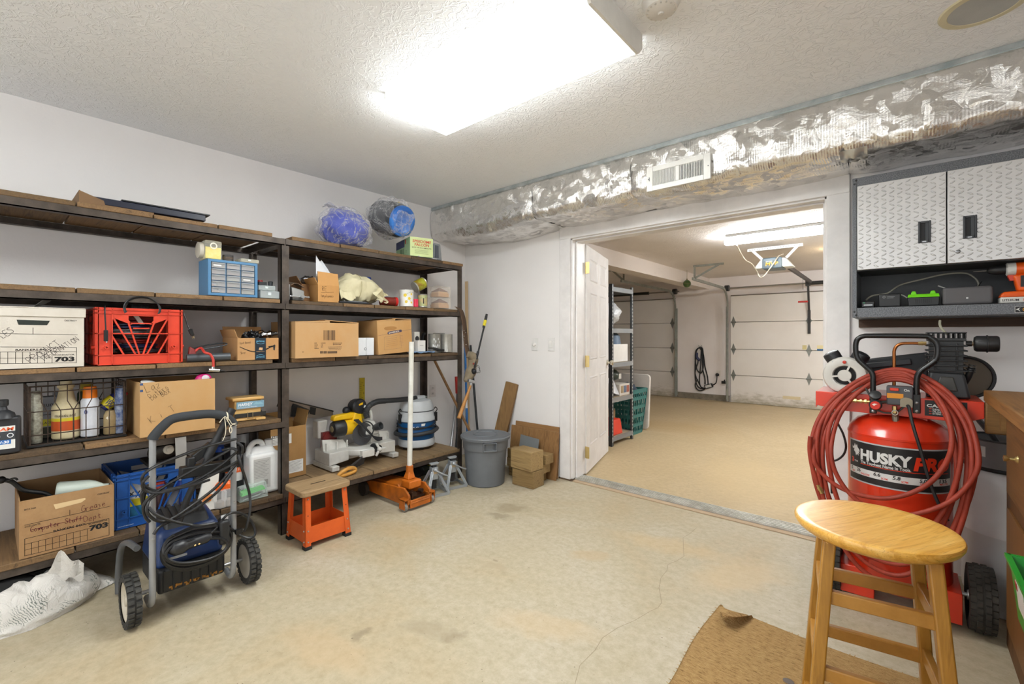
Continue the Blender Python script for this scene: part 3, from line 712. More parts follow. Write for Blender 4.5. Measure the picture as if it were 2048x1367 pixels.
# parcel box
xf, z0 = -2.87, S3; y0, y1 = Yx(475, xf), Yx(557, xf); w = y1-y0
b4 = carton('cardboard_box', 'small open parcel box with black tape and a curved arrow mark', xf, y0, y1, z0, .128, .245, M('#b38c60', .85, col2='#b18250', bump=.05, bs=90), flaps=(('l', .05, .35), ('b', .07, .25)))
q = MB(M('#1b2733', .4)); q.quad(T, w*.41, w*.68, .0, .128, .0007); q.build('tape', b4)
q = MB(M('#2c2a28', .6))
for s_, (xa, xb) in enumerate(((.012, w*.41), (w*.68, w-.022))):
    pts = [(xa+(xb-xa)*k/8, .077-.030*math.sin(PI*((xa+(xb-xa)*k/8-.012)/(w-.05)))) for k in range(9)]
    for k in range(8): q.line(T, [pts[k], pts[k+1]], .0035+.003*(k/8 if s_ == 0 else (1-k/8)), .001)
q.poly2(T, [(w-.06, .078), (w-.018, .084), (w-.022, .052), (w-.03, .056), (w-.031, .073), (w-.055, .070)], .001)
q.hand(T, 'Syd Bond', .012, .092, .012, .009, .1, .8, .001); q.hand(T, 'Shop', .016, .035, .012, .009, .2, .8, .001); q.build('printing', b4)
q = MB(M('#6fb6d8', .5)); q.text(T, 'prime', w*.545, .104, .011, w*.2, .01, 0, 'C'); q.text(T, 'prime', w*.545, .012, .010, w*.2, .01, 0, 'C')
q.line(T, [(w*.45+k*w*.19/8, .098-.006*math.sin(k/8*PI)) for k in range(9)], .002); q.line(T, [(w*.45+k*w*.19/8, .024+.006*math.sin(k/8*PI)) for k in range(9)], .002); q.build('tape_printing', b4)
q = MB(M('#d6a978', .5)); q.poly2(T, [(w*.5, .058), (w*.59, .055), (w*.6, .07), (w*.52, .072)], .001); q.text(T, 'fulfillment', w*.545, .046, .005, w*.2, 0, 0, 'C'); q.build('tape_mark', b4)
q = MB(M('#101114', .18, bump=.9, bs=35, bd=.01)); q.ball((0, 0, 0), (.062, .056, .05), 26, 18, .5, 5); solo(q, 'black_plastic_bag', 'crumpled shiny black plastic bag in the small parcel box', 'bag', (-2.975, Yx(500, -2.97)+.012, S3+.115))
q = MB(chrome); q.disc((0, 0, 0), (.1, 1, .15), [(0, 0), (.018, 0), (.022, .02), (.016, .035), (.024, .05), (.012, .07), (.012, .09), (0, .09)], 18); q.tube(spline([(0, .02, 0), (.02, .0, .03), (.0, -.03, .02)], 5), .004, 6)
solo(q, 'metal_fitting', 'shiny metal plumbing fitting beside the black bag in the parcel box', 'fitting', (-2.95, Yx(522, -2.95), S3+.142))
# big carton and tan box on the right bay, third shelf
xf, z0 = -2.84, S3; y0, y1 = Yx(590.5, xf), Yx(717, xf); w = y1-y0
b5 = carton('cardboard_box', 'large sealed tan shipping carton right of the shelving post', xf, y0, y1, z0, .225, .36, M('#b99468', .85, col2='#b68b59', bump=.06, bs=90), top='closed')
P1 = lambda u, v: (at(u, v, x=xf).y-y0, at(u, v, x=xf).z-z0)
Q = lambda x, y: P1(560+x/5.25, 600+y/5.25)
q = MB(M('#5d4630', .8)); x = 458; rb = random.Random(5)
while x < 580:
    ww = rb.choice((2, 3, 5, 8)); a, c = Q(x, 420), Q(x+ww, 315); q.quad(T, a[0], c[0], a[1], c[1]); x += ww+rb.choice((2, 3, 5))
for (x0, x1, yy) in ((362, 385, 450), (430, 480, 450), (362, 400, 470), (430, 455, 470), (362, 392, 490), (430, 452, 490), (362, 405, 506), (555, 650, 450), (555, 640, 466), (505, 650, 490), (510, 645, 505), (515, 640, 520)):
    a, c = Q(x0, yy+4), Q(x1, yy-4); rnd = a[0]
    while rnd < c[0]-.003: ww = rb.uniform(.003, .008); q.quad(T, rnd, min(rnd+ww, c[0]), a[1], c[1]); rnd += ww+.0015
for (x0, x1) in ((420, 452), (456, 492), (498, 600)): a, c = Q(x0, 560), Q(x1, 533); q.quad(T, a[0], c[0], a[1], c[1])
q.build('printing', b5)
q = MB(M('#3a2a1c', .9)); a = Q(240, 544); q.poly2(T, [(a[0]-.006, a[1]), (a[0], a[1]-.002), (a[0]+.008, a[1]), (a[0], a[1]+.002)], .001); q.build('puncture', b5)
xf = -2.90; y0, y1 = Yx(757, xf), Yx(826, xf); w = y1-y0
b6 = carton('storage_box', 'tan lidless moving box tipped slightly beside the small white box', xf, y0, y1, S3+.001, .245, .265, M('#be9562', .8, col2='#ba8c54', bump=.05, bs=90), top='closed', tilt=math.radians(3.2), rz=.02)
q = MB(M('#a97b46', .85)); pts = [(.105+.048*math.cos(a)*(1.0)+(.018 if math.cos(a) > 0 else -.0), .188+.015*math.sin(a)) for a in [k*PI/10 for k in range(20)]]
q.poly2(T, pts, .0007); q.build('hand_hole', b6)
q = MB(M('#473c52', .7)); q.poly2(T, [(.088, .143), (.15, .149), (.213, .157), (.216, .166), (.21, .174), (.15, .170), (.09, .163), (.085, .153)], .0007)
q.line(T, [(0, .138), (.085, .147)], .0012); q.line(T, [(.216, .165), (w, .172)], .0012)
q.line(T, [(.055, .125), (.20, .135), (.205, .035), (.05, .03), (.055, .125)], .0008)
for k in range(5): q.line(T, [(.07, .11-.014*k), (.17, .118-.014*k)], .0007)
for k in range(8): q.line(T, [(.19, .128-.011*k), (.225, .13-.011*k)], .0007)
q.build('printing', b6)
q = MB(M('#e8dccb', .6)); q.text(T @ Matrix.Rotation(.11, 4, 'Z'), 'BANKERS BOX', .113, .1365, .010, .095, .02); q.build('brand_printing', b6)
q = MB(cardd); q.box(-.20, 0, 0, .17, 0, .262); solo(q, 'cardboard_box', 'dark brown box at the back behind the tan moving box', 'box', (-3.18, Yx(775, -3.18), S3+.001), bevel=.002)
# small white box between them
xf = -2.90; y0, y1 = Yx(716, xf), Yx(748, xf); w = y1-y0
wb = thing('small_box', 'small glossy white carton between the two tan boxes', 'box', (xf, y0, S3+.001))
MB(M('#dfe2e6', .35)).box(-.09, 0, 0, w, 0, .125).build('body', wb, bevel=.002)
q = MB(M('#6c6f73', .5)); q.quad(T, w*.49, w*.51, .0, .125); q.ring(T, (w*.45, .045), .006, .010); q.build('seam_printing', wb)
# carton with power-tool name, bottom shelf
xf = -3.15; y0, y1 = Yx(541, xf), Yx(612, xf); w = y1-y0
b7 = carton('cardboard_box', 'brown carton with white labels behind the miter saw and the post', xf, y0, y1, S5+.001, .345, .20, M('#a8814f', .85, col2='#9c7545', bump=.05, bs=90), flaps=(('r', .1, .2), ('b', .08, .1)))
q = MB(M('#e4e4e2', .6)); q.quad(T, .004, .135, .235, .30); q.build('label', b7); q = MB(M('#e4e4e2', .6)); q.quad(T, w-.12, w-.02, .03, .115); q.build('label', b7)
q = MB(ink); q.quad(T, .012, .09, .283, .30, .0009)
for k in range(9): q.line(T, [(w-.115, .106-.008*k), (w-.03-.01*(k % 3), .106-.008*k)], .0012, .001)
for k in range(4): q.line(T, [(.012, .272-.009*k), (.08+.01*(k % 2), .272-.009*k)], .0014, .001)
q.build('printing', b7)
q = MB(M('#efefec', .6)); q.text(T, 'RIDGID', .016, .286, .011, .066, .03, z=.0014); q.build('brand_printing', b7)
# RE box with papers, second shelf right
xf = -2.91; y0, y1 = Yx(636, xf), Yx(678, xf); w = y1-y0
b8 = carton('cardboard_box', 'small open tan box marked with pen, loose papers sticking out', xf, y0, y1, S2+.001, .112, .16, M('#c08f56', .85, col2='#b5854e', bump=.05, bs=90), flaps=(('l', .05, .5),))
q = MB(M('#c08f56', .85)); q.hexa([(-.004, 0, .112), (0, 0, .112), (0, w, .112), (-.004, w, .112), (-.02, .006, .2), (-.016, .006, .2), (-.016, w, .195), (-.02, w, .195)]); q.build('flap', b8)
q = MB(M('#33261a', .8)); q.hand(T, 'RE', .03, .07, .028, .02, .1, .9, .0016); q.line(T, [(.02, .06), (.11, .068)], .0014); q.hand(T, 'tarp/covers', .02, .03, .02, .0095, .02, .85, .0014); q.build('handwriting', b8)
q = MB(M('#e3e5ea', .7))
q.sheet(lambda u, v: (-.05-.02*v, -.01+.09*v*u+.012*v, .08+.18*u*(1-.7*v)+.05), 5, 5, .001); solo(q, 'paper_sheets', 'loose white papers standing in the small pen marked box', 'paper', (xf, y0+.02, S2))
q = MB(M('#d9dde4', .7)); q.sheet(lambda u, v: (-.07-.01*v, .1*v, .06+.17*u*(1-.75*abs(v-.35))), 5, 6, .001); solo(q, 'paper_sheet', 'folded white paper peak rising from the back of the pen marked box', 'paper', (xf, y0+.025, S2+.06))
y0 = Yx(586, -2.99)
b9 = carton('cardboard_box', 'brown box full of silver foil left of the pen marked box', -3.03, Yx(603, -3.03), Yx(634, -3.03), S2+.001, .12, .2, cardd, flaps=(('l', .06, .6),))
q = MB(M('#c9cdd3', .2, .9, bump=.8, bs=40, bd=.006)); q.ball((0, 0, 0), (.07, .05, .035), 20, 12, .4, 6); solo(q, 'foil_packet', 'crumpled silver foil packet lying in the brown box', 'packet', (-3.12, Yx(618, -3.1), S2+.15))
# bench vice beside the post
vc = thing('bench_vice', 'small grey metal vice with a bar handle beside the shelving post', 'vice', (-2.91, Yx(598, -2.91), S2+.001))
vm = M('#8b8a88', .4, .7)
MB(vm).hexa([(-.10, -.04, 0), (0, -.04, 0), (0, .035, 0), (-.10, .035, 0), (-.10, -.045, .09), (-.01, -.045, .085), (-.01, .04, .065), (-.10, .04, .07)]).build('body', vc, bevel=.006)
MB(vm).box(-.13, -.02, -.055, -.045, 0, .1).build('jaw', vc, bevel=.003)
q = MB(steel); q.cyl((.015, -.062, .022), (.015, .055, .022), .005); q.ball((.015, -.062, .022), .007, 10, 8); q.ball((.015, .055, .022), .007, 10, 8); q.build('handle_bar', vc)
q = MB(steel); q.cyl((-.02, .012, .022), (.03, .012, .022), .012); q.build('screw', vc)
# flattened brown wrap above vice
q = MB(M('#6f5a47', .8)); q.sheet(lambda u, v: (-.12*v, .09*u, .03*math.sin(u*4)*.5+.02*v), 8, 4, .003); solo(q, 'brown_wrapper', 'folded brown wrapper resting on top of the small vice', 'wrapper', (-2.94, Yx(582, -2.94), S2+.098))
# ---------------------------------------------------------------- plastic crates
def milk_crate(name, label, loc, mat, w=.335, h=.277, d=.335):
    o = thing(name, label, 'crate', loc); t = .008
    def side(T):
        m_.box(-t, 0, 0, w, 0, .046, T); m_.box(-t, 0, 0, w, h-.030, h, T); m_.box(-t, 0, 0, .058, .046, h-.03, T); m_.box(-t, 0, w-.058, w, .046, h-.03, T)
        for z in (.046, .15, h-.03, h-.012, 0.0): m_.box(0, .006, 0, w, z, z+.004, T)
        for y in (0, .054, w-.058, w-.004): m_.box(0, .006, y, y+.004, 0, h, T)
        for (ya, za, yb, zb) in ((.056, h-.04, .145, .048), (.056, .14, .10, .048), (.118, h-.075, .16, .048)):
            for f in (0, 1):
                A, B = ((ya, za), (yb, zb)) if not f else ((w-ya, za), (w-yb, zb))
                m_.T = T; m_.bar((-.003, *A), (-.003, *B), .007, .007, (1, 0, 0)); m_.T = Matrix.Identity(4)
        m_.box(-t, 0, .056, w-.056, .148, .154, T); m_.box(-t, 0, .135, w-.135, .175, .181, T); m_.box(-t, 0, .122, w-.122, .2, .206, T)
        for f in (0, 1):
            y = lambda a: a if not f else w-a
            P5 = [(.058, h-.03), (.118, h-.03), (.118, h-.058), (.132, h-.080), (.126, h-.080), (.058, h-.048)]
            m_.prism([(y(a), b_) for a, b_ in P5], -t, 0, T @ Matrix(((0, 0, 1, 0), (1, 0, 0, 0), (0, 1, 0, 0), (0, 0, 0, 1))))
        m_.box(-t, 0, .118, w-.118, h-.038, h-.03, T)
        for y in (.035, w-.035): m_.T = T; m_.disc((0, y, .085), (1, 0, 0), [(.004, .004), (.004, .016), (.009, .016), (.009, 0)], 14, cap=False); m_.T = Matrix.Identity(4)
    for nm, T in (('front_panel', Matrix.Identity(4)), ('back_panel', Matrix.Translation((-d, w, 0)) @ Matrix.Rotation(PI, 4, 'Z')),
              ('side_panel', Matrix.Translation((-d, 0, 0)) @ Matrix.Rotation(-PI/2, 4, 'Z')), ('side_panel', Matrix.Translation((0, w, 0)) @ Matrix.Rotation(PI/2, 4, 'Z'))):
        m_ = MB(mat); side(T); m_.build(nm, o)
    m_ = MB(mat)
    for k in range(7): m_.box(-d+.01, -.01, .012+k*.048, .030+k*.048, .002, .008)
    for k in range(5): m_.box(-d+.02+k*.065, -d+.04+k*.065, .01, w-.01, .002, .008)
    m_.build('bottom', o)
    return o
red = M('#d8432a', .38, col2='#cd3d25'); blue = M('#1b4f96', .4, col2='#174585')
rc_y = Yx(193, -2.9)
rc = milk_crate('milk_crate', 'red plastic milk crate full of cables on the third shelf', (-2.9, rc_y, S3), red)
bc_y = Yx(229, -2.955)
bc = milk_crate('milk_crate', 'blue plastic milk crate of cans on the bottom shelf behind the pressure washer', (-2.955, bc_y, S5+.001), blue, h=.27)
q = MB(M('#dfe7f2', .5)); Tb = FX(.007, 0, 0)
q.text(Tb, 'USE BY OWNER ONLY', .165, .030, .006, .12); q.text(Tb, 'PENAL CODE SECTION', .165, .020, .006, .11); q.text(Tb, 'BY STATUTE', .165, .010, .005, .06); q.text(Tb, 'UNAUTHORIZED', .012, .012, .004, .06); q.build('printing', bc)
# cables in red crate
def cable(name, label, pts, r, mat, **k):
    q = MB(mat); q.tube(spline(pts, 7), r, 7); return solo(q, name, label, 'cord', **k)
rb = random.Random(11)
cmat = [M('#1a1a1c', .4), M('#3c3d42', .4), M('#16264f', .4), M('#7e1f1c', .5)]
for k in range(8):
    q = MB(cmat[k % 4] if k != 5 else M('#8c8c90', .5)); cy = .16+rb.uniform(-.04, .04); cz = .03+.026*k; ra = rb.uniform(.07, .11)
    q.tube([(-.17+ra*1.2*math.cos(a), cy+ra*math.sin(a), cz+.003*math.sin(2*a+k)) for a in [j*PI/14 for j in range(28)]], .005, 6, True)
    q.tube([(-.17+ra*math.cos(a), cy+ra*1.1*math.sin(a), cz+.011+.003*math.sin(2*a+k+1)) for a in [j*PI/14 for j in range(28)]], .005, 6, True)
    solo(q, 'cable_coil', ['black', 'grey', 'navy', 'dark red', 'second black', 'pale grey', 'second navy', 'topmost dark red'][k]+' cable coil among the cables in the red crate', 'cord', (-2.9, rc_y, S3), group='cable coils in the red crate')
q = MB(M('#202124', .45))
for k in range(14): q.tube([(-.13+.085*math.cos(a), .175+.005*k-.035+.0, .268+.045*math.sin(a)) for a in [j*PI/10 for j in range(-1, 12)]], .004, 5)
q.build; solo(q, 'ribbed_cord_bundle', 'thick ribbed black cord bundle arching above the red crate rim', 'cord', (-2.9, rc_y, S3+.012))
q = MB(M('#1d1e20', .4))
for k in range(3): q.tube([(.026-.006*k, .165+.07*math.cos(a)+.004*k, .27+(.062-.006*k)*math.sin(a)) for a in [j*PI/16 for j in range(-2, 19)]], .0028, 6)
solo(q, 'thin_cord_loop', 'thin black cord loop standing up from the red crate', 'cord', (-2.9, rc_y, S3+.005))
q = MB(black); q.tube(spline([(-.06, .05, .262), (-.012, .033, .286), (.012, .028, .26), (.015, .030, .2), (.015, .031, .165)], 6), .0035, 6); q.box(.008, .022, .024, .039, .115, .168); q.m(steel).cyl((.015, .0345, .118), (.015, .0345, .108), .003)
solo(q, 'usb_lead', 'black lead with moulded plug hanging over the red crate front', 'cord', (-2.9, rc_y, S3))
q = MB(black); q.tube(spline([(-.1, .30, .272), (-.05, .33, .292), (-.02, .352, .25), (-.01, .364, .2), (-.005, .372, .175)], 6), .0035, 6)
q.hexa([(-.013, .366, .17), (.003, .366, .17), (.003, .383, .178), (-.013, .383, .178), (-.011, .38, .138), (.001, .38, .138), (.001, .394, .142), (-.011, .394, .142)])
q.m(brass).box(-.009, -.007, .384, .386, .125, .14); q.box(-.003, -.001, .39, .392, .125, .142)
solo(q, 'power_plug_lead', 'black power cord with two-prong plug hanging right of the red crate', 'cord', (-2.9, rc_y, S3))
q = MB(M('#e8e4da', .6)); q.hexa([(-.06, .17, .2), (-.05, .17, .2), (-.05, .19, .2), (-.06, .19, .2), (-.07, .145, .245), (-.06, .145, .245), (-.06, .165, .245), (-.07, .165, .245)]); solo(q, 'white_connector', 'small white connector tucked behind the red crate hand hole', 'connector', (-2.9, rc_y, S3))
# ---------------------------------------------------------------- bottles and cans
def can(name, label, cat, x, u, z, r, h, mat, top='aerosol', cap=None, bands=(), tilt=None, group=None, txt=(), y=None):
    yy = Yx(u, x) if y is None else y
    o = thing(name, label, cat, (x, yy, z), group=group)
    if tilt: o.rotation_euler = tilt
    m_ = MB(mat)
    if top == 'aerosol': m_.lathe([(r*.9, 0), (r, .004), (r, h-.022), (r*.72, h-.006), (r*.68, h)], 24)
    else: m_.lathe([(r*1.0, 0), (r*1.03, .002), (r, .006), (r, h-.005), (r*1.03, h-.002), (r*1.0, h), (r*.95, h-.004), (0, h-.004)], 28)
    m_.build('body', o)
    if cap:
        ch, cm = cap
        MB(cm).lathe([(r*.8, h-.016), (r*.78, h+ch*.7), (r*.68, h+ch), (0, h+ch)], 20).build('cap', o)
    for (z0_, z1_, bm2) in bands: MB(bm2).lathe([(r+.0006, z0_), (r+.0006, z1_)], 24).build('label_band', o)
    if txt:
        for (s_, zz, hh, ww, cm, a0) in txt:
            q = MB(cm); q.text(T, s_, 0, 0, hh, ww, .02, 0, 'C', warp=lambda px, py: ((r+.0012)*math.cos(a0+px/r), (r+.0012)*math.sin(a0+px/r), zz+py)); q.build('lettering', o)
    return o
A_ = -.45
WX, WY = -2.95, Yx(56, -2.95)
wc = thing('wire_crate', 'rusty black wire milk crate holding jugs and spray cans', 'crate', (WX, WY, S4)); WW = .335; WH = .275; WD = .33
wm = M('#54443a', .6, .5, col2='#332a24', vs=20)
q = MB(wm)
def loop(z, r=.0025): q.tube([(0, 0, z), (0, WW, z), (-WD, WW, z), (-WD, 0, z)], r, 6, True)
for z in (WH, WH-.028, .16, .055, .012): loop(z)
for k in range(1, 8):
    y = WW*k/8; yt = y if k in (4,) else y
    for x in (0, -WD): q.tube([(x, y, WH), (x, y, .2), (x, y+(.02 if k < 4 else -.02), .155), (x, y+(.02 if k < 4 else -.02), .012)], .0021, 6)
for k in range(1, 7):
    for y in (0, WW): q.tube([(-WD*k/7, y, WH), (-WD*k/7, y, .012)], .0021, 6)
for k in range(1, 8): q.tube([(0, WW*k/8, .012), (-WD, WW*k/8, .012)], .0021, 6)
for x in (-.004, -WD+.004):
    for y in (.004, WW-.004): q.tube([(x, y, .0), (x, y, WH)], .006, 6)
q.build('wire_frame', wc)
q = MB(M('#1b1a19', .7)); q.box(-WD-.004, .005, -.005, WW+.005, 0, .011); q.build('base_tray', wc, bevel=.003)
spk = M('#b9b7a8', .5, .3, col2='#6b675b', vs=55)
zb = S4+.016
can('spray_can', 'speckled silver spray can in the front left corner of the wire crate', 'can', -2.985, 72, zb, .0215, .235, spk)
tn = thing('solvent_tin', 'grey rectangular solvent tin with yellow band in the wire crate', 'tin', (-3.10, Yx(80, -3.10)+.0, zb))
MB(M('#8d8f97', .45)).box(-.055, 0, 0, .09, 0, .195).build('body', tn, bevel=.004)
q = MB(M('#c6bf2e', .5)); q.quad(FX(0, 0, 0), .002, .088, .055, .088); q.build('label_band', tn)
q = MB(M('#26262c', .6)); q.text(FX(0, 0, 0), 'sunny', .01, .148, .02, .06, .0); q.text(FX(0, 0, 0), 'LACQUER', .008, .066, .010, .06, .01); q.line(FX(0, 0, 0), [(.008, .11), (.07, .11)], .003); q.build('lettering', tn)
MB(M('#6f7075', .5)).disc((-.03, .06, .195), (0, 0, 1), [(.016, 0), (.016, .02), (0, .02)], 16).build('cap', tn)
MB(M('#3a3b2c', .6)).box(-.055, -.0, 0.0, .0898, .0, .05, Matrix.Translation((.0004, 0, 0))).build('base_band', tn)
jg = thing('acid_jug', 'cream plastic acid jug with yellow and orange label in the wire crate', 'jug', (-3.03, Yx(132, -3.03), zb))
MB(M('#d8cba8', .5, col2='#c2b288', vs=12)).lathe([(.045, 0), (.05, .006), (.05, .15), (.043, .163), (.035, .175), (.027, .215), (.024, .235), (.030, .240), (.030, .252), (.02, .256)], 28).build('body', jg)
MB(M('#d6cba9', .5)).lathe([(.021, .25), (.021, .272), (0, .272)], 18).build('cap', jg)
MB(M('#d8c52a', .5)).lathe([(.0506, .085), (.0506, .10)], 28).build('label_band', jg)
MB(M('#c8541e', .5, col2='#b84a1a')).lathe([(.0506, .04), (.0506, .085)], 28).build('label_band', jg)
q = MB(M('#2b2a28', .6)); q.text(T, 'muriatic acid', 0, 0, .013, .075, .0, 0, 'C', warp=lambda px, py: (.0514*math.cos(-.15+px/.05), .0514*math.sin(-.15+px/.05), .106+py)); q.build('lettering', jg)
can('spray_can', 'tall white spray can with orange cap in the wire crate', 'can', -3.0, 180, zb, .034, .195, M('#d9dbe2', .4, col2='#c6c9d2', vs=25), cap=(.045, M('#ee7d13', .4)), txt=(('0', .11, .02, .012, M('#3a4a8c', .5), -.55),))
can('lubricant_can', 'blue and yellow lubricant spray can with red cap, tilted on others', 'can', -3.04, 204, S4+.140, .028, .092, M('#23296b', .4), cap=(.026, M('#c8281f', .4)), bands=((.012, .062, M('#e6d22a', .4)),), tilt=(-.85, .0, 0), txt=(('WD', .022, .028, .036, M('#1c2870', .5), 0),))
can('spray_can', 'small tan spray can standing below the tilted lubricant can', 'can', -2.99, 221, zb, .027, .115, M('#a8926a', .45, col2='#8f7b57', vs=20), txt=(('41', .075, .014, .016, M('#e8e0d0', .5), -.5),))
can('spray_can', 'dark blue spray can in the right corner of the wire crate', 'can', -2.98, 241, zb, .0225, .235, M('#223f77', .45, col2='#9aa3b4', vs=45))
can('spray_can', 'green and yellow spray can at the back of the wire crate', 'can', -3.12, 172, zb, .033, .22, M('#3b4a2a', .5), cap=(.03, M('#b8a32c', .5)))
# black motor oil bottle
ob = thing('oil_bottle', 'black motor oil quart bottle with orange and blue label left of wire crate', 'bottle', (-2.89, Yx(12, -2.89), S4+.002))
q = MB(M('#2b2c30', .42)); q.prism([(-.035, -.05), (.0, -.05), (.012, -.035), (.012, .028), (.0, .045), (-.035, .045), (-.047, .028), (-.047, -.035)], 0, .155)
q.build('body', ob, bevel=.008, seg=3)
q = MB(M('#2b2c30', .42)); q.disc((-.018, -.012, .15), (0, 0, 1), [(.044, 0), (.038, .02), (.018, .035), (.015, .05), (.02, .052), (.02, .056)], 22); q.build('shoulder', ob)
q = MB(M('#1d1e21', .5)); q.disc((-.018, -.012, .206), (0, 0, 1), [(.021, 0), (.021, .02), (.019, .022), (0, .022)], 22); q.build('cap', ob)
TO = FX(.012, 0, 0)
q = MB(M('#dcdcd8', .5)); q.quad(TO, -.033, .026, .022, .118); q.build('label', ob)
q = MB(M('#34373d', .5)); q.quad(TO, -.033, .026, .06, .096, .0009); q.build('label_band', ob)
q = MB(M('#1d64ad', .5)); q.quad(TO, -.033, .014, .042, .06, .001); q.build('label_band', ob)
q = MB(M('#e0561f', .5)); q.text(TO, 'SAM', -.03, .099, .013, .05, .03, .15); q.build('lettering', ob)
q = MB(M('#eceff2', .5)); q.text(TO, 'W-30', -.03, .046, .010, .038, .03, .1); q.ring(TO, (.012, .078), .007, .0095, z=.0012); q.text(TO, 'OR', -.03, .075, .008, .014, .02); q.build('lettering', ob)
# grease gun on the third shelf, hose hanging down
gg = thing('grease_gun', 'grey grease gun with red head and red hose hanging off the shelf edge', 'grease gun', (-2.90, Yx(410, -2.9), S3+.024))
MB(M('#55595e', .4, .5)).cyl((.0, -.085, -.003), (.02, .115, .0), .022, n=20).build('barrel', gg)
MB(M('#7a1f1c', .45)).hexa([(-.03, -.08, -.02), (.01, -.08, -.02), (.01, -.03, -.02), (-.03, -.03, -.02), (-.02, -.07, .06), (.0, -.07, .06), (.0, -.045, .045), (-.02, -.045, .045)]).build('head', gg, bevel=.006)
q = MB(M('#3d4145', .4, .6)); q.tube(spline([(-.02, -.06, .045), (-.03, .02, .065), (-.03, .1, .075), (-.025, .11, .065), (-.02, .04, .05), (-.01, -.05, .04)], 6), .0035, 6); q.build('lever_handle', gg)
hp = [at(u, v, x=-2.84) for u, v in ((408, 709), (418, 712), (424, 722), (425, 735), (424, 743))]
off = Vector((-2.90, Yx(410, -2.9), S3+.024))
q = MB(M('#c0392f', .5)); q.tube(spline([Vector((-.005, -.05, .03))]+[Vector((-.0, -.02, .05))]+[p-off+Vector((.015, 0, .012)) for p in hp], 6), .0065, 8); q.build('hose', gg)
e = hp[-1]-off+Vector((.015, 0, .012)); q = MB(chrome); q.cyl(e+Vector((0, -.02, 0)), e+Vector((0, .03, -.006)), .009); q.cyl(e, e+Vector((0, 0, .016)), .008); q.m(black).cyl(e+Vector((0, .03, -.006)), e+Vector((0, .055, -.01)), .004); q.build('coupler', gg)
q = MB(M('#d3307a', .25)); q.ball((0, 0, 0), (.03, .04, .035), 20, 14); pk = thing('pink_ball', 'shiny pink and white ball in the scrawled cardboard box', 'ball', (-2.90, Yx(407, -2.9), S4+.262)); q.build('body', pk)
q = MB(M('#f3e8ee', .25)); q.disc((.022, .006, .008), (.8, .2, .3), [(.022, 0), (.014, .008), (0, .012)], 16); q.build('patch', pk)
q = MB(M('#e8e6e0', .4)); q.disc((0, 0, 0), (.4, .2, 1), [(.03, -.02), (.032, 0), (0, .006)], 20); solo(q, 'white_disc', 'white round disc peeping over the left edge of the scrawled box', 'disc', (-2.90, Yx(297, -2.9), S4+.266))
# varnished wooden box with name label
xf = -2.95; y0, y1 = Yx(467, xf), Yx(524, xf); w = y1-y0
hb = thing('wooden_box', 'small varnished wooden box with blue name label and black strap', 'box', (xf, y0, S4+.001))
vw = wood('#dbb06c', '#b98a48', 'y', .35, 1.2, '#e8c486', .1)
MB(vw).box(-.10, 0, .006, w-.006, .008, .118).build('body', hb, bevel=.003)
MB(vw).box(-.112, .012, -.008, w+.008, .118, .136).build('lid', hb, bevel=.005)
MB(vw).box(-.108, .006, -.004, w+.002, 0, .012).build('base', hb, bevel=.003)
TH = FX(.012, 0, 0)
q = MB(M('#7fa6bb', .5)); q.box(.010, .0125, .012, w+.006, .072, .112); q.build('name_label', hb)
q = MB(M('#f0f4f6', .5)); TH = FX(.0128, 0, 0); q.text(TH, 'HARVEY', .02, .088, .016, .075, .03, .2); q.text(TH, 'Heirloom & Furniture Restoration', .018, .077, .006, .105, .01, .1); q.build('lettering', hb)
q = MB(M('#8fb9c9', .5)); q.poly2(TH, [(.10, .09), (.118, .108), (.128, .1), (.14, .106), (w+.003, .09)], .0004); q.build('picture', hb)
q = MB(M('#2a2926', .7)); q.box(.001, .006, .004, w+.02, .018, .043); q.box(-.1, .004, w-.006, w-.001, .018, .05); q.build('strap', hb, bevel=.002)
q = MB(M('#cfc3a0', .3, .8)); q.tube([(.009, .072, .012), (.009, .072, .047), (.009, .1, .047), (.009, .1, .012)], .003, 6, True); q.build('buckle', hb)
q = MB(vw); q.box(-.02, .03, .0, .05, 0, .012); solo(q, 'wood_offcut', 'small pale wood offcut beside the varnished wooden box', 'wood', (-2.95, Yx(512, -2.93), S4+.001))
# ---------------------------------------------------------------- bottom shelf bits behind the pressure washer
dzb = S5+.018
xt = thing('solvent_tin', 'white and yellow solvent tin inside the blue crate', 'tin', (-2.985, Yx(250, -2.985), dzb))
MB(M('#d9d8d2', .4)).box(-.09, 0, 0, .105, 0, .215).build('body', xt, bevel=.004)
q = MB(M('#e3cf25', .5)); q.quad(FX(0, 0, 0), .001, .104, .075, .112); q.build('label_band', xt)
q = MB(M('#2b6f95', .5)); q.quad(FX(0, 0, 0), .001, .104, .004, .075); q.build('label_band', xt)
q = MB(ink); q.text(FX(0, 0, 0), 'xyle', .012, .128, .032, .085, 0); q.build('lettering', xt)
MB(M('#e4ded4', .5)).disc((-.045, .075, .215), (0, 0, 1), [(.017, 0), (.017, .02), (0, .02)], 16).build('cap', xt)
can('paint_can', 'plain steel can inside the blue crate', 'can', -3.02, 345, dzb, .05, .13, M('#9b9ba0', .35, .6), 'tin')
can('bottle', 'dark blue round badge bottle inside the blue crate', 'bottle', -3.0, 366, dzb, .034, .17, M('#1e3f9e', .4), cap=(.02, white))
can('bottle', 'red and black bottle inside the blue crate', 'bottle', -3.0, 320, dzb, .03, .15, M('#3a2020', .4), cap=(.02, M('#c33a2a', .4)))
can('bottle', 'blue capped black bottle standing at the back of the bottom shelf', 'bottle', -3.2, 441, S5+.002, .045, .26, M('#232427', .4), cap=(.022, M('#2257c4', .4)))
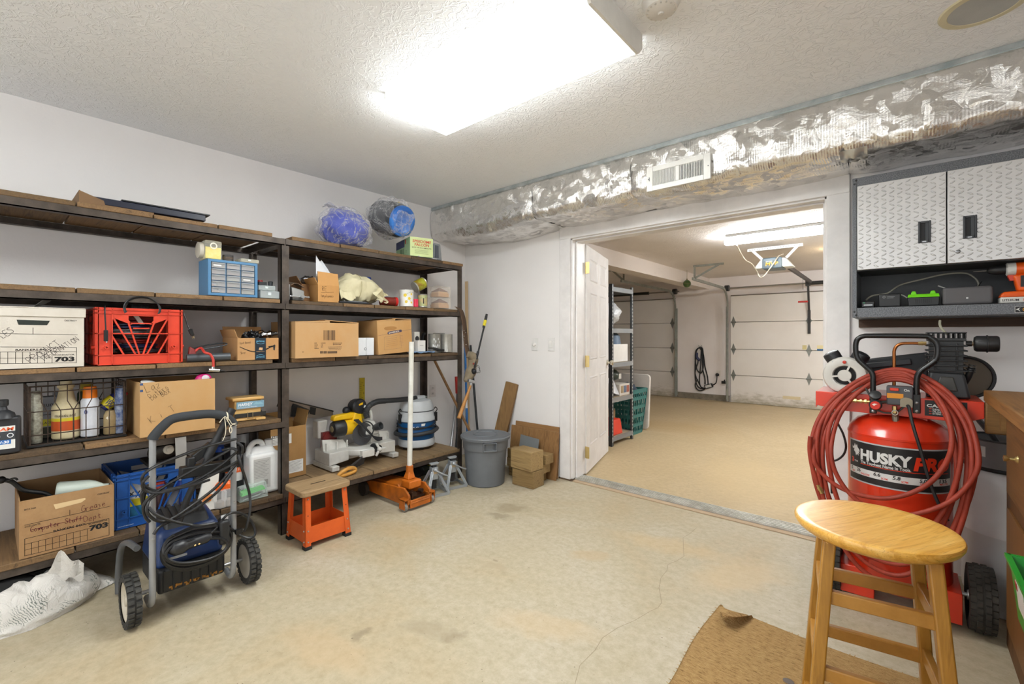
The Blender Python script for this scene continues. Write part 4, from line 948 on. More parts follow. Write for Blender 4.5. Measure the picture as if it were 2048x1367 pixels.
# dark oval jug and tape hanging under fourth shelf
dj = thing('dark_jug', 'dark brown oval jug with white cap lying above the blue crate', 'jug', (-3.03, Yx(332, -3.03), S5+.355))
q = MB(M('#2f2722', .5)); q.ball((0, 0, 0), (.05, .085, .055), 20, 14, T=Matrix.Rotation(.35, 4, 'X')); q.build('body', dj)
q = MB(M('#e0d9cc', .5)); q.disc((.045, .0, .0), (1, .1, .1), [(.024, 0), (.024, .01), (.015, .012), (.015, .028), (0, .028)], 16); q.build('cap', dj)
q = MB(M('#26221f', .7)); q.box(-.1, .09, -.09, .1, 0, .016); solo(q, 'dark_tray', 'dark flat tray across the blue crate under the oval jug', 'tray', (-3.05, Yx(332, -3.03), S5+.283))
q = MB(M('#a3a09c', .4, .3)); q.sheet(lambda u, v: (.01*math.sin(v*3), .048*u, -.16*v), 3, 8, .001); solo(q, 'hanging_tape_strip', 'strip of silver duct tape hanging below the fourth shelf', 'tape', (-2.87, Yx(350, -2.87), S4-.03))
# white square antifreeze style jug
jx = -2.94; jy = Yx(500, jx)
wj = thing('white_jug', 'large white plastic gallon jug with handle on the bottom shelf', 'jug', (jx, jy, S5+.002))
jw = M('#dededd', .4)
w = Yx(561, jx)-jy
q = MB(jw); q.hexa([(-.13, .006, 0), (0, .006, 0), (0, w-.006, 0), (-.13, w-.006, 0), (-.13, 0, .25), (0, 0, .25), (0, w, .25), (-.13, w, .25)]); q.build('body', wj, bevel=.02, seg=4)
q = MB(jw); q.taper(-.065, w*.5, .235, .285, .05, w*.46, .03, w*.3); q.build('shoulder', wj, bevel=.012, seg=3)
q = MB(jw); q.tube(spline([(-.065, .012, .235), (-.065, .022, .285), (-.065, .05, .312), (-.065, .085, .305), (-.065, .1, .27)], 6), .016, 10); q.build('handle', wj)
q = MB(jw); q.disc((-.065, w-.045, .28), (0, 0, 1), [(.03, 0), (.022, .008), (.024, .01), (.024, .034), (.022, .036), (0, .036)], 22); q.build('cap', wj)
q = MB(M('#b8b7b4', .6)); q.quad(FX(.0008, 0, 0), .02, w*.66, .04, .22); q.build('label', wj)
q = MB(M('#6d6c6a', .6)); TJ = FX(.0012, 0, 0)
for k in range(12): q.line(TJ, [(.024, .205-.009*k), (w*.6-.01*(k % 3), .205-.009*k)], .0016)
for k in range(8): q.line(TJ, [(w*.45+.003*k, .06), (w*.45+.003*k, .09)], .0015)
q.build('lettering', wj)
# clamshell with green sponge, tubs with orange lids, white bag, black canister
cl = thing('clamshell_pack', 'clear plastic pack with green insert in front of the white jug', 'pack', (-2.89, Yx(480, -2.89), S5+.002))
q = MB(clear('#f4fbf8', .12)); q.hexa([(-.08, 0, 0), (0, 0, 0), (0, .155, 0), (-.08, .155, 0), (-.08, .01, .075), (-.02, .01, .07), (-.02, .15, .085), (-.08, .15, .09)]); q.build('shell', cl, bevel=.004)
q = MB(M('#58b35c', .5)); q.hexa([(-.07, .012, .035), (-.01, .012, .03), (-.01, .14, .045), (-.07, .14, .05), (-.07, .02, .048), (-.015, .02, .045), (-.015, .135, .06), (-.07, .135, .064)]); q.build('insert', cl)
q = MB(steel)
for k in range(5): q.cyl((-.012-.01*k, .02+.018*k, .008), (-.012-.01*k, .11+.008*k, .02), .005, n=8)
q.build('hardware', cl)
for u, lb in ((440, 'clear tub with orange cap left of its twin behind the washer handle'), (456, 'clear tub with orange cap right of its twin behind the washer handle')):
    tb = thing('clear_tub', lb, 'tub', (-2.91, Yx(u, -2.91), S5+.002), group='orange capped tubs')
    MB(clear('#ffffff', .2)).lathe([(.03, 0), (.032, .005), (.032, .085), (.024, .1)], 20).build('body', tb)
    MB(M('#a9a29a', .6, .2)).lathe([(.029, .004), (.029, .035), (0, .04)], 16).build('contents', tb)
    MB(M('#e8641a', .4)).lathe([(.024, .096), (.024, .125), (.012, .14), (0, .14)], 18).build('cap', tb)
q = MB(M('#d9d6cf', .6)); q.hexa([(-.02, 0, 0), (0, 0, 0), (.0, .10, 0), (-.02, .10, 0), (-.05, .055, .19), (-.03, .055, .19), (-.03, .125, .19), (-.05, .125, .19)])
wp = thing('white_packet', 'white printed packet leaning behind the pressure washer cord', 'packet', (-2.90, Yx(390, -2.9), S5+.002)); q.build('body', wp, bevel=.003)
q = MB(M('#c2773a', .5)); q.add([(.001, .03, .05), (.001, .075, .05), (-.008, .085, .085), (-.008, .045, .085)], [(0, 1, 2, 3)]); q.build('printing', wp)
bk = can('black_canister', 'black round canister with orange and white label behind the clear pack', 'canister', -3.09, 469, S5+.002, .055, .30, M('#1e1f22', .35), 'tin', txt=(('RAD', .15, .02, .05, M('#e8e8e6', .5), -.3),))
MB(M('#d9d9d6', .5)).lathe([(.0558, .09), (.0558, .17)], 20, None, -1.3, .5).build('label', bk)
MB(M('#e4642a', .5)).lathe([(.0562, .14), (.0562, .17)], 20, None, -1.3, .5).build('label_band', bk)
# ---------------------------------------------------------------- second shelf, left bay
xf = -2.9; y0, y1 = Yx(416, xf), Yx(515, xf); w = y1-y0; h = .2
dc = thing('drawer_cabinet', 'blue metal parts cabinet with fifteen clear drawers', 'cabinet', (xf, y0, S2+.002))
bl = M('#4c80ab', .45)
q = MB(bl); t = .014
q.box(-.165, 0, 0, t, 0, h); q.box(-.165, 0, w-t, w, 0, h); q.box(-.165, 0, t, w-t, 0, t); q.box(-.165, 0, t, w-t, h-t, h); q.box(-.165, -.16, t, w-t, t, h-t)
q.build('body', dc)
q = MB(M('#3c6a92', .5)); cw = (w-2*t)/3; rh = (h-2*t)/5
for k in (1, 2): q.box(-.15, -.006, t+cw*k-.0025, t+cw*k+.0025, t, h-t)
for k in range(1, 5): q.box(-.15, -.006, t, w-t, t+rh*k-.001, t+rh*k+.001)
q.build('divider', dc)
cont = ['#b9a998', '#c96b3a', '#8d8f92', '#d8d4cc', '#a45a4a', '#6f7f5a', '#c9b23c', '#7a7f88']; rb = random.Random(4)
drm = clear('#eef0f2', .25, .2, .2)
for i in range(3):
    for j in range(5):
        ya, za = t+cw*i+.004, t+rh*j+.002; yb, zc = t+cw*(i+1)-.004, t+rh*(j+1)-.002
        d_ = MB(drm); d_.box(-.004, 0, ya, yb, za, zc); d_.box(-.14, -.004, ya, ya+.002, za, zc-.006); d_.box(-.14, -.004, yb-.002, yb, za, zc-.006); d_.box(-.14, -.004, ya+.002, yb-.002, za, za+.002)
        d_.box(0, .006, ya+.004, yb-.004, zc-.007, zc-.003); dd = d_.build('drawer', dc)
        c_ = MB(M(rb.choice(cont), .6, col2=rb.choice(cont), vs=60)); hh = rb.uniform(.008, .018)
        c_.box(-.13, -.006, ya+.004, yb-.004, za+.003, za+.003+hh); c_.build('contents', dd)
        if rb.random() < .2: c_ = MB(white); c_.box(.0002, .0008, ya+.008, yb-.02, za+.01, za+.018); c_.build('paper_label', dd)
ctop = S2+.002+h
jr = thing('clear_jar', 'clear square jar half filled with yellow anchors on the blue cabinet', 'jar', (-2.92, Yx(410, -2.92), ctop+.001))
w2 = Yx(444, -2.92)-Yx(410, -2.92)
MB(clear('#fffdf2', .2)).box(-.1, 0, 0, w2, 0, .105).build('body', jr, bevel=.008, seg=3)
MB(M('#e6d21e', .5, col2='#f0e68a', vs=45, bump=.6, bs=60)).box(-.095, -.004, .004, w2-.004, .004, .068).build('contents', jr)
MB(M('#c9c2b4', .5)).disc((-.05, -.001, .05), (0, -1, 0), [(.045, 0), (.045, .02), (.04, .022), (0, .022)], 24).build('lid', jr)
q = MB(M('#f2efdc', .5)); q.ring(FX(.001, 0, 0), (w2*.5, .075), .012, .018); q.build('emblem', jr)
for k in range(3):
    q = MB(M(['#4a423c', '#5c4a3a', '#3d3a38'][k], .5)); q.lathe([(.012, 0), (.027, 0), (.027, .011), (.012, .011)], 24); solo(q, 'tape_roll', ['bottom', 'middle', 'top'][k]+' dark tape roll of the stack on the blue cabinet', 'tape', (-2.94, Yx(456, -2.94), ctop+.001+.0118*k), group='dark tape rolls on the blue cabinet')
def organiser(label, x, u0, u1, z, h, d, tint='#e4ecee'):
    y0 = Yx(u0, x); w = Yx(u1, x)-y0
    o = thing('organiser_case', label, 'organiser', (x, y0, z))
    MB(clear(tint, .35, .2, .2)).box(-d, 0, 0, w, 0, h).build('case', o, bevel=.003)
    q = MB(M('#cfd6d8', .5)); q.box(-.002, .003, w*.38, w*.55, h*.4, h*.8); q.build('latch', o)
    q = MB(M('#b3aa98', .6, col2='#7f8890', vs=50)); q.box(-d+.004, -.004, .004, w-.004, .003, h*.55); q.build('contents', o); return o
organiser('flat clear case of yellowish bits on top right of the blue cabinet', -2.90, 482, 518, ctop+.001, .022, .1, '#f2efe0')
organiser('lower clear organiser case right of the blue cabinet', -2.90, 521, 559, S2+.002, .045, .12)
organiser('upper clear organiser case stacked right of the blue cabinet', -2.91, 517, 551, S2+.049, .03, .1)
q = MB(M('#25272b', .5)); q.box(-.05, 0, 0, .045, 0, .02); sm = thing('small_case', 'small dark case with red top on the stacked organisers', 'case', (-2.93, Yx(518, -2.93), S2+.081)); q.build('body', sm, bevel=.002)
q = MB(M('#8f2320', .5)); q.lathe([(.016, 0), (.014, .012), (0, .013)], 16, Matrix.Translation((-.025, .014, .02))); q.build('lid', sm)
q = MB(M('#26292d', .5)); q.lathe([(.012, 0), (.014, .025), (.01, .028)], 14); solo(q, 'small_jar', 'tiny dark jar beside the small red topped case', 'jar', (-2.94, Yx(541, -2.94), S2+.081))
# ---------------------------------------------------------------- second shelf, right bay
cv = M('#cfc7a6', .9, col2='#c3ba96', vs=9, bump=.3, bs=25)
q = MB(cv)
def canvas(u, v):
    a = u*2*PI; x = (v-.5)*2; R = (1-abs(x)**2.6)**.5 if abs(x) < 1 else 0
    sag = .55+.45*(1-max(0, x))
    nn = mnoise.noise(Vector((v*5, math.cos(a)*1.6, math.sin(a)*1.6)))*.022+mnoise.noise(Vector((v*13, math.cos(a)*4, math.sin(a)*4+9)))*.010
    fold = .008*abs(math.sin(v*17+a))
    return (-.11+(.088*R+nn)*math.cos(a), .185*x+.02*math.sin(a), max(.0, .10*sag+(.098*sag*R+nn+fold)*math.sin(a)))
q.grid(canvas, 40, 44, True); q.build
dr = thing('canvas_drop_cloth', 'rolled beige canvas drop cloth bundle on the second shelf', 'cloth', (-2.9, (Yx(680, -2.95)+Yx(766, -2.95))/2, S2+.016)); q.build('bundle', dr)
q = MB(cv)
q.grid(lambda u, v: (.0+.02*math.sin(6*u)+.0, .07+.10*u+.02*math.sin(9*v), .01+.10*v*(1-.5*u)+.012*math.sin(11*u+5*v)), 12, 10)
q.build('loose_fold', dr); q = MB(cv); q.sheet(lambda u, v: (-.005-.03*v+.012*math.sin(9*u+2), -.19+.12*u, .012+.06*v+.01*math.sin(8*u)), 10, 6, .003); q.build('loose_fold', dr)
q = MB(M('#a89d74', .9)); q.tube([(-.11+.104*math.cos(a), -.03+.01*math.sin(a), .098+.105*math.sin(a)) for a in [k*PI/14 for k in range(-5, 20)]], .002, 5); q.build('tie_string', dr)
can('capped_bottle', 'bottle with blue cap and coloured label behind the canvas bundle', 'bottle', -3.1, 735, S2+.002, .035, .19, M('#c9c5bf', .4, col2='#b0443a', vs=18), cap=(.03, M('#27408c', .4)))
q = MB(M('#2a2c30', .4)); q.box(-.05, 0, 0, .22, 0, .010); q.m(M('#8f959c', .3, .4)).box(-.04, .002, .07, .2, .010, .014); solo(q, 'flat_black_case', 'flat black case lying under the canvas bundle', 'case', (-2.89, Yx(680, -2.89), S2+.002))
rl = thing('red_roll', 'dark red roll of film lying on its side on the second shelf', 'roll', (-2.93, Yx(769, -2.93), S2+.034))
MB(M('#7b2a20', .3, col2='#5a2018', vs=5)).cyl((-.02, -.02, 0), (.0, .10, 0), .032, n=22).build('roll', rl); q = MB(M('#c01f1c', .35)); q.disc((.0, .10, 0), (.02, .12, 0), [(.034, -.012), (.034, .006), (.02, .008), (.016, .004), (0, .004)], 22); q.build('end_cap', rl)
fb = can('white_tub', 'white plastic tub with yellow flower print on the second shelf', 'tub', -2.935, 813, S2+.002, .054, .128, M('#e3e3de', .4), 'tin')
q = MB(M('#e0c22c', .5)); rb = random.Random(2)
def petal(cx, cz, r_, m_=q):
    for k in range(5):
        a = k*2*PI/5
        pts = [(cx+r_*.55*math.cos(a)+r_*.45*math.cos(b_), cz+r_*.55*math.sin(a)+r_*.45*math.sin(b_)) for b_ in [j*PI/4 for j in range(8)]]
        m_.add([(.0553*math.cos(A_+x/.054), .0553*math.sin(A_+x/.054), z) for x, z in pts], [tuple(range(8))])
for cx, cz, r_ in ((-.02, .085, .014), (.012, .06, .012), (-.012, .035, .012), (.03, .095, .009), (.03, .03, .009)): petal(cx, cz, r_)
q.build('flower_print', fb)
q = MB(M('#5a6f3a', .6))
for pts in (((-.02, .085), (.0, .1), (.02, .11), (.045, .108)), ((.012, .06), (.0, .05), (-.012, .035)), ((.03, .03), (.02, .045), (.012, .06))):
    for a, b_ in zip(pts[:-1], pts[1:]):
        q.add([(.0551*math.cos(A_+x/.054), .0551*math.sin(A_+x/.054), z) for x, z in ((a[0], a[1]-.001), (b_[0], b_[1]-.001), (b_[0], b_[1]+.001), (a[0], a[1]+.001))], [(0, 1, 2, 3)])
q.build('stem_print', fb)
can('pink_cup', 'small bright pink cup between the white tub and the tin', 'cup', -2.915, 831, S2+.002, .022, .062, M('#d9304e', .4), 'tin')
can('tin_can', 'tin can with orange label and letter T on the second shelf', 'can', -2.925, 845, S2+.002, .0375, .105, M('#a8a59e', .3, .6), 'tin', bands=((.01, .095, M('#c9a878', .5, col2='#8fae7c', vs=30)),), txt=(('T', .03, .05, .04, M('#33261f', .6), A_),))
can('tin_can', 'green and yellow tin can lying tilted on top of the T can', 'can', -2.96, 829, S2+.16, .045, .10, M('#b9b7b0', .3, .6), 'tin', bands=((.012, .09, M('#a9b42a', .4, col2='#7a3a1c', vs=22)),), tilt=(-1.05, .25, 0))
for k in range(2):
    y = Yx(879, -2.95); z = S2+.003+.092*k
    pc = thing('post_cap', ('upper' if k else 'lower')+' wooden post cap in a clear box at the end of the second shelf', 'post cap', (-2.95, y, z), .0, 'boxed wooden post caps')
    MB(clear('#fbf7f2', .16)).box(-.065, .065, -.065, .065, 0, .088).build('clear_box', pc)
    MB(M('#c99d6b', .6, col2='#b78a58')).box(-.055, .055, -.055, .055, .002, .035).build('base', pc, bevel=.003)
    MB(M('#d8b182', .6)).box(-.048, .048, -.048, .048, .035, .046).build('neck', pc, bevel=.002)
    MB(M('#7a4a38', .5)).taper(0, 0, .046, .082, .052, .052, .004, .004).build('pyramid_top', pc)
# ---------------------------------------------------------------- third shelf, right end
can('steel_can', 'open steel can with dripped white paint at the right of third shelf', 'can', -2.95, 869, S3+.002, .0505, .155, M('#9a9993', .35, .4, col2='#86847f', vs=14), 'tin')
q = MB(M('#e9ebee', .6)); rb = random.Random(8)
for k in range(9):
    a = -.9+k*.14; z1 = rb.uniform(.05, .12); wd_ = .06
    q.add([(.0525*math.cos(a+s_*wd_), .0525*math.sin(a+s_*wd_), z) for s_, z in ((-1, z1), (1, z1), (1, z1-.018), (-1, z1-.018))], [(0, 1, 2, 3)])
o_ = bpy.data.objects['steel_can']; q.build('paint_drip', o_)
can('steel_can', 'plain ribbed steel can nearest the right end post of third shelf', 'can', -2.945, 893, S3+.002, .0505, .15, M('#b9b7b0', .32, .45, col2='#a19f99', vs=12), 'tin')
can('steel_can', 'plain steel can at the back behind the paint dripped can', 'can', -3.08, 878, S3+.002, .0505, .16, M('#a5a39d', .35, .4), 'tin')
q = MB(M('#dcdad6', .5)); q.box(-.06, 0, 0, .075, 0, .088); sw = thing('small_box', 'small square white box in front of the paint dripped can', 'box', (-2.91, Yx(836, -2.91), S3+.014)); q.build('body', sw, bevel=.002)
q = MB(dgrey); q.text(FX(0, 0, 0), 'miter', .018, .045, .008, .036); q.build('lettering', sw)
q = MB(M('#7d9cc4', .9, bump=.5, bs=30)); q.sheet(lambda u, v: (-.1*v, .2*u, .008+.010*mnoise.noise(Vector((u*5, v*4, 0)))), 16, 8, .004); solo(q, 'blue_rag', 'pale blue rag lying on the right end of third shelf', 'rag', (-2.885, Yx(830, -2.885), S3+.003))
q = MB(M('#1d1e20', .5)); q.tube(spline([(0, 0, .025), (.005, .05, .02), (.01, .1, .008), (.012, .15, .004)], 6), [.008]*6+[.011]*13, 8); solo(q, 'wire_brush', 'black handled brush lying on the blue rag before the cans', 'brush', (-2.90, Yx(857, -2.9), S3+.016))
cb = thing('coffee_box', 'white and grey box with round dark picture beside the tipped box', 'box', (-2.95, Yx(826, -2.95)+.015, S3+.002)); MB(M('#c6c4be', .5)).box(-.1, 0, 0, .05, 0, .17).build('body', cb, bevel=.002)
q = MB(M('#202124', .5)); q.ring(FX(0, 0, 0), (.025, .115), .0, .02); q.build('picture', cb)
q = MB(black); q.bar((0, 0, 0), (-.02, .04, .13), .016, .012); q.bar((-.02, .04, .13), (-.02, .06, .12), .012, .02); solo(q, 'bar_clamp', 'black bar clamp standing behind the white box near the cans', 'clamp', (-3.05, Yx(842, -3.05), S3+.03))
# ---------------------------------------------------------------- top shelf
ty = Yx(158, -2.93); tw = Yx(412, -2.93)-ty
fd = thing('flat_case', 'flat dark navy case in a cardboard tray on top of the shelving', 'case', (-2.93, ty, S1+.002))
q = MB(M('#1c2135', .35)); q.box(-.38, -.004, .03, tw, .012, .045); q.build('case', fd, bevel=.003)
q = MB(M('#86694c', .9)); q.box(-.39, 0, 0, tw*.55, 0, .011); q.box(-.39, 0, 0, .004, .011, .062); q.hexa([(-.004, .004, .011), (0, .004, .011), (0, tw*.18, .011), (-.004, tw*.18, .011), (-.004, .004, .06), (0, .004, .06), (0, tw*.17, .03), (-.004, tw*.17, .03)]); q.build('tray', fd)
q = MB(M('#101114', .4)); q.box(-.40, 0, tw*.3, tw+.02, .046, .052); q.build('cover', fd)
def bag(name, label, x, u, z, r, inner, rz=0, end=None, seed=1):
    o = thing(name, label, 'bag', (x, Yx(u, x), z), rz)
    rx, ry, rz_ = r
    MB(inner).ball((0, 0, rz_), (rx*.92, ry*.92, rz_*.94), 40, 30, .17, 3.0, seed=seed).build('contents', o)
    m_ = MB(clear('#fbfbfd', .06, .12, .9, .25)); m_.ball((0, 0, rz_*1.02), (rx*1.04, ry*1.06, rz_*1.04), 48, 36, .18, 2.4, seed=seed); m_.build('plastic_wrap', o)
    return o
bb = bag('bagged_bedding', 'royal blue bedding in a clear plastic bag on the top shelf', -3.08, 690, S1+.004, (.15, .19, .145), M('#3148b4', .8, col2='#24389a', vs=5, bump=.4, bs=14, bd=.01), seed=2)
q = MB(clear('#fbfbfd', .2, .15, .9, .5))
q.sheet(lambda u, v: (-.02+.10*(u-.5)+.02*math.sin(9*u), -.02-.12*v+.05*(u-.5)*(1-v), .285+.02*v+.025*math.sin(8*v)*(u-.5)), 8, 10, .001); q.build('bag_neck', bb)
sb_ = thing('bagged_sleeping_bag', 'rolled blue and grey sleeping bag in clear plastic on the top shelf', 'bag', (-3.06, Yx(782, -3.06), S1+.30), .25)
sl = MB(M('#3e4044', .8, bump=.4, bs=16, bd=.01)); prof = [(0, -.15), (.09, -.15), (.125, -.12), (.135, 0), (.128, .10), (.118, .13)]
sl.disc((0, 0, 0), (1, -.15, -.3), prof, 28); sl.build('roll', sb_)
sl = MB(M('#3a7fd0', .7, col2='#2b62b0', vs=9, bump=.5, bs=14, bd=.01)); sl.disc((0, 0, 0), (1, -.15, -.3), [(.119, .125), (.115, .15), (.085, .165), (.06, .155), (0, .15)], 28); sl.build('roll_end', sb_)
sl = MB(clear('#fbfbfd', .05, .12, .9, .25)); d_ = Vector((1, -.15, -.3)).normalized()
sl.ball((0, 0, 0), (.158, .158, .205), 44, 32, .17, 3.0, T=d_.to_track_quat('Z', 'Y').to_matrix().to_4x4(), seed=5); sl.build('plastic_wrap', sb_)
q = MB(M('#d9b83a', .5)); q.ball((0, 0, 0), .008, 8, 6, T=Matrix.Translation((.06, .02, .125))); q.build('cord_end', sb_)
# green cookware box under it
xf = -2.915
u0, u1 = 752, 856
gy0 = Yx(752, -3.0); ge = MB(M('#a9c79a', .6, col2='#9dbb8e'))
gb = thing('green_box', 'pale green and yellow printed carton under the sleeping bag', 'box', (-2.91, Yx(820, -2.91), S1+.002), -.28)
gd = .32; gw = Yx(857, -2.91)-Yx(820, -2.91)+.01; gh = .15
q = MB(M('#a3c296', .6, col2='#98b78b')); q.box(-gd, 0, 0, gw, 0, gh); q.build('body', gb, bevel=.002)
Tg = FX(.0008, 0, 0)
q = MB(M('#cfdd9f', .6)); q.quad(Tg, .001, gw-.001, .001, gh-.001); q.build('end_panel', gb)
q = MB(M('#cc3a2a', .6)); Tg = FX(.0014, 0, 0); q.text(Tg, 'SPEEDOME', gw*.5, .108, .02, gw*.8, .02, .1, 'C'); q.text(Tg, 'FALCON', gw*.5, .082, .02, gw*.62, .02, .1, 'C'); q.build('lettering', gb)
q = MB(ink); q.text(Tg, 'SETS UP IN A MINUTE', gw*.5, .064, .008, gw*.85, .01, 0, 'C')
for k in range(5): q.line(Tg, [(gw*.2, .05-.007*k), (gw*.8-.01*(k % 2), .05-.007*k)], .001)
q.build('printing', gb)
Ts = frame((0, -.0008, 0), (1, 0, 0), (0, 0, 1))
q = MB(M('#2a3564', .6)); q.quad(Ts, -gd+.004, -.12, .085, gh-.004); q.build('blue_panel', gb)
q = MB(M('#b8322a', .6)); q.quad(Ts, -.105, -.085, .105, .14, .001); q.build('red_mark', gb)
q = MB(M('#6f8d68', .6))
for k in range(4): q.line(Ts, [(-.07, .135-.011*k), (-.015-.006*k, .135-.011*k)], .002, .001)
q.quad(Ts, -.22, -.16, .03, .075, .001); q.quad(Ts, -.15, -.13, .03, .075, .001); q.ring(Ts, (-.08, .045), .006, .01, z=.001); q.build('side_printing', gb)
# lantern and flat lid at the end of top shelf
ln_ = thing('portable_lantern', 'small grey lantern standing at the end of the top shelf', 'lantern', (-2.97, Yx(867, -2.97), S1+.012))
q = MB(M('#8d9194', .4)); q.hexa([(-.06, 0, 0), (0, 0, 0), (0, .10, 0), (-.06, .10, 0), (-.05, .015, .145), (-.006, .015, .145), (-.006, .085, .145), (-.05, .085, .145)]); q.build('body', ln_, bevel=.014, seg=3)
q = MB(M('#565c66', .5, bump=.5, bs=300)); q.hexa([(.0, .012, .02), (.003, .012, .02), (.003, .055, .02), (.0, .055, .02), (-.004, .02, .125), (-.001, .02, .125), (-.001, .055, .125), (-.004, .055, .125)]); q.build('grille', ln_)
q = MB(clear('#e6e6ea', .5, .2, .2)); q.box(-.16, 0, 0, .19, 0, .008); q.tube([(0, 0, .004), (0, .19, .004), (-.16, .19, .004), (-.16, 0, .004)], .005, 6, True); solo(q, 'clear_tray', 'clear plastic tray lying flat under the small lantern', 'tray', (-2.89, Yx(837, -2.89), S1+.001), .05)
# ================================================================ things on the floor and the low shelf, left side
def wmb(o, *mats):
    """a builder that takes room coordinates and stores them in the axes of o"""
    m_ = MB(*mats); m_.T = (Matrix.Translation(o.location) @ o.rotation_euler.to_matrix().to_4x4()).inverted(); return m_
def pxs(zx, zy, sc_, ox, oy, **k):
    """points read from an enlarged print"""
    return [at(ox+a/sc_, oy+b_/sc_, **k) for a, b_ in zip(zx, zy)]
# ---------------------------------------------------------------- pressure washer
pw = thing('pressure_washer', 'blue and black pressure washer on two ribbed wheels with grey tube handle', 'pressure washer', (-2.46, .63, 0))
tube_m = M('#9b9da0', .4, .35); foam = M('#33363a', .85, bump=.2, bs=120)
yl_, yr_, tx = .466, .772, -2.40
q = wmb(pw, tube_m)
q.tube(spline([(tx-.10, yl_, .085), (tx-.04, yl_, .075), (tx-.008, yl_, .11), (tx, yl_, .2), (tx, yl_, .5), (tx, yl_, .80)], 6), .0125, 12)
q.build('frame_tube', pw)
q = wmb(pw, tube_m); q.tube(spline([(tx-.10, yr_, .085), (tx-.04, yr_, .075), (tx-.008, yr_, .11), (tx, yr_, .2), (tx, yr_, .5), (tx, yr_, .81)], 6), .0125, 12); q.build('frame_tube', pw)
q = wmb(pw, foam); q.tube(spline([(tx, yl_, .785), (tx, yl_+.006, .80), (tx, yl_+.035, .835), (tx, yl_+.07, .862), (tx, .60, .868), (tx, .68, .865), (tx, yr_-.035, .845), (tx, yr_-.006, .815), (tx, yr_, .80)], 7), .0195, 12); q.build('handle_grip', pw)
q = wmb(pw, M('#6d6f72', .4, .4)); q.tube(spline([(-2.52, yl_-.03, .30), (-2.62, yl_-.045, .30), (-2.74, yl_-.05, .24), (-2.80, yl_-.05, .10), (-2.80, yl_-.05, .012)], 7), .0135, 10); q.build('rear_foot', pw)
q = wmb(pw, M('#6d6f72', .4, .4)); q.tube(spline([(-2.52, yr_+.03, .30), (-2.62, yr_+.04, .30), (-2.74, yr_+.045, .24), (-2.80, yr_+.045, .10), (-2.80, yr_+.045, .012)], 7), .0135, 10); q.build('rear_foot', pw)
blk = M('#1a1b1d', .5); nav = M('#15305f', .4, col2='#122a54')
q = wmb(pw, blk); q.box(-2.74, -2.435, .492, .748, .10, .205); q.build('base_tray', pw, bevel=.012, seg=3)
q = wmb(pw, M('#141516', .6))
for k in range(7): q.box(-2.436, -2.428, .51+k*.034, .516+k*.034, .11, .2)
q.build('base_rib', pw)
q = wmb(pw, M('#a5722e', .85, col2='#7d5420', vs=60)); rb = random.Random(6)
for k in range(26):
    y = .53+.2*k/26; z = .112+.0+rb.uniform(-.006, .010)
    q.box(-2.4348, -2.4325, y, y+rb.uniform(.006, .014), z, z+rb.uniform(.003, .012))
q.build('dried_mud', pw)
q = wmb(pw, nav); q.hexa([(-2.73, .484, .2), (-2.45, .484, .2), (-2.45, .752, .2), (-2.73, .752, .2), (-2.70, .50, .385), (-2.50, .50, .345), (-2.50, .74, .345), (-2.70, .74, .385)]); q.build('housing', pw, bevel=.025, seg=4)
q = wmb(pw, blk); q.hexa([(-2.66, .52, .355), (-2.50, .53, .325), (-2.50, .71, .325), (-2.66, .72, .355), (-2.66, .53, .41), (-2.54, .54, .385), (-2.54, .70, .385), (-2.66, .71, .41)]); q.build('motor_cover', pw, bevel=.01)
q = wmb(pw, M('#26282b', .5))
for k in range(6): q.hexa([(-2.66+.0, .545+.026*k, .408), (-2.545, .545+.026*k, .384), (-2.545, .557+.026*k, .384), (-2.66, .557+.026*k, .408), (-2.66, .545+.026*k, .416), (-2.545, .545+.026*k, .392), (-2.545, .557+.026*k, .392), (-2.66, .557+.026*k, .416)])
q.build('cooling_fin', pw)
q = wmb(pw, M('#cfd2d4', .4)); q.box(-2.4495, -2.447, .52, .60, .235, .245); q.build('model_strip', pw)
q = wmb(pw, steel); q.cyl((-2.50, .40, .108), (-2.50, .90, .108), .008); q.build('axle', pw)
q = wmb(pw, steel)
for (y, z) in ((yl_, .37), (yr_, .44)): q.disc((tx+.012, y, z), (1, 0, 0), [(.005, 0), (.005, .003), (0, .004)], 10); 
q.build('bolt', pw)
for y, out in ((.405, -1), (.862, 1)):
    c = Vector((-2.472, y, .108))
    w_ = wmb(pw, M('#c2b9a8', .6) if out < 0 else M('#a9a398', .6)); w_.T = w_.T @ Matrix.Translation(c) @ Matrix.Rotation(out*PI/2*-1, 4, 'X')
    w_.lathe([(0, .018), (.018, .018), (.02, .012), (.03, .006), (.068, .004), (.074, .016), (.080, .018), (.080, -.02)], 36)
    for k in range(10):
        a = k*PI/5; w_.box(.02, .072, -.003, .003, .0, .009, Matrix.Rotation(a, 4, 'Z'))
    h_ = w_.build('wheel', pw)
    t_ = wmb(pw, M('#232323', .8, col2='#3a3834', vs=30)); t_.T = t_.T @ Matrix.Translation(c) @ Matrix.Rotation(out*PI/2*-1, 4, 'X')
    t_.lathe([(.08, -.022), (.096, -.024), (.102, -.02), (.102, .02), (.096, .024), (.08, .022)], 40, cap=False)
    t_.build('tyre', h_)
    tr_ = wmb(pw, M('#2a2a29', .8, col2='#45433e', vs=30)); tr_.T = t_.T.copy()
    for k in range(26):
        a = 2*PI*k/26
        for s_ in (-1, 1):
            tr_.box(.098, .108, -.0075, .0075, min(s_*.003, s_*.023), max(s_*.003, s_*.023), Matrix.Rotation(a+(.06 if s_ > 0 else -.06), 4, 'Z'))
    tr_.build('tread', h_)
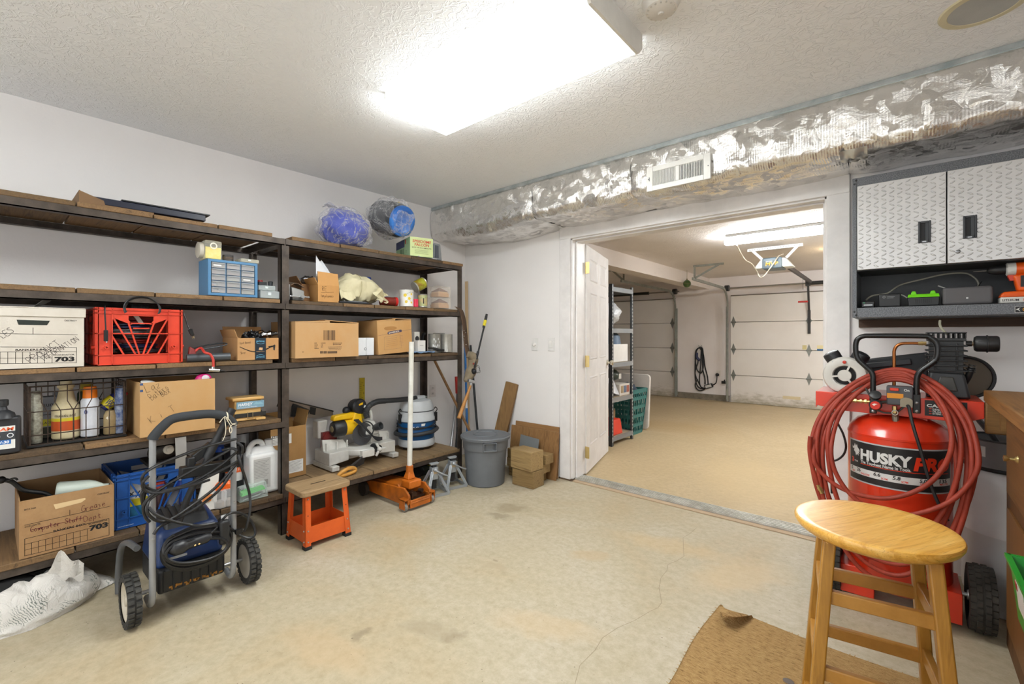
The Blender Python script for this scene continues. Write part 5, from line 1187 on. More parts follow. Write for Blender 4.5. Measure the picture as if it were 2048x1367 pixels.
# hose, loops of black hose slung between the tubes
hose_m = M('#1c1c1e', .42)
Z5 = dict(sc_=4.02, ox=240, oy=720); Z6 = dict(sc_=4.02, ox=230, oy=930)
hx_ = -2.372
def hosepath(z, pts, x=hx_, r=.0062, wob=.012, name='hose', m=hose_m, n=7):
    P = [at(z['ox']+a/z['sc_'], z['oy']+b_/z['sc_'], x=x+wob*math.sin(i*1.7)) for i, (a, b_) in enumerate(pts)]
    q = wmb(pw, m); q.tube(spline(P, n), r, 8); return q.build(name, pw)
hosepath(Z5, ((940, 632), (700, 690), (480, 770), (330, 830), (220, 890), (178, 945), (200, 1010), (300, 1052), (470, 1020), (640, 950), (800, 850), (900, 770), (940, 730), (900, 708), (820, 722)))
hosepath(Z5, ((880, 720), (700, 820), (520, 920), (380, 1000), (250, 1090), (190, 1170), (205, 1260), (240, 1300)), x=-2.366)
hosepath(Z5, ((985, 720), (970, 780), (900, 840), (700, 940), (500, 1020), (350, 1060), (240, 1060), (190, 1030), (185, 980), (230, 930)), x=-2.36)
hosepath(Z5, ((940, 660), (985, 700), (965, 790), (880, 900), (760, 1030), (560, 1180), (400, 1280), (300, 1290), (230, 1240), (215, 1180), (250, 1110), (380, 1040), (560, 1010), (720, 960)), x=-2.355)
hosepath(Z5, ((230, 1180), (290, 1240), (420, 1290), (560, 1320), (640, 1328), (760, 1310)), x=-2.35)
hosepath(Z5, ((900, 900), (800, 1040), (640, 1170), (480, 1260), (330, 1330), (270, 1400)), x=-2.36)
hosepath(Z5, ((950, 760), (975, 850), (1010, 960), (1042, 1080), (1046, 1200), (1020, 1330), (1000, 1370)), x=-2.35)
hosepath(Z5, ((300, 1060), (180, 1060), (195, 1200), (190, 1110), (230, 1000)), x=-2.42)
coil = ((840, 465), (640, 490), (520, 540), (430, 590), (385, 660), (372, 730), (400, 795), (480, 838), (600, 838), (760, 785), (880, 700), (935, 610), (940, 530), (900, 480))
for k in range(9):
    s_ = 1-.03*k; cx, cy = 655, 655+8*k
    P = [at(230+(cx+(a-cx)*(1-.017*k))/4.02, 930+(cy+(b_-cy)*(1-.06*k))/4.02, x=-2.405+.012*(k % 3)+.004*k) for a, b_ in coil]
    q = wmb(pw, hose_m); q.tube(spline(P, 6, True), .0055, 7, True); q.build('power_cord', pw)
hosepath(Z6, ((860, 440), (920, 388), (1010, 385), (1090, 440), (1128, 540), (1090, 584), (1010, 565), (950, 520), (905, 500)), x=-2.38, r=.0055, name='power_cord')
hosepath(Z6, ((740, 575), (790, 530), (830, 490), (850, 470)), x=-2.37, r=.005, name='power_cord')
hosepath(Z6, ((440, 690), (400, 715), (390, 660), (420, 600), (470, 560)), x=-2.37, r=.0055, name='power_cord')
A1, A2 = at(230+470/4.02, 930+672/4.02, x=-2.362), at(230+735/4.02, 930+580/4.02, x=-2.362)
dd = (A2-A1)
q = wmb(pw, M('#26272a', .35)); q.disc(A1, dd, [(.012, -.018), (.030, 0), (.032, .03), (.026, .045), (.023, .05), (.023, dd.length), (.014, dd.length+.018)], 20); q.build('shock_guard_plug', pw)
q = wmb(pw, M('#e9c98a', .3))
for t in (.60, .73):
    c = A1.lerp(A2, t)+Vector((.021, 0, -.008)); q.ball(c, (.003, .0042, .0042), 10, 8)
q.build('button', pw)
c = at(230+878/4.02, 930+535/4.02, x=-2.365)
q = wmb(pw, M('#1e1f21', .5)); q.box(c.x-.015, c.x+.015, c.y-.021, c.y+.021, c.z-.055, c.z+.055); q.build('plug_block', pw, bevel=.012, seg=4)
q = wmb(pw, M('#0c0c0d', .7)); q.disc((c.x+.0145, c.y, c.z-.036), (1, 0, 0), [(.008, 0), (.008, .002), (0, .002)], 14); q.build('socket_hole', pw)
q = wmb(pw, white); q.box(c.x-.03, c.x-.024, c.y-.004, c.y+.024, c.z+.045, c.z+.068); q.build('cord_tag', pw)
c = at(230+1010/4.02, 930+533/4.02, x=-2.375); q = wmb(pw, black); q.box(c.x-.01, c.x+.01, c.y-.022, c.y+.006, c.z-.006, c.z+.014); q.m(steel).box(c.x-.002, c.x+.002, c.y+.006, c.y+.022, c.z-.002, c.z+.001); q.box(c.x-.002, c.x+.002, c.y+.006, c.y+.022, c.z+.006, c.z+.009); q.build('mains_plug', pw)
# trigger gun and lance
G = [at(240+a/4.02, 720+b_/4.02, x=-2.43) for a, b_ in ((905, 388), (870, 450), (830, 530), (770, 650), (700, 790))]
q = wmb(pw, M('#232427', .5)); q.tube(spline(G, 6), [.018]*8+[.0165]*9+[.019]*8, 12); q.build('spray_gun', pw)
G2 = [at(240+a/4.02, 720+b_/4.02, x=-2.43) for a, b_ in ((720, 760), (640, 920), (560, 1070), (500, 1220), (470, 1310))]
q = wmb(pw, M('#232427', .5)); q.tube(spline(G2, 6), .0135, 10); q.build('spray_lance', pw)
q = wmb(pw, M('#1d1e20', .5)); p = at(240+560/4.02, 720+830/4.02, x=-2.45); q.box(p.x-.02, p.x+.02, p.y-.012, p.y+.018, p.z-.03, p.z+.03); p = at(240+640/4.02, 720+790/4.02, x=-2.45); q.hexa([(p.x-.02, p.y-.03, p.z-.02), (p.x+.01, p.y-.03, p.z-.02), (p.x+.01, p.y+.05, p.z+.02), (p.x-.02, p.y+.05, p.z+.02), (p.x-.02, p.y-.03, p.z+.02), (p.x+.01, p.y-.03, p.z+.02), (p.x+.01, p.y+.04, p.z+.07), (p.x-.02, p.y+.04, p.z+.07)]); q.build('gun_holster', pw, bevel=.005)
p0 = at(240+480/4.02, 720+905/4.02, x=-2.44); p1 = at(240+900/4.02, 720+840/4.02, x=-2.44)
q = wmb(pw, M('#17181a', .5)); q.bar(p0, p1, .05, .05); q.build('cross_panel', pw, bevel=.006)
q = wmb(pw, M('#d9cfb8', .8))
for pts in (((800, 500), (832, 462), (850, 455), (880, 480), (900, 510), (940, 522)), ((840, 460), (850, 540), (845, 600), (820, 660)), ((850, 462), (885, 520), (900, 560), (888, 585), (880, 550), (905, 515), (935, 505))):
    q.tube(spline([at(240+a/4.02, 720+b_/4.02, x=-2.378) for a, b_ in pts], 5), .0018, 5)
q.tube([(tx+.0215*math.cos(a), yr_-.03, .842+.0215*math.sin(a)) for a in [k*PI/8 for k in range(16)]], .003, 5, True)
q.build('tie_string', pw)
# ---------------------------------------------------------------- white sack on the floor under the shelf
sk = thing('woven_sack', 'open white printed sack slumped on the floor below the bottom shelf', 'sack', (-3.0, .10, 0))
swm, n, l, b = newmat('printed_woven_sack')
v = coords(n, l, (1, 1, 1))
wv = n.new('ShaderNodeTexWave'); wv.bands_direction = 'DIAGONAL'; wv.inputs['Scale'].default_value = 75; wv.inputs['Distortion'].default_value = 7; wv.inputs['Detail'].default_value = 3
l.new(v, wv.inputs['Vector'])
msk = noise_tex(n, l, v, 9, 3, .5)
f2 = n.new('ShaderNodeMath'); f2.operation = 'MULTIPLY'; l.new(ramp(n, l, wv.outputs['Fac'], [(.78, (0, 0, 0, 1)), (.86, (1, 1, 1, 1))]), f2.inputs[0]); l.new(ramp(n, l, msk, [(.5, (0, 0, 0, 1)), (.56, (1, 1, 1, 1))]), f2.inputs[1])
l.new(mixc(n, l, f2.outputs[0], lin('#d6d2cc'), lin('#7d837c')), b.inputs['Base Color']); b.inputs['Roughness'].default_value = .55
bumpn(n, l, b, noise_tex(n, l, v, 16, 5, .65, 1), .8, .02)
q = MB(swm)
def sack(u, v_):
    a = u*2*PI; r_ = 1.0; ca, sa = math.cos(a), math.sin(a)
    prof = [(1.0, 0.0), (1.02, .03), (.92, .09), (.74, .14), (.56, .165), (.47, .172)]
    t = v_*(len(prof)-1); i = min(int(t), len(prof)-2); f_ = t-i
    R = prof[i][0]*(1-f_)+prof[i+1][0]*f_; z = prof[i][1]*(1-f_)+prof[i+1][1]*f_
    nn = mnoise.noise(Vector((ca*1.8, sa*1.8, v_*2.5)))*.10+mnoise.noise(Vector((ca*5, sa*5, v_*6)))*.05
    ex = .25 if ca > .3 else .21
    return ((.215*R*(1+nn))*sa*1.05+.02, .265*R*(1+nn)*ca+.0, max(.001, min(.172, z*(1+.35*mnoise.noise(Vector((ca*3, sa*3, v_*3+5)))))) if v_ > 0 else .001)
q.grid(sack, 56, 26, True); q.build('sack_body', sk)
q = MB(M('#131211', .9)); q.ball((.085, -.03, .125), (.07, .10, .058), 22, 14, .08, 3); q.build('dark_opening', sk)  # black ball stands in for the shaded inside of the sack mouth
q = MB(swm); q.sheet(lambda u, v_: (.128+.03*math.sin(2*u)+abs(.02*v_*math.sin(7*u)),    .07+  .13*u, .12+.13*v_*(.4+.6*math.sin(PI*min(1, u*1.05)))+.018*math.sin(12*u+3*v_)), 16, 8, .002); q.build('folded_mouth', sk)
q = MB(swm); q.hexa([(-.10, .20, .002), (.12, .18, .002), (.05, .335, .002), (-.02, .335, .002), (-.06, .2, .09), (.06, .19, .10), (.03, .32, .012), (-.01, .32, .012)]); q.build('sack_corner', sk, bevel=.01)
# ---------------------------------------------------------------- orange step stool with tray
ss = thing('step_stool', 'small orange steel step stool with worn wooden seat and tray', 'stool', (-2.695, 1.327, 0))
om = M('#d95f22', .45, col2='#cc561e', vs=9); sw_ = wood('#a5875f', '#6a5135', 'y', .7, 1.6, '#bda078', .4, 5)
fx0, fx1, fy0, fy1 = -.125, .125, -.135, .145
ft = [(fx1, fy0), (fx1, fy1), (fx0, fy1), (fx0, fy0)]; tp = [(.105, -.128), (.105, .128), (-.105, .128), (-.105, -.128)]
for (x, y), (a, b_) in zip(ft, tp):
    sx, sy = (1 if x > 0 else -1), (1 if y > 0 else -1); t = .003; w = .033
    q = MB(om)
    for (dx, dy) in ((w, t), (t, w)):
        q.hexa([(x, y, .012), (x-sx*dx, y, .012), (x-sx*dx, y-sy*dy, .012), (x, y-sy*dy, .012), (a, b_, .30), (a-sx*dx, b_, .30), (a-sx*dx, b_-sy*dy, .30), (a, b_-sy*dy, .30)])
    lg = q.build('leg', ss)
    q = MB(rubber); q.box(min(x+sx*.003, x-sx*.038), max(x+sx*.003, x-sx*.038), min(y+sy*.003, y-sy*.038), max(y+sy*.003, y-sy*.038), 0, .02); q.build('rubber_foot', lg, bevel=.002)
    q = MB(steel)
    for zz in (.045, .105, .283):
        f_ = (zz-.012)/.288; X, Y_ = x+(a-x)*f_, y+(b_-y)*f_
        q.disc((X+sx*.0005, Y_-sy*.016, zz), (sx, 0, 0), [(.005, 0), (.004, .0035), (0, .004)], 10)
        if zz < .2: q.disc((X-sx*.016, Y_+sy*.0005, zz), (0, sy, 0), [(.005, 0), (.004, .0035), (0, .004)], 10)
    q.build('bolt', lg)
    q = MB(ink); f_ = .62; X, Y_ = x+(a-x)*f_, y+(b_-y)*f_; q.disc((X+sx*.0003, Y_-sy*.016, .012+.288*f_), (sx, 0, 0), [(.003, 0), (.003, .0006), (0, .0006)], 10); q.build('bolt_hole', lg)
q = MB(om); t = .003; zb0, zb1 = .034, .125
def ins(z): f_ = (z-.012)/.288; return (fx1+(.105-fx1)*f_-.004, fx0+(-.105-fx0)*f_+.004, fy0+(-.128-fy0)*f_+.004, fy1+(.128-fy1)*f_-.004)
x1b, x0b, y0b, y1b = ins(zb0); x1t, x0t, y0t, y1t = ins(zb1)
def wallq(a, b_, c, d_, inn):
    i = Vector(inn)*t; V4 = [Vector(p) for p in (a, b_, c, d_)]; q.hexa([V4[0], V4[1], V4[1]+i, V4[0]+i, V4[3], V4[2], V4[2]+i, V4[3]+i])
wallq((x1b, y0b, zb0), (x1b, y1b, zb0), (x1t, y1t, zb1), (x1t, y0t, zb1), (-1, 0, 0)); wallq((x0b, y1b, zb0), (x0b, y0b, zb0), (x0t, y0t, zb1), (x0t, y1t, zb1), (1, 0, 0))
wallq((x0b, y0b, zb0), (x1b, y0b, zb0), (x1t, y0t, zb1), (x0t, y0t, zb1), (0, 1, 0)); wallq((x1b, y1b, zb0), (x0b, y1b, zb0), (x0t, y1t, zb1), (x1t, y1t, zb1), (0, -1, 0))
q.box(x0b, x1b, y0b, y1b, zb0, zb0+.003); q.build('tray', ss)
q = MB(sw_); sxw, syw, z0, z1 = .122, .152, .30, .332
def rrect(a, b_, r_): return [(sx*(a-r_)+r_*math.cos(an), sy*(b_-r_)+r_*math.sin(an)) for sx, sy, st in ((1, 1, 0), (-1, 1, 1), (-1, -1, 2), (1, -1, 3)) for an in [st*PI/2+k*PI/8 for k in range(5)]]
q.prism(rrect(sxw, syw, .03), z0, z1); q.build('seat', ss, bevel=.006, seg=3)
q = MB(M('#2c2118', .9)); q.box(-.004, .004, -.045, .045, z1-.001, z1+.0012); q.build('hand_slot', ss)
# ---------------------------------------------------------------- miter saw on the low shelf
MX = -3.12; mo = (MX, 1.88, S5)
ms = thing('miter_saw', 'yellow and grey compound miter saw on the low shelf behind the step stool', 'saw', mo)
alu = M('#d6d5d0', .42, .15, col2='#c4c2bc', vs=10); yel = M('#e8b90f', .4, col2='#dcae0c'); bk2 = M('#202124', .45)
zz0 = S5+.003
q = wmb(ms, alu)
q.box(-3.33, -3.04, 1.60, 1.655, zz0, zz0+.035); q.hexa([(-3.30, 1.60, zz0+.035), (-3.08, 1.60, zz0+.035), (-3.08, 1.75, zz0+.05), (-3.30, 1.75, zz0+.05), (-3.30, 1.60, zz0+.125), (-3.08, 1.60, zz0+.125), (-3.08, 1.75, zz0+.125), (-3.30, 1.75, zz0+.125)])
q.box(-3.33, -3.04, 2.10, 2.155, zz0, zz0+.035); q.hexa([(-3.30, 2.0, zz0+.05), (-3.08, 2.0, zz0+.05), (-3.08, 2.15, zz0+.035), (-3.30, 2.15, zz0+.035), (-3.30, 2.0, zz0+.125), (-3.08, 2.0, zz0+.125), (-3.08, 2.15, zz0+.125), (-3.30, 2.15, zz0+.125)])
q.box(-3.28, -3.12, 1.65, 2.11, zz0+.045, zz0+.075)
q.build('base', ms, bevel=.005)
for y0_, y1_ in ((1.60, 1.80), (1.96, 2.155)):
    q = wmb(ms, alu); q.hexa([(-3.20, y0_, zz0+.125), (-3.17, y0_, zz0+.125), (-3.17, y1_, zz0+.125), (-3.20, y1_, zz0+.125), (-3.20, y0_+(.0 if y0_ < 1.8 else .03), zz0+.205), (-3.185, y0_+(.0 if y0_ < 1.8 else .03), zz0+.205), (-3.185, y1_-(.04 if y0_ < 1.8 else 0), zz0+.185), (-3.20, y1_-(.04 if y0_ < 1.8 else 0), zz0+.185)])
    for k in range(3): y = y0_+.02+k*(y1_-y0_-.04)/2; q.box(-3.172, -3.155, y-.004, y+.004, zz0+.125, zz0+.18)
    q.build('fence', ms, bevel=.002)
q = wmb(ms, alu); q.disc((-3.13, 1.88, zz0+.08), (0, 0, 1), [(.135, 0), (.14, .01), (.14, .04), (.13, .046), (0, .046)], 32); q.box(-3.05, -2.98, 1.80, 1.90, zz0+.07, zz0+.12); q.build('turntable', ms, bevel=.003)
q = wmb(ms, M('#c9c8c4', .4)); kc = Vector((-2.965, 1.93, zz0+.115))
for k in range(3):
    a = PI/2+.5+k*2*PI/3; q.bar(kc, kc+Vector((0, .055*math.cos(a), .055*math.sin(a))), .016, .016, (1, 0, 0))
q.disc(kc+Vector((-.012, 0, 0)), (1, 0, 0), [(.016, 0), (.016, .022), (.01, .026), (0, .026)], 16); q.build('lock_knob', ms, bevel=.004)
q = wmb(ms, bk2); q.cyl((-3.05, 1.93, zz0+.115), (-2.975, 1.93, zz0+.115), .03); q.build('lock_shaft', ms)
q = wmb(ms, yel); q.cyl((-3.17, 1.735, zz0+.275), (-3.17, 1.88, zz0+.275), .058, n=24); q.build('motor', ms, bevel=.006)
q = wmb(ms, bk2); q.disc((-3.17, 1.735, zz0+.275), (0, -1, 0), [(.06, -.02), (.06, .05), (.05, .066), (.03, .07), (.0, .07)], 24); q.build('motor_end_cap', ms)
q = wmb(ms, M('#9a8a62', .5, .5)); q.disc((-3.17, 1.666, zz0+.275), (0, -1, 0), [(.024, 0), (.02, .004), (0, .004)], 16); q.build('brush_cap', ms)
q = wmb(ms, yel); q.hexa([(-3.20, 1.66, zz0+.335), (-3.14, 1.66, zz0+.335), (-3.14, 1.84, zz0+.335), (-3.20, 1.84, zz0+.335), (-3.20, 1.67, zz0+.375), (-3.14, 1.67, zz0+.375), (-3.14, 1.85, zz0+.385), (-3.20, 1.85, zz0+.385)]); q.hexa([(-3.21, 1.80, zz0+.25), (-3.12, 1.80, zz0+.25), (-3.12, 1.90, zz0+.25), (-3.21, 1.90, zz0+.25), (-3.20, 1.82, zz0+.385), (-3.13, 1.82, zz0+.385), (-3.13, 1.885, zz0+.375), (-3.20, 1.885, zz0+.375)]); q.build('handle_housing', ms, bevel=.012, seg=3)
q = wmb(ms, bk2); q.disc((-3.20, 1.87, zz0+.415), (1, .05, .1), [(.0, -.02), (.055, -.02), (.06, 0), (.06, .06), (.05, .072), (0, .074)], 24); q.ball((-3.19, 1.79, zz0+.395), (.028, .03, .03), 14, 10); q.build('upper_guard', ms)
q = wmb(ms, yel); Tm = frame((-3.122, 1.855, zz0+.43), (0, 1, -.2), (0, .2, 1)); q.poly2(Tm, [(0, .0), (.03, .012), (.03, .03), (.012, .022), (-.004, .012)], .0); q.build('maker_badge', ms)
q = wmb(ms, M('#d4d6d3', .4)); q.tube(spline([(-3.13, 1.90, zz0+.42), (-3.12, 1.935, zz0+.40), (-3.12, 1.955, zz0+.36), (-3.13, 1.965, zz0+.31)], 6), .012, 10); q.build('carry_tube', ms)
q = wmb(ms, alu); q.hexa([(-3.25, 1.90, zz0+.20), (-3.10, 1.90, zz0+.20), (-3.10, 2.03, zz0+.19), (-3.25, 2.03, zz0+.19), (-3.25, 1.91, zz0+.315), (-3.12, 1.91, zz0+.315), (-3.12, 1.995, zz0+.30), (-3.25, 1.995, zz0+.30)]); q.build('blade_cover', ms, bevel=.018, seg=3)
q = wmb(ms, M('#55565a', .4, .5)); q.lathe([(.075, 0), (.075, .004), (0, .004)], 36, wmb(ms).T.inverted() @ Matrix.Translation((-3.11, 1.90, zz0+.21)) @ Matrix.Rotation(PI/2, 4, 'Y')) if False else q.disc((-3.115, 1.88, zz0+.215), (1, 0, 0), [(.085, 0), (.085, .003), (0, .003)], 36); q.build('blade', ms)
q = wmb(ms, M('#35373a', .5)); q.disc((-3.10, 1.985, zz0+.25), (.9, .35, .35), [(.018, -.03), (.026, .0), (.03, .05), (.025, .05), (.02, .01), (0, .01)], 20); q.build('dust_port', ms)
q = wmb(ms, bk2)
for k in range(4): q.tube(spline([(-3.10, 1.80+.01*k, zz0+.335), (-3.06, 1.86+.015*k, zz0+.27-.012*k), (-3.05, 1.93+.01*k, zz0+.20-.012*k), (-3.07, 2.02, zz0+.17-.005*k)], 6), .005, 6)
q.tube([(-3.08+.02*math.cos(a), 1.89+.05*math.cos(a), zz0+.25+.06*math.sin(a)) for a in [k*PI/10 for k in range(20)]], .005, 6, True); q.build('power_cord', ms)
q = wmb(ms, M('#6e1d1f', .4)); q.disc((-3.22, 1.67, zz0+.2), (1, 0, 0), [(.05, 0), (.05, .006), (0, .006)], 24); q.box(-3.25, -3.22, 1.62, 1.73, zz0+.14, zz0+.25); q.build('red_guard', ms)
q = wmb(ms, alu); q.hexa([(-3.34, 1.60, zz0+.2), (-3.25, 1.60, zz0+.2), (-3.25, 1.66, zz0+.2), (-3.34, 1.66, zz0+.2), (-3.34, 1.60, zz0+.335), (-3.25, 1.60, zz0+.335), (-3.25, 1.68, zz0+.335), (-3.34, 1.68, zz0+.335)]); q.build('slide_bracket', ms, bevel=.01)
# wooden handled hand saw leaning by it
hs = thing('hand_saw', 'hand saw with yellow wooden handle lying before the miter saw', 'saw', (-2.90, 1.60, S5+.004))
hw = wood('#d0953c', '#9c6420', 'y', .45, 1.5, '#dba64f', .1)
q = MB(hw); q.tube(spline([(0, -.03, .012), (.006, .0, .035), (.0, .05, .045), (-.01, .09, .035), (-.012, .1, .015), (-.005, .06, .008), (.002, .01, .006)], 6, True), .0135, 10, True); q.build('handle', hs)
q = MB(M('#3c3d3f', .5, .4, col2='#2c2826', vs=8)); q.hexa([(-.01, .035, .02), (-.006, .035, .02), (-.10, .22, .02), (-.104, .22, .02), (-.02, .04, .045), (-.016, .04, .045), (-.105, .25, .095), (-.109, .25, .095)]); q.build('blade', hs)
q = MB(brass)
for k in range(3): q.disc((.012, .02+.025*k, .036), (1, 0, .3), [(.003, 0), (.003, .002), (0, .002)], 8)
q.build('rivet', hs)
# black handled back saw leaning against the wall
bs_ = thing('back_saw', 'steel back saw with black handle leaning on the wall above the carton', 'saw', (-3.33, 1.28, .70))
Zs = lambda pts: [(p.y, p.z) for p in pxs([a for a, b_ in pts], [b_ for a, b_ in pts], 5.696, 480, 760, x=-3.34)]
TX = Matrix(((0, 0, 1, 0), (1, 0, 0, 0), (0, 1, 0, 0), (0, 0, 0, 1)))
q = wmb(bs_, M('#a39a90', .35, .6)); q.prism(Zs(((560, 420), (560, 230), (1060, 352), (1060, 400), (860, 430))), -3.342, -3.338, TX); q.build('blade', bs_)
q = wmb(bs_, black); q.prism(Zs(((555, 222), (1062, 345), (1062, 358), (555, 236))), -3.346, -3.334, TX); q.build('spine', bs_)
q = wmb(bs_, M('#1a1b1d', .5)); q.prism(Zs(((570, 410), (585, 300), (600, 262), (640, 275), (780, 330), (790, 352), (760, 400), (690, 412))), -3.35, -3.325, TX); q.build('handle', bs_, bevel=.003)
q = wmb(bs_, M('#1a1b1d', .5)); q.prism(Zs(((795, 385), (800, 300), (860, 315), (850, 392))), -3.35, -3.328, TX); q.build('clip', bs_, bevel=.002)
q = wmb(bs_, M('#1a1b1d', .5)); q.prism(Zs(((420, 300), (450, 215), (480, 200), (480, 300))), -3.35, -3.325, TX); q.build('end_grip', bs_, bevel=.002)
# yellow ruler against the wall
yy = at(726, x=-3.40).y
q = MB(M('#c9b21f', .5, col2='#bda51a', vs=20)); q.box(-.004, 0, -.024, .024, 0, .868); ru = thing('yellow_ruler', 'yellow folding rule standing against the wall behind the miter saw', 'ruler', (-3.412, yy, .002)); q.build('blade', ru)
q = MB(M('#5c5212', .6)); Tr = FX(0, 0, 0)
for k in range(38): q.line(Tr, [(-.023, .27+.0155*k), (-.008 if k % 4 else .004, .27+.0155*k)], .0022)
for k in range(9): q.text(Tr, str(k+1),   .008, .30+.062*k, .014, None, .0)
q.build('graduation', ru)
# ---------------------------------------------------------------- shop vacuum
vx, vy = -3.205, at(833, x=-3.205).y
sv = thing('shop_vacuum', 'grey and blue canister vacuum with black hose on the low shelf', 'vacuum', (vx, vy, S5))
vg = M('#bfc3c6', .4, col2='#b3b7ba')
q = MB(vg); q.lathe([(.10, .02), (.15, .022), (.157, .03), (.157, .075), (.15, .085), (0, .085)], 40); q.build('base', sv)
q = MB(M('#14568f', .35, col2='#104a80')); q.lathe([(.148, .085), (.152, .09), (.156, .16), (.154, .17), (.158, .20), (.160, .245), (0, .245)], 40); q.build('tank', sv)
q = MB(vg); q.lathe([(.163, .238), (.163, .265), (.157, .275), (.150, .318), (0, .318)], 40); q.build('head', sv)
q = MB(dgrey); q.lathe([(.150, .316), (.148, .326), (0, .326)], 40); q.build('seam_band', sv)
q = MB(vg); q.lathe([(.146, .326), (.138, .375), (.120, .405), (.08, .418), (0, .42)], 40); q.build('dome', sv)
q = MB(M('#55605c', .5)); q.box(-.05, .03, -.02, .10, .412, .435); q.build('carry_handle', sv, bevel=.01, seg=3)
q = MB(M('#24364c', .5)); q.tube([(.162*math.cos(a), .162*math.sin(a), .236) for a in [k*PI/20 for k in range(40)]], .005, 6, True); q.build('seal', sv)
for s_ in (-1, 1):
    q = MB(black); a = -.45+s_*1.15; cx, cy = .163*math.cos(a), .163*math.sin(a); q.box(cx-.012, cx+.012, cy-.014, cy+.014, .225, .30); q.tube(spline([(cx, cy, .30), (cx*1.1, cy*1.1, .325), (cx*1.02, cy*1.02, .345), (cx*.95, cy*.95, .33)], 5), .004, 6); q.build('latch', sv, bevel=.003)
for k in range(5):
    a = k*2*PI/5-.3; q = MB(black); q.ball((.125*math.cos(a), .125*math.sin(a), .021), (.02, .02, .018), 12, 8); q.build('caster', sv)
q = MB(M('#34363a', .6))
q.tube([((.172+.004*math.sin(k*1.1))*math.cos(k*PI/24), (.172+.004*math.sin(k*1.1))*math.sin(k*PI/24), .142+.012*math.sin(k*PI/24+.5)) for k in range(-24, 20)], .018, 10); q.build('wrapped_hose', sv)
q = MB(M('#2a2c2f', .6)); q.tube([(.164*math.cos(k*PI/20), .164*math.sin(k*PI/20), .195+.014*math.sin(k*PI/20*2)) for k in range(40)], .005, 6, True); q.tube([(.166*math.cos(k*PI/20), .166*math.sin(k*PI/20), .183+.01*math.sin(k*PI/20+2)) for k in range(40)], .005, 6, True); q.build('power_cord', sv)
q = MB(M('#e4e8ea', .4)); a0 = -.55; q.text(T, 'VAC', 0, 0, .024, .075, .02, .15, 'C', warp=lambda px, py: (.1585*math.cos(a0-.25+px/.155), .1585*math.sin(a0-.25+px/.155), .178+py)); q.build('lettering', sv)
q = MB(M('#d9dcdc', .4)); q.add([(.1606*math.cos(a), .1606*math.sin(a), z) for z, a in ((.205, -.40), (.205, -.22), (.225, -.18), (.225, -.40))], [(0, 1, 2, 3)]); q.build('badge', sv)
H = [at(680+a/5.468, 730+b_/5.468, x=x) for a, b_, x in ((850, 358, -3.19), (760, 366, -3.17), (640, 378, -3.15), (500, 388, -3.13), (400, 400, -3.11), (320, 445, -3.10), (285, 520, -3.10), (297, 580, -3.09))]
q = wmb(sv, M('#2b2d30', .55)); hp_ = spline(H, 12); q.tube(hp_, [.0205 if i < 36 else (.0225 if i % 2 else .020) for i in range(len(hp_))], 12); q.build('suction_hose', sv)
q = wmb(sv, vg); q.disc(H[0]+Vector((0, -.02, 0)), (0, 1, 0), [(.026, 0), (.026, .03), (.02, .045), (.018, .09)], 18); q.build('hose_coupling', sv)
# ---------------------------------------------------------------- orange trolley jack under the shelf
jk = thing('floor_jack', 'greasy orange trolley jack with long white handle under the low shelf', 'jack', (-2.85, 2.03, 0))
jo = M('#c96a14', .5, col2='#8a4a12', vs=8, bump=.2, bs=40)
for y0_, y1_ in ((1.925, 1.940), (2.105, 2.12)):
    q = wmb(jk, jo); q.add([(x, y, z) for y in (y0_, y1_) for x, z in ((-2.64, .03), (-2.60, .05), (-2.60, .11), (-2.66, .15), (-2.80, .14), (-3.20, .115), (-3.22, .05), (-3.10, .035))], [tuple(range(7, -1, -1)), tuple(range(8, 16))]+[(i, (i+1) % 8, 8+(i+1) % 8, 8+i) for i in range(8)]); q.build('side_plate', jk, bevel=.003)
q = wmb(jk, jo); q.box(-2.605, -2.59, 1.935, 2.11, .02, .075); q.cyl((-2.595, 1.94, .055), (-2.595, 2.105, .055), .008); q.build('rear_plate', jk, bevel=.004)
q = wmb(jk, jo); q.hexa([(-3.15, 1.955, .09), (-2.75, 1.955, .10), (-2.75, 2.09, .10), (-3.15, 2.09, .09), (-3.15, 1.965, .125), (-2.78, 1.965, .145), (-2.78, 2.08, .145), (-3.15, 2.08, .125)]); q.build('lift_arm', jk, bevel=.004)
q = wmb(jk, black); q.disc((-3.12, 2.0, .128), (0, 0, 1), [(.055, 0), (.06, .012), (.06, .03), (.045, .032), (.04, .02), (0, .02)], 24); q.build('saddle', jk)
q = wmb(jk, jo); q.box(-2.75, -2.65, 1.97, 2.075, .13, .185); q.hexa([(-2.76, 1.99, .185), (-2.69, 1.99, .185), (-2.69, 2.055, .185), (-2.76, 2.055, .185), (-2.745, 2.005, .24), (-2.705, 2.005, .24), (-2.705, 2.045, .24), (-2.745, 2.045, .24)]); q.build('handle_yoke', jk, bevel=.008, seg=3)
q = wmb(jk, jo); q.disc((-2.725, 2.025, .225), (0, 0, 1), [(.026, 0), (.026, .05), (.022, .055)], 20); q.build('handle_socket', jk)
q = wmb(jk, M('#4a3020', .5, .5, col2='#2b1c12', vs=30)); q.cyl((-2.66, 1.99, .10), (-2.62, 1.99, .10), .02); q.cyl((-2.65, 2.05, .11), (-2.62, 2.06, .11), .015); q.box(-2.70, -2.62, 1.96, 2.08, .07, .085); q.cyl((-2.62, 1.97, .06), (-2.62, 1.97, .12), .006); q.build('hydraulic_unit', jk)
q = wmb(jk, M('#dcdcd6', .4, col2='#c9c7bd', vs=12)); tp_ = at(823, 683, x=-2.735); q.cyl((-2.725, 2.025, .26), (-2.735, tp_.y, tp_.z), .0185, n=18); q.build('handle', jk)
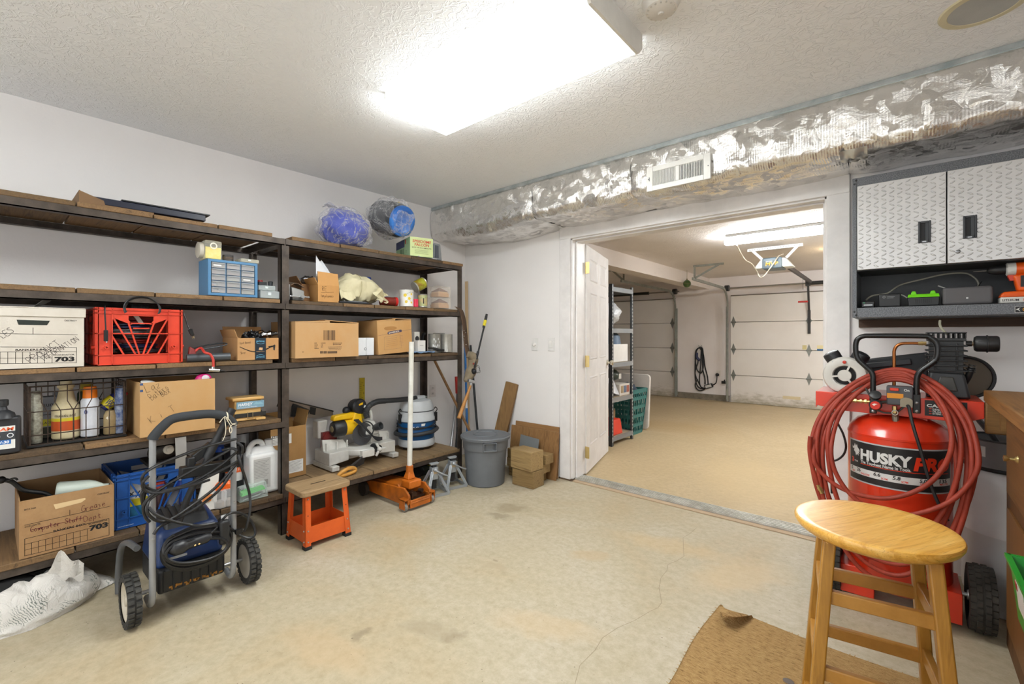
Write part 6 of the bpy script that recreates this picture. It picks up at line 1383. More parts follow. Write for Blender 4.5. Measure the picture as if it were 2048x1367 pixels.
for y in (1.905, 2.14):
    q = wmb(jk, M('#8c8a86', .5, .4)); q.disc((-2.625, y-.012, .03), (0, 1, 0), [(.012, 0), (.03, .002), (.03, .022), (.012, .024)], 20); cw_ = q.build('caster', jk)
    q = wmb(jk, jo); q.box(-2.66, -2.60, y-.018, y-.013, .02, .085); q.box(-2.66, -2.60, y+.013, y+.018, .02, .085); q.box(-2.66, -2.60, min(y, 2.02)-.018 if y < 2 else 2.10, y+.018 if y > 2 else 1.94, .08, .09); q.build('caster_fork', cw_)
for y in (1.90, 2.145):
    q = wmb(jk, M('#4d463e', .5, .4)); q.disc((-3.13, y-.018, .052), (0, 1, 0), [(.015, 0), (.052, .003), (.052, .033), (.015, .036)], 24); q.build('front_wheel', jk)
# ---------------------------------------------------------------- jack stands
def jack_stand(loc, rz, label):
    o = thing('jack_stand', label, 'jack stand', loc, rz, 'silver jack stands'); o.scale = (1, 1, .88)
    sm_ = M('#a9aeb3', .4, .4); bw, hh = .088, .20
    for sx in (-1, 1):
        for sy in (-1, 1):
            q = MB(sm_); q.bar((sx*bw, sy*bw, .012), (sx*.022, sy*.022, hh), .022, .005, (sx, -sy, 0)); q.bar((sx*bw, sy*bw, .012), (sx*.022, sy*.022, hh), .005, .022, (sx, -sy, 0)); q.build('leg', o)
    q = MB(sm_)
    for a, b_ in (((-1, -1), (1, -1)), ((1, -1), (1, 1)), ((1, 1), (-1, 1)), ((-1, 1), (-1, -1))):
        q.bar((a[0]*bw, a[1]*bw, .014), (b_[0]*bw, b_[1]*bw, .014), .005, .025)
    q.build('base_frame', o)
    q = MB(sm_); q.box(-.026, .026, -.026, .026, .13, .235); q.build('collar', o, bevel=.003)
    q = MB(M('#26272a', .5)); q.box(-.016, .016, -.016, .016, .05, .27); q.build('ratchet_bar', o)
    q = MB(sm_); q.hexa([(-.018, -.03, .255), (.018, -.03, .255), (.018, .03, .255), (-.018, .03, .255), (-.018, -.038, .272), (.018, -.038, .272), (.018, .038, .272), (-.018, .038, .272)]); q.build('saddle', o, bevel=.004)
    q = MB(sm_); q.tube([(.03, .0, .215), (.045, .0, .21), (.05, .06, .17), (.05, .10, .15)], .007, 8); q.ball((.03, 0, .215), .018, 12, 8); q.build('lever', o)
    q = MB(M('#c9b28a', .6)); q.box(.0262, .0268, -.018, .018, .18, .22); q.build('sticker', o)
    return o
jack_stand((-2.755, 2.275, 0), -.25, 'silver jack stand nearer the orange jack, under the low shelf')
jack_stand((-2.785, 2.49, 0), -.25, 'silver jack stand nearer the grey bin, under the low shelf')
q = MB(M('#17181a', .7, bump=.5, bs=20, bd=.01)); q.ball((0, 0, .055), (.11, .14, .055), 22, 12, .2, 3); solo(q, 'black_tarp', 'black folded tarp on the floor under the right end of the shelf', 'tarp', (-3.16, 2.34, .012))
q = MB(M('#2c3a2c', .7)); q.box(-.09, .09, -.1, .1, 0, .045); q.m(M('#8f8d2a', .6)).box(-.02, .02, .06, .1, .045, .09); solo(q, 'low_tray', 'dark green tray with yellow bit behind the second jack stand', 'tray', (-3.26, 2.56, .002))
# ================================================================ corner tools, timber, doorway, garage
# round grey bin
tb = thing('trash_can', 'round grey plastic trash can with lid at the end of shelving', 'bin', (-2.645, 2.735, 0))
gm = M('#6d7176', .5, col2='#64686d', bump=.1, bs=120)
q = MB(gm); q.lathe([(0, .0), (.150, .0), (.158, .008), (.176, .29), (.184, .292), (.186, .30), (.190, .385), (.183, .386), (.178, .30), (.15, .02), (0, .015)], 48); q.build('body', tb)
q = MB(gm); q.lathe([(.19, .372), (.206, .374), (.208, .392), (.204, .398), (.175, .402), (.168, .398), (.10, .400), (.098, .407), (.092, .408), (.088, .402), (0, .402)], 48); q.build('lid', tb)
for s_, a in ((1, -.62), (-1, -.62+PI)):
    q = MB(gm); q.T = Matrix.Rotation(a-.0, 4, 'Z')
    q.box(.18, .21, -.055, -.047, .30, .37); q.box(.18, .21, .047, .055, .30, .37); q.box(.203, .211, -.055, .055, .30, .312); q.box(.18, .211, -.055, .055, .362, .37); q.build('handle', tb, bevel=.003)
# tools leaning in the corner
def pole(name, label, cat, p0, p1, r, mat, n=12):
    c = Vector(p0); o = thing(name, label, cat, c); q = wmb(o, mat); q.cyl(p0, p1, r, n=n); q.build('shaft', o); return o
pole('broom_handle', 'brown wooden broom handle slanting behind the end post to the bin', 'broom', (-2.97, 3.09, .0), (-3.40, 2.80, 1.01), .0125, wood('#9a6f40', '#5f3f20', 'z', .5, 1, '#a87c4a', .1))
lt = solo(MB(wood('#d8bd95', '#bfa076', 'z', .7, 1, '#e0c8a4', .1)).box(-.018, .018, -.004, .004, 0, 1.775), 'wood_lath', 'thin pale wood lath standing upright in the room corner', 'lath', (-3.355, 3.225, .0)); 
lt.rotation_euler = (0, -.02, 0)
q0 = at(953, 853, y=3.08)
pb = pole('black_pole', 'thin black metal pole leaning in the corner right of the blue pole', 'pole', (q0.x+.05, q0.y, .0), tuple(at(941, 690, y=3.2)), .011, M('#2c2d30', .4, .5))
pb2 = pole('blue_pole', 'blue metal pole with white band leaning in the corner', 'pole', tuple(Vector((at(936, 862, y=3.0).x, 3.0, .0))), tuple(at(930, 690, y=3.12)), .011, M('#1f6db5', .4))
q = wmb(pb2, white); a_, b2_ = Vector(pb2.location), at(930, 690, y=3.12); q.cyl(a_.lerp(b2_, .46), a_.lerp(b2_, .53), .0118); q.build('white_band', pb2)
for u0, v0, u1, v1, lb, mt_ in ((897, 900, 911, 812, 'silver steel pipe leaning behind the end post, leftmost of two', steel), (908, 905, 921, 800, 'dark steel pipe leaning behind the end post beside the silver one', M('#2b2b2d', .5, .4))):
    a_ = at(u0, v0, x=-3.18); a_.z = 0.0; pole('steel_pipe', lb, 'pipe', tuple(a_), tuple(at(u1, v1, x=-3.38)), .012, mt_)
p = at(914, 768, x=-3.30)
q = MB(M('#b3261f', .45)); q.hexa([(-.01, -.012, -.09), (.01, -.012, -.09), (.01, .012, -.09), (-.01, .012, -.09), (-.014, -.02, .075), (.014, -.02, .075), (.014, .02, .075), (-.014, .02, .075)])
rd = thing('red_wedge_tool', 'red plastic handled tool standing behind the right end post', 'tool', (p.x, p.y, p.z)); q.build('grip', rd, bevel=.003); q = MB(M('#5a5a5c', .4, .5)); q.cyl((0, 0, -.09), (0, 0, -p.z), .008); q.build('shaft', rd)
# belt, pouch, hammer and lopper hanging from the end post
bx = -2.815
tbelt = thing('tool_belt', 'brown leather tool belt hanging from the end of the shelving', 'belt', (bx, at(925, x=bx).y, 1.4))
lea = M('#5a4432', .75, col2='#463426', vs=9, bump=.3, bs=60)
ctr = [(911, 613), (921, 620), (927, 640), (930, 665), (933, 690), (938, 715)]
q = wmb(tbelt, lea); L_ = spline([at(u, v, x=bx) for u, v in ctr], 5); wd_ = [.012]*3+[.03]*(len(L_)-3)
q.grid(lambda u, v: (lambda i: L_[i]+Vector((.004*math.sin(4*u), (v-.5)*wd_[i]*1.6, 0)))(min(int(u*(len(L_)-1)+.5), len(L_)-1)), len(L_)-1, 3)
q.build('strap', tbelt)
tbelt_strap = [o for o in tbelt.children][0]; sm_ = tbelt_strap.modifiers.new('Solidify', 'SOLIDIFY'); sm_.thickness = .005
q = wmb(tbelt, chrome)
for u, v in ((928, 661), (928, 672), (932, 689), (927, 678), (931, 665)): q.ball(at(u, v, x=bx+.008), .005, 8, 6)
q.build('rivet', tbelt)
q = wmb(tbelt, M('#8a7d68', .9, col2='#766a57', vs=12, bump=.6, bs=30, bd=.006))
pc_ = [at(u, v, x=bx+.01) for u, v in ((936, 708), (946, 715), (944, 735), (938, 752), (930, 762))]
q.tube(spline(pc_, 5), [.028, .03, .034, .038, .042, .045, .046, .045, .04, .036, .04, .044, .05, .048, .044, .04, .036, .03, .024, .018, .012], 12); q.build('glove_pouch', tbelt)
hm = thing('hanging_hammer', 'wooden handled hammer hanging head up under the belt pouch', 'hammer', tuple(at(930, 803, x=bx+.05)))
a_, b2_ = at(941, 771, x=bx+.05), at(917.5, 836, x=bx+.08)
q = wmb(hm, wood('#b8803e', '#7f5022', 'z', .5, 1, '#c48f4d', .1)); q.tube([a_, a_.lerp(b2_, .25), a_.lerp(b2_, .6), b2_], [.010, .012, .015, .0165], 12); q.build('handle', hm)
q = wmb(hm, steel); c = at(943, 762, x=bx+.05); q.bar(c+Vector((0, -.035, .01)), c+Vector((0, .03, -.01)), .025, .025); q.cyl(c, a_, .009); q.build('head', hm, bevel=.004)
lp = thing('lopper', 'black lopper with yellow banded grip propped in the belt pouch', 'lopper', tuple(at(947, 740, x=bx+.04)))
a_, b2_ = at(973.5, 628, x=bx+.04), at(947, 742, x=bx+.05)
q = wmb(lp, black); 
q.cyl(a_.lerp(b2_, .2), b2_, .006); q.cyl(a_.lerp(b2_, .2)+Vector((0, .008, 0)), b2_+Vector((0, .006, 0)), .0045); q.build('shaft', lp)
q = wmb(lp, black); q.tube([a_, a_.lerp(b2_, .06), a_.lerp(b2_, .24)], [.010, .0125, .0125], 12); q.build('grip', lp)
q = wmb(lp, M('#e6d51c', .45)); q.cyl(a_.lerp(b2_, .11), a_.lerp(b2_, .21), .0135); q.build('grip_band', lp)
q = wmb(lp, M('#26262a', .4, .4)); q.cyl(a_.lerp(b2_, .66), a_.lerp(b2_, .8), .011); q.ball(b2_, (.03, .022, .026), 14, 10); q.build('cutter_head', lp)
q = wmb(lp, M('#8f1f1b', .4)); q.ball(at(947, 727, x=bx+.062), .008, 8, 6); q.build('red_button', lp)
c0 = at(955, 738, x=bx+.05); q = wmb(lp, black); q.tube([c0+Vector((0, .028*math.cos(a)*(1+.1*math.sin(3*a)), .032*math.sin(a))) for a in [k*PI/10 for k in range(20)]], .0016, 5, True); q.tube(spline([c0+Vector((0, -.03, .03)), c0+Vector((0, .02, .01)), c0+Vector((0, .03, -.03)), c0+Vector((0, -.01, -.025))], 5), .0016, 5); q.build('pull_cord', lp)
# timber and plywood against the wall
sp_ = wood('#8d6a40', '#5d4326', 'z', .7, .8, '#9d7848', .3, 2)
bd_ = thing('timber_board', 'brown two-by-six board leaning on the wall behind the bin', 'board', (-2.90, 3.10, 0))
q = MB(sp_); top = Vector((-2.80+.04, 3.215, .78))-Vector(bd_.location); q.bar((0, 0, .002), top, .125, .036, (.25, -1, 0)); q.build('plank', bd_, bevel=.002)
ply = wood('#9a7044', '#5b3c22', 'z', .6, .75, '#ac8352', .25, 3); ply2 = wood('#a3774a', '#6d4a2a', 'x', .6, .8, '#b08656', .25, 4)
def leaning(name, label, x0, x1, yb, yt, h, t, mat):
    o = thing(name, label, 'panel', ((x0+x1)/2, yb, 0)); w = (x1-x0)/2
    q = MB(mat); q.hexa([(-w, 0, .002), (w, 0, .002), (w, t, .002), (-w, t, .002), (-w, yt-yb, h), (w, yt-yb, h), (w, yt-yb+t, h), (-w, yt-yb+t, h)]); q.build('sheet', o); return o
leaning('plywood_panel', 'taller plywood panel at the back, leaning on the white wall', -2.72, -2.235, 3.190, 3.216, .435, .012, ply2)
leaning('plywood_panel', 'front plywood panel with dark vertical grain behind the timber blocks', -2.74, -2.215, 3.135, 3.180, .40, .014, ply)
def block(label, x0, x1, y0, y1, z0, z1, mat, rz=0):
    o = thing('timber_block', label, 'timber', ((x0+x1)/2, (y0+y1)/2, z0), rz, 'timber blocks by the door')
    q = MB(mat); q.box(-(x1-x0)/2, (x1-x0)/2, -(y1-y0)/2, (y1-y0)/2, 0, z1-z0); q.build('block', o, bevel=.003); return o
tbm = [wood(a, b_, 'x', .75, 1.3, c, .35, k) for a, b_, c, k in (('#8c7146', '#5a4426', '#9d8254', 1), ('#a3875a', '#6b5331', '#b59968', 4), ('#947848', '#614a2a', '#a88c5c', 6))]
block('lower chunky timber block at the front of the pile by the door', -2.44, -2.224, 2.84, 2.985, .002, .135, tbm[0], .02)
block('upper chunky timber block at the front of the pile by the door', -2.452, -2.228, 2.832, 2.985, .139, .292, tbm[1], -.07)
for k, (x0, x1, lb) in enumerate(((-2.62, -2.29, 'bottom'), (-2.64, -2.25, 'middle'), (-2.63, -2.22, 'top'))):
    block(lb+' long timber of the stack behind the chunky blocks', x0, x1, 3.0, 3.11, .002+.079*k, .079+.079*k, tbm[k], .03*(k-1))
q = MB(M('#8f9496', .45, .5)); q.hexa([(-.105, 0, 0), (.105, 0, 0), (.105, .003, 0), (-.105, .003, 0), (-.115, .035, .10), (.09, .035, .085), (.09, .038, .085), (-.115, .038, .10)]); solo(q, 'metal_plate', 'grey metal plate leaning on the plywood above the timbers', 'plate', (-2.47, 3.09, .242))
# ---------------------------------------------------------------- door leaf
DL = thing('door_1', 'white six-panel door leaf standing open into the garage', 'door', (OX0+.028, YG+.012, .012), math.radians(16.2))
DL['kind'] = 'structure'; del DL['category']
dm = M('#e9e6e5', .4)
W_, H_, TH_ = .865, 2.005, .035
q = MB(dm); q.box(-TH_, 0, 0, W_, 0, H_); q.build('slab', DL, bevel=.002)
pn = []
for y0_, y1_ in ((.115, .385), (.48, .75)):
    for z0_, z1_ in ((.22, .84), (.99, 1.60), (1.70, 1.90)): pn.append((y0_, y1_, z0_, z1_))
for (y0_, y1_, z0_, z1_) in pn:
    q = MB(M('#e2dfde', .4)); g_ = .018
    for s_ in (0, -TH_):
        e_ = .004 if s_ == 0 else -.004
        def ringq(a, b_, d0, d1):
            A = [(y0_+a, z0_+a), (y1_-a, z0_+a), (y1_-a, z1_-a), (y0_+a, z1_-a)]; B = [(y0_+b_, z0_+b_), (y1_-b_, z0_+b_), (y1_-b_, z1_-b_), (y0_+b_, z1_-b_)]
            q.add([(s_+d0*e_/.004, y, z) for y, z in A]+[(s_+d1*e_/.004, y, z) for y, z in B], [(i, (i+1) % 4, 4+(i+1) % 4, 4+i) for i in range(4)])
        ringq(0, .010, .0003, .006); ringq(.010, .020, .006, .0008); ringq(.020, .036, .0008, .0045)
        q.add([(s_+.0045*e_/.004, y, z) for y, z in ((y0_+.036, z0_+.036), (y1_-.036, z0_+.036), (y1_-.036, z1_-.036), (y0_+.036, z1_-.036))], [(0, 1, 2, 3)])
    q.build('panel', DL)
q = MB(M('#c9c3b4', .25, .9))
for s_, x in ((1, 0), (-1, -TH_)): q.disc((x, W_-.065, .93), (s_, 0, 0), [(.03, 0), (.03, .006), (.012, .01), (.011, .03), (.026, .042), (.028, .055), (.02, .066), (0, .068)], 20)
q.build('knob', DL)
for z in (.19, .985, 1.80):
    q = MB(brass); q.cyl((.006, -.006, z-.05), (.006, -.006, z+.05), .006, n=12); q.box(-.032, -.002, -.0015, .0, z-.05, z+.05); q.box(.002, .03, -.018, -.015, z-.05, z+.05); q.build('hinge', DL)
hb_ = MB(brass)
for z in (.20, 1.0, 1.86): hb_.box(OX1-.034, OX1-.016, YG-.045, YG-.01, z-.05, z+.05); 
for z in (.20, 1.0, 1.86): hb_.cyl((OX1-.032, YG+.014, z-.05), (OX1-.032, YG+.014, z+.05), .006, n=10)
tr3 = bpy.data.objects['trim_3']
hb_.build('hinge', tr3)
# ---------------------------------------------------------------- garage doors
gd_m, n, l, b = newmat('garage_door_skin')
v = coords(n, l)
sep = n.new('ShaderNodeSeparateXYZ'); l.new(v, sep.inputs[0])
f1 = noise_tex(n, l, coords(n, l, (2.2, 1, 7)), 3, 5, .7)
mm = n.new('ShaderNodeMath'); mm.operation = 'MULTIPLY_ADD'; l.new(sep.outputs['Z'], mm.inputs[0]); mm.inputs[1].default_value = -1.9; l.new(f1, mm.inputs[2])
l.new(mixc(n, l, ramp(n, l, mm.outputs[0], [(.12, (0, 0, 0, 1)), (.5, (.75, .75, .75, 1))]), mixc(n, l, ramp(n, l, noise_tex(n, l, v, 1.2, 4, .6), [(.4, (0, 0, 0, 1)), (.7, (1, 1, 1, 1))]), lin('#e4ded8'), lin('#dcd5cd')), lin('#8f8468')), b.inputs['Base Color'])
b.inputs['Roughness'].default_value = .55
galv = M('#a3a59e', .45, .4, col2='#8b8d85', vs=10)
def garage_door(nm, x0, x1, lab, edge):
    yd = GY-.05
    o = bpy.data.objects.new(nm, None); COL.objects.link(o); o.location = ((x0+x1)/2, yd, 0); o['kind'] = 'structure'; o['label'] = lab
    zs = (0, .497, .971, 1.464, 1.943)
    for a, b_ in zip(zs[:-1], zs[1:]):
        q = wmb(o, gd_m); q.box(x0, x1, yd, yd+.035, a+.004, b_-.004); q.build('panel_section', o, bevel=.004)
    q = wmb(o, M('#7d7166', .8)); q.box(x0, x1, yd+.01, yd+.045, 1.943, 1.957); q.build('top_seal', o)
    xs_ = [x0+.05 if edge == 'l' else x1-.05]+([at(1618, y=yd).x] if edge == 'l' else [])
    for x in xs_:
        for z in zs[1:4]:
            q = wmb(o, M('#8d8f8a', .4, .7)); q.poly2(frame((x, yd-.003, z), (1, 0, 0), (0, 0, 1)), [(-.05, 0), (-.03, .02), (0, .11), (.03, .02), (.05, 0), (.03, -.02), (0, -.11), (-.03, -.02)], .0); q.cyl((x-.03, yd-.008, z), (x+.03, yd-.008, z), .008); q.build('hinge', o)
    e = x0 if edge == 'l' else x1; s_ = -1 if edge == 'l' else 1
    q = wmb(o, galv); tx_ = e+s_*.035; yh = at(1385, 545, x=tx_).y if edge == 'l' else 6.6
    P = [(tx_, yd-.06, .02), (tx_, yd-.06, 1.75)]+[(tx_, yd-.06-.32*(1-math.cos(a)), 1.75+.32*math.sin(a)) for a in [k*PI/16 for k in range(1, 9)]]+[(tx_, yh, 2.085)]
    for i in range(len(P)-1): q.bar(P[i], P[i+1], .042, .022, (1, 0, 0))
    q.build('track', o)
    q = wmb(o, galv); q.box(min(tx_-.004, tx_+s_*.03), max(tx_+.004, tx_+s_*.03), yd-.05, yd-.02, .05, 1.75); q.build('track_angle', o)
    q = wmb(o, galv); q.box(tx_-.28 if edge == 'r' else tx_-.02, tx_+.02 if edge == 'r' else tx_+.42, yh+.08, yh+.11, GH-.03, GH-.001); q.bar((tx_, yh+.09, 2.08), (tx_, yh+.09, GH-.01), .03, .005, (0, 1, 0)); q.bar((tx_, yh+.09, 2.10), (tx_+(.36 if edge == 'l' else -.2), yh+.09, GH-.02), .03, .005, (0, 1, 0)); q.build('hanger_bracket', o)
    q = wmb(o, M('#8d8880', .4, .5)); q.cyl((x0-.12 if edge == 'l' else x0+.0, yd-.09, 2.08), (x1+(.12 if edge == 'r' else 0), yd-.09, 2.08), .013, n=12); q.build('torsion_bar', o)
    q = wmb(o, M('#3b3a38', .5, .5))
    sx0 = at(1622, y=yd).x if edge == 'l' else x1-1.5; q.cyl((sx0, yd-.09, 2.08), (sx0+1.0, yd-.09, 2.08), .03, n=16)
    q.build('torsion_spring', o)
    q = wmb(o, M('#3a3a3a', .5)); q.cyl((e-s_*.0, yd-.09, 2.08), (e+s_*.07, yd-.09, 2.08), .055, n=20); q.build('cable_drum', o)
    return o
d2 = garage_door('door_2', -2.40, 2.3, 'nearer white sectional garage door', 'l')
d3 = garage_door('door_3', -6.6, -3.43, 'left white sectional garage door', 'r')
yd = GY-.05
q = wmb(d2, M('#e6d7a8', .6)); p0, p1 = at(1634, 697, y=yd-.001), at(1668, 689, y=yd-.001)
q.box(p0.x, p1.x, yd-.002, yd-.0005, .975, 1.06); q.m(M('#3167a0', .6)).box(p0.x, p1.x, yd-.003, yd-.002, .975, 1.0); q.m(M('#d7b53a', .6)).box(p0.x+.1, p0.x+.25, yd-.0035, yd-.003, .975, .99); q.build('warning_sticker', d2)
q = wmb(d2, M('#cdbf8a', .6)); p0 = at(1609, 692, y=yd); q.box(p0.x-.03, p0.x+.03, yd-.002, yd-.0005, .985, 1.06); q.build('label_sticker', d2)
q = wmb(d2, M('#d9c9a2', .6)); p0 = at(1583, 788, y=yd); q.box(p0.x-.13, p0.x+.13, yd-.0015, yd-.0005, .14, .19); q.build('old_sticker', d2)
q = MB(M('#8a8070', .9, col2='#6d6556', vs=12)); q.box(-3.40, -2.43, GY-.03, GY-.001, 0, .11); struct(q, 'trim_7')
# opener
go = thing('garage_door_opener', 'grey and white garage door opener hanging from the garage ceiling', 'opener', (-1.18, 6.25, 2.09))
q = wmb(go, M('#e9e9e6', .4)); q.box(-1.48, -.89, 6.235, 6.265, GH-.035, GH-.001); q.build('ceiling_bar', go)
q = wmb(go, M('#3f4042', .6))
for k in range(20): q.box(-1.455+.028*k, -1.447+.028*k, 6.2335, 6.2352, GH-.022, GH-.014)
q.build('slot_pattern', go)
for x0, x1 in ((-1.43, -1.31), (-.94, -1.06)):
    q = wmb(go, M('#e9e9e6', .4)); q.bar((x0, 6.25, GH-.02), (x1, 6.25, 2.15), .03, .006, (0, 1, 0)); q.build('hanging_strap', go)
q = wmb(go, M('#53636d', .4)); q.box(-1.29, -1.085, 6.12, 6.40, 2.02, 2.15); q.build('housing', go, bevel=.012, seg=3)
q = wmb(go, M('#2f4048', .4)); q.box(-1.288, -1.087, 6.116, 6.13, 2.03, 2.115); q.build('front_panel', go)
q = wmb(go, M('#d3a83c', .5)); q.text(FY(-1.19, 6.1155, 2.055), 'MVP', 0, 0, .04, .13, .02, .15, 'C'); q.build('lettering', go)
q = wmb(go, M('#e4ece8', .5)); q.text(FY(-1.25, 6.1155, 2.1), 'CHAIN DRIVE', 0, 0, .010, .07, .01); q.build('lettering', go)
for s_, x in ((-1, -1.29), (1, -1.085)):
    q = wmb(go, M('#d9dcd6', .35)); q.hexa([(x, 6.13, 2.03), (x, 6.39, 2.03), (x+s_*.11, 6.36, 2.035), (x+s_*.11, 6.17, 2.035), (x, 6.13, 2.145), (x, 6.39, 2.145), (x+s_*.03, 6.36, 2.14), (x+s_*.03, 6.17, 2.14)] if s_ > 0 else [(x+s_*.11, 6.17, 2.035), (x+s_*.11, 6.36, 2.035), (x, 6.39, 2.03), (x, 6.13, 2.03), (x+s_*.03, 6.17, 2.14), (x+s_*.03, 6.36, 2.14), (x, 6.39, 2.145), (x, 6.13, 2.145)])
    q.build('lamp_lens', go, bevel=.02, seg=3)
q = wmb(go, M('#3a332f', .5, .4)); xa = at(1621, y=8.75).x; q.bar((-1.10, 6.40, 2.09), (xa, 8.76, 2.09), .03, .05); q.build('drive_rail', go)
q = wmb(go, M('#2e2c2b', .5)); xa = at(1617, y=8.85).x; q.bar((xa, 8.80, 2.06), (xa, GY-.075, 1.62), .03, .02); q.box(xa-.03, xa+.03, 8.74, 8.83, 2.03, 2.12); q.box(xa-.02, xa+.02, GY-.075, GY-.051, 1.25, 1.64); q.build('door_arm', go)
q = wmb(go, M('#5b5753', .5)); pr = at(1606, 590, y=7.7); q.cyl((pr.x, 7.7, 2.07), (pr.x, 7.7, pr.z+.08), .004, n=6); q.build('release_rope', go)
q = wmb(go, M('#b02a22', .5)); pr = at(1606, 603, y=7.7); q.cyl((pr.x-.06, 7.7, pr.z), (pr.x+.06, 7.7, pr.z), .013, n=10); q.build('release_handle', go)
wr = [at(1474, 490, y=5.28), at(1481, 505, y=5.5), at(1491, 520, y=5.7), at(1503, 527, y=5.9), at(1513, 541, y=6.0), at(1519, 553, y=6.05), at(1526, 553, y=6.05), at(1535, 543, y=6.08), at(1548, 525, y=6.08), at(1557, 512, y=6.1), at(1566, 508, y=6.15)]
q = wmb(go, M('#cfc3ae', .6, col2='#5a4c3e', vs=9)); q.tube(spline(wr, 6), .007, 6); q.build('power_cord', go)
# strip lamp in the garage
gl = thing('strip_light', 'long glowing fluorescent strip light on the garage ceiling', 'light', (-.85, 5.25, GH))
q = MB(M('#dcdcd8', .4)); q.box(-.6, .6, -.055, .055, -.03, 0); q.m(M('#77756f', .5)).box(-.605, .605, -.067, .067, -.03, -.021); q.build('housing', gl)
q = MB(glow('#f8fdff', 60.0)); q.prism([(-.065, -.03), (-.06, -.075), (-.035, -.10), (.035, -.10), (.06, -.075), (.065, -.03)], -.61, .61, Matrix(((0, 0, 1, 0), (1, 0, 0, 0), (0, 1, 0, 0), (0, 0, 0, 1)))); q.build('diffuser', gl)
# warm bulb by the jamb, where the glow on the ceiling comes from
p = at(1667, 505, z=GH-.06)
gb_ = thing('ceiling_bulb', 'bare warm bulb on the garage ceiling at the door jamb', 'light', (p.x+.04, p.y, GH))
q = MB(M('#e2dfd8', .4)); q.lathe([(.06, -.02), (.06, 0)], 24); q.build('lamp_holder', gb_)
q = MB(glow('#ffe2b0', 90.0)); q.ball((0, 0, -.055), (.034, .034, .04), 16, 12); q.build('bulb', gb_)
l3 = dup(gl, (.35, 7.3, GH), 0.0, 'added fill strip light deeper in the garage, hidden beyond the right jamb')  # added strip lamp out of view, brightens the garage
# green float hanging from left track
p = at(1374, 567, y=7.6)
fb_ = thing('hanging_float', 'green glass ball hanging on a string under the garage beam', 'float', tuple(p))
q = MB(M('#4d6b34', .3, col2='#2f4a24', vs=20)); q.ball((0, 0, 0), .062, 20, 14); q.build('ball', fb_)
q = MB(M('#8a7a5c', .8)); q.cyl((0, 0, .055), (0, 0, GH-p.z-.002), .003, n=6); q.cyl((0, 0, .05), (0, 0, .085), .02, .006, 10); q.tube([(.063*math.cos(a), .063*math.sin(a), 0) for a in [k*PI/8 for k in range(16)]], .003, 5, True); q.build('string', fb_)
# charging cord on the far wall
cw = GY-.03
ec = thing('charging_cord', 'coiled black charging cord with control box hung on the garage wall', 'cord', (at(1400, y=cw).x, cw, .9))
zc = dict(sc=5.85, ox=1350, oy=650)
C = lambda pts: [at(zc['ox']+a/zc['sc'], zc['oy']+b_/zc['sc'], y=cw-.01*(i % 3)) for i, (a, b_) in enumerate(pts)]
for pts in (((290, 258), (245, 300), (240, 420), (260, 520), (300, 560), (330, 500), (330, 350), (320, 270), (290, 258)), ((300, 255), (250, 310), (235, 560), (250, 680), (290, 735), (340, 735)), ((285, 262), (330, 330), (350, 480), (380, 600), (388, 690)), ((310, 262), (300, 480), (285, 640), (300, 715), (345, 740)), ((320, 270), (325, 500), (350, 620), (352, 690)), ((265, 630), (238, 690), (255, 745), (300, 765), (350, 745)), ((245, 300), (270, 420), (235, 560), (290, 700))):
    q = wmb(ec, black); q.tube(spline(C(pts), 6), .011, 7); q.build('cable', ec)
q = wmb(ec, M('#26284a', .5)); q.tube(spline(C(((255, 320), (255, 370), (270, 395), (285, 405))), 4), .026, 8); q.build('connector', ec)
a_, b2_ = C(((350, 722), (440, 700)))[0], C(((350, 722), (440, 700)))[1]
q = wmb(ec, black); q.bar(a_, b2_, .05, .075); q.build('control_box', ec, bevel=.01); q = wmb(ec, M('#d0ccc6', .5)); q.bar(a_.lerp(b2_, .12)+Vector((0, -.028, 0)), a_.lerp(b2_, .88)+Vector((0, -.028, 0)), .004, .05); q.build('label', ec)
q = wmb(ec, black); q.tube(spline(C(((440, 700), (475, 680), (488, 640), (490, 590))), 5), .01, 7); q.ball(C(((495, 578),))[0], (.035, .02, .03), 12, 8); q.build('plug_lead', ec)
q = wmb(ec, steel)
for a in (283, 312): c = C(((a, 245),))[0]; q.cyl(c+Vector((0, .02, 0)), c+Vector((0, -.05, .02)), .005, n=8)
q.build('wall_hook', ec)
p = at(1437, 747, y=GY)
go2 = thing('wall_outlet', 'small electrical outlet on the far garage wall beside the cord', 'outlet', tuple(p)); MB(M('#e4dcd4', .5)).box(-.036, .036, -.006, 0, -.058, .058).build('cover_plate', go2, bevel=.002)
pe = at(1452, 765, y=GY-.06)
q = MB(black); q.box(-.045, .02, -.02, .02, -.02, .03); q.cyl((.0, 0, .03), (.0, .02, .05), .01); se = thing('safety_sensor', 'small black safety sensor low beside the garage door track', 'sensor', (pe.x-.03, pe.y, pe.z)); q.build('body', se, bevel=.003); q = MB(galv); q.box(.02, .06, -.003, .003, -.02, .03); q.box(-.01, .01, .02, .06, .0, .01); q.build('bracket', se)
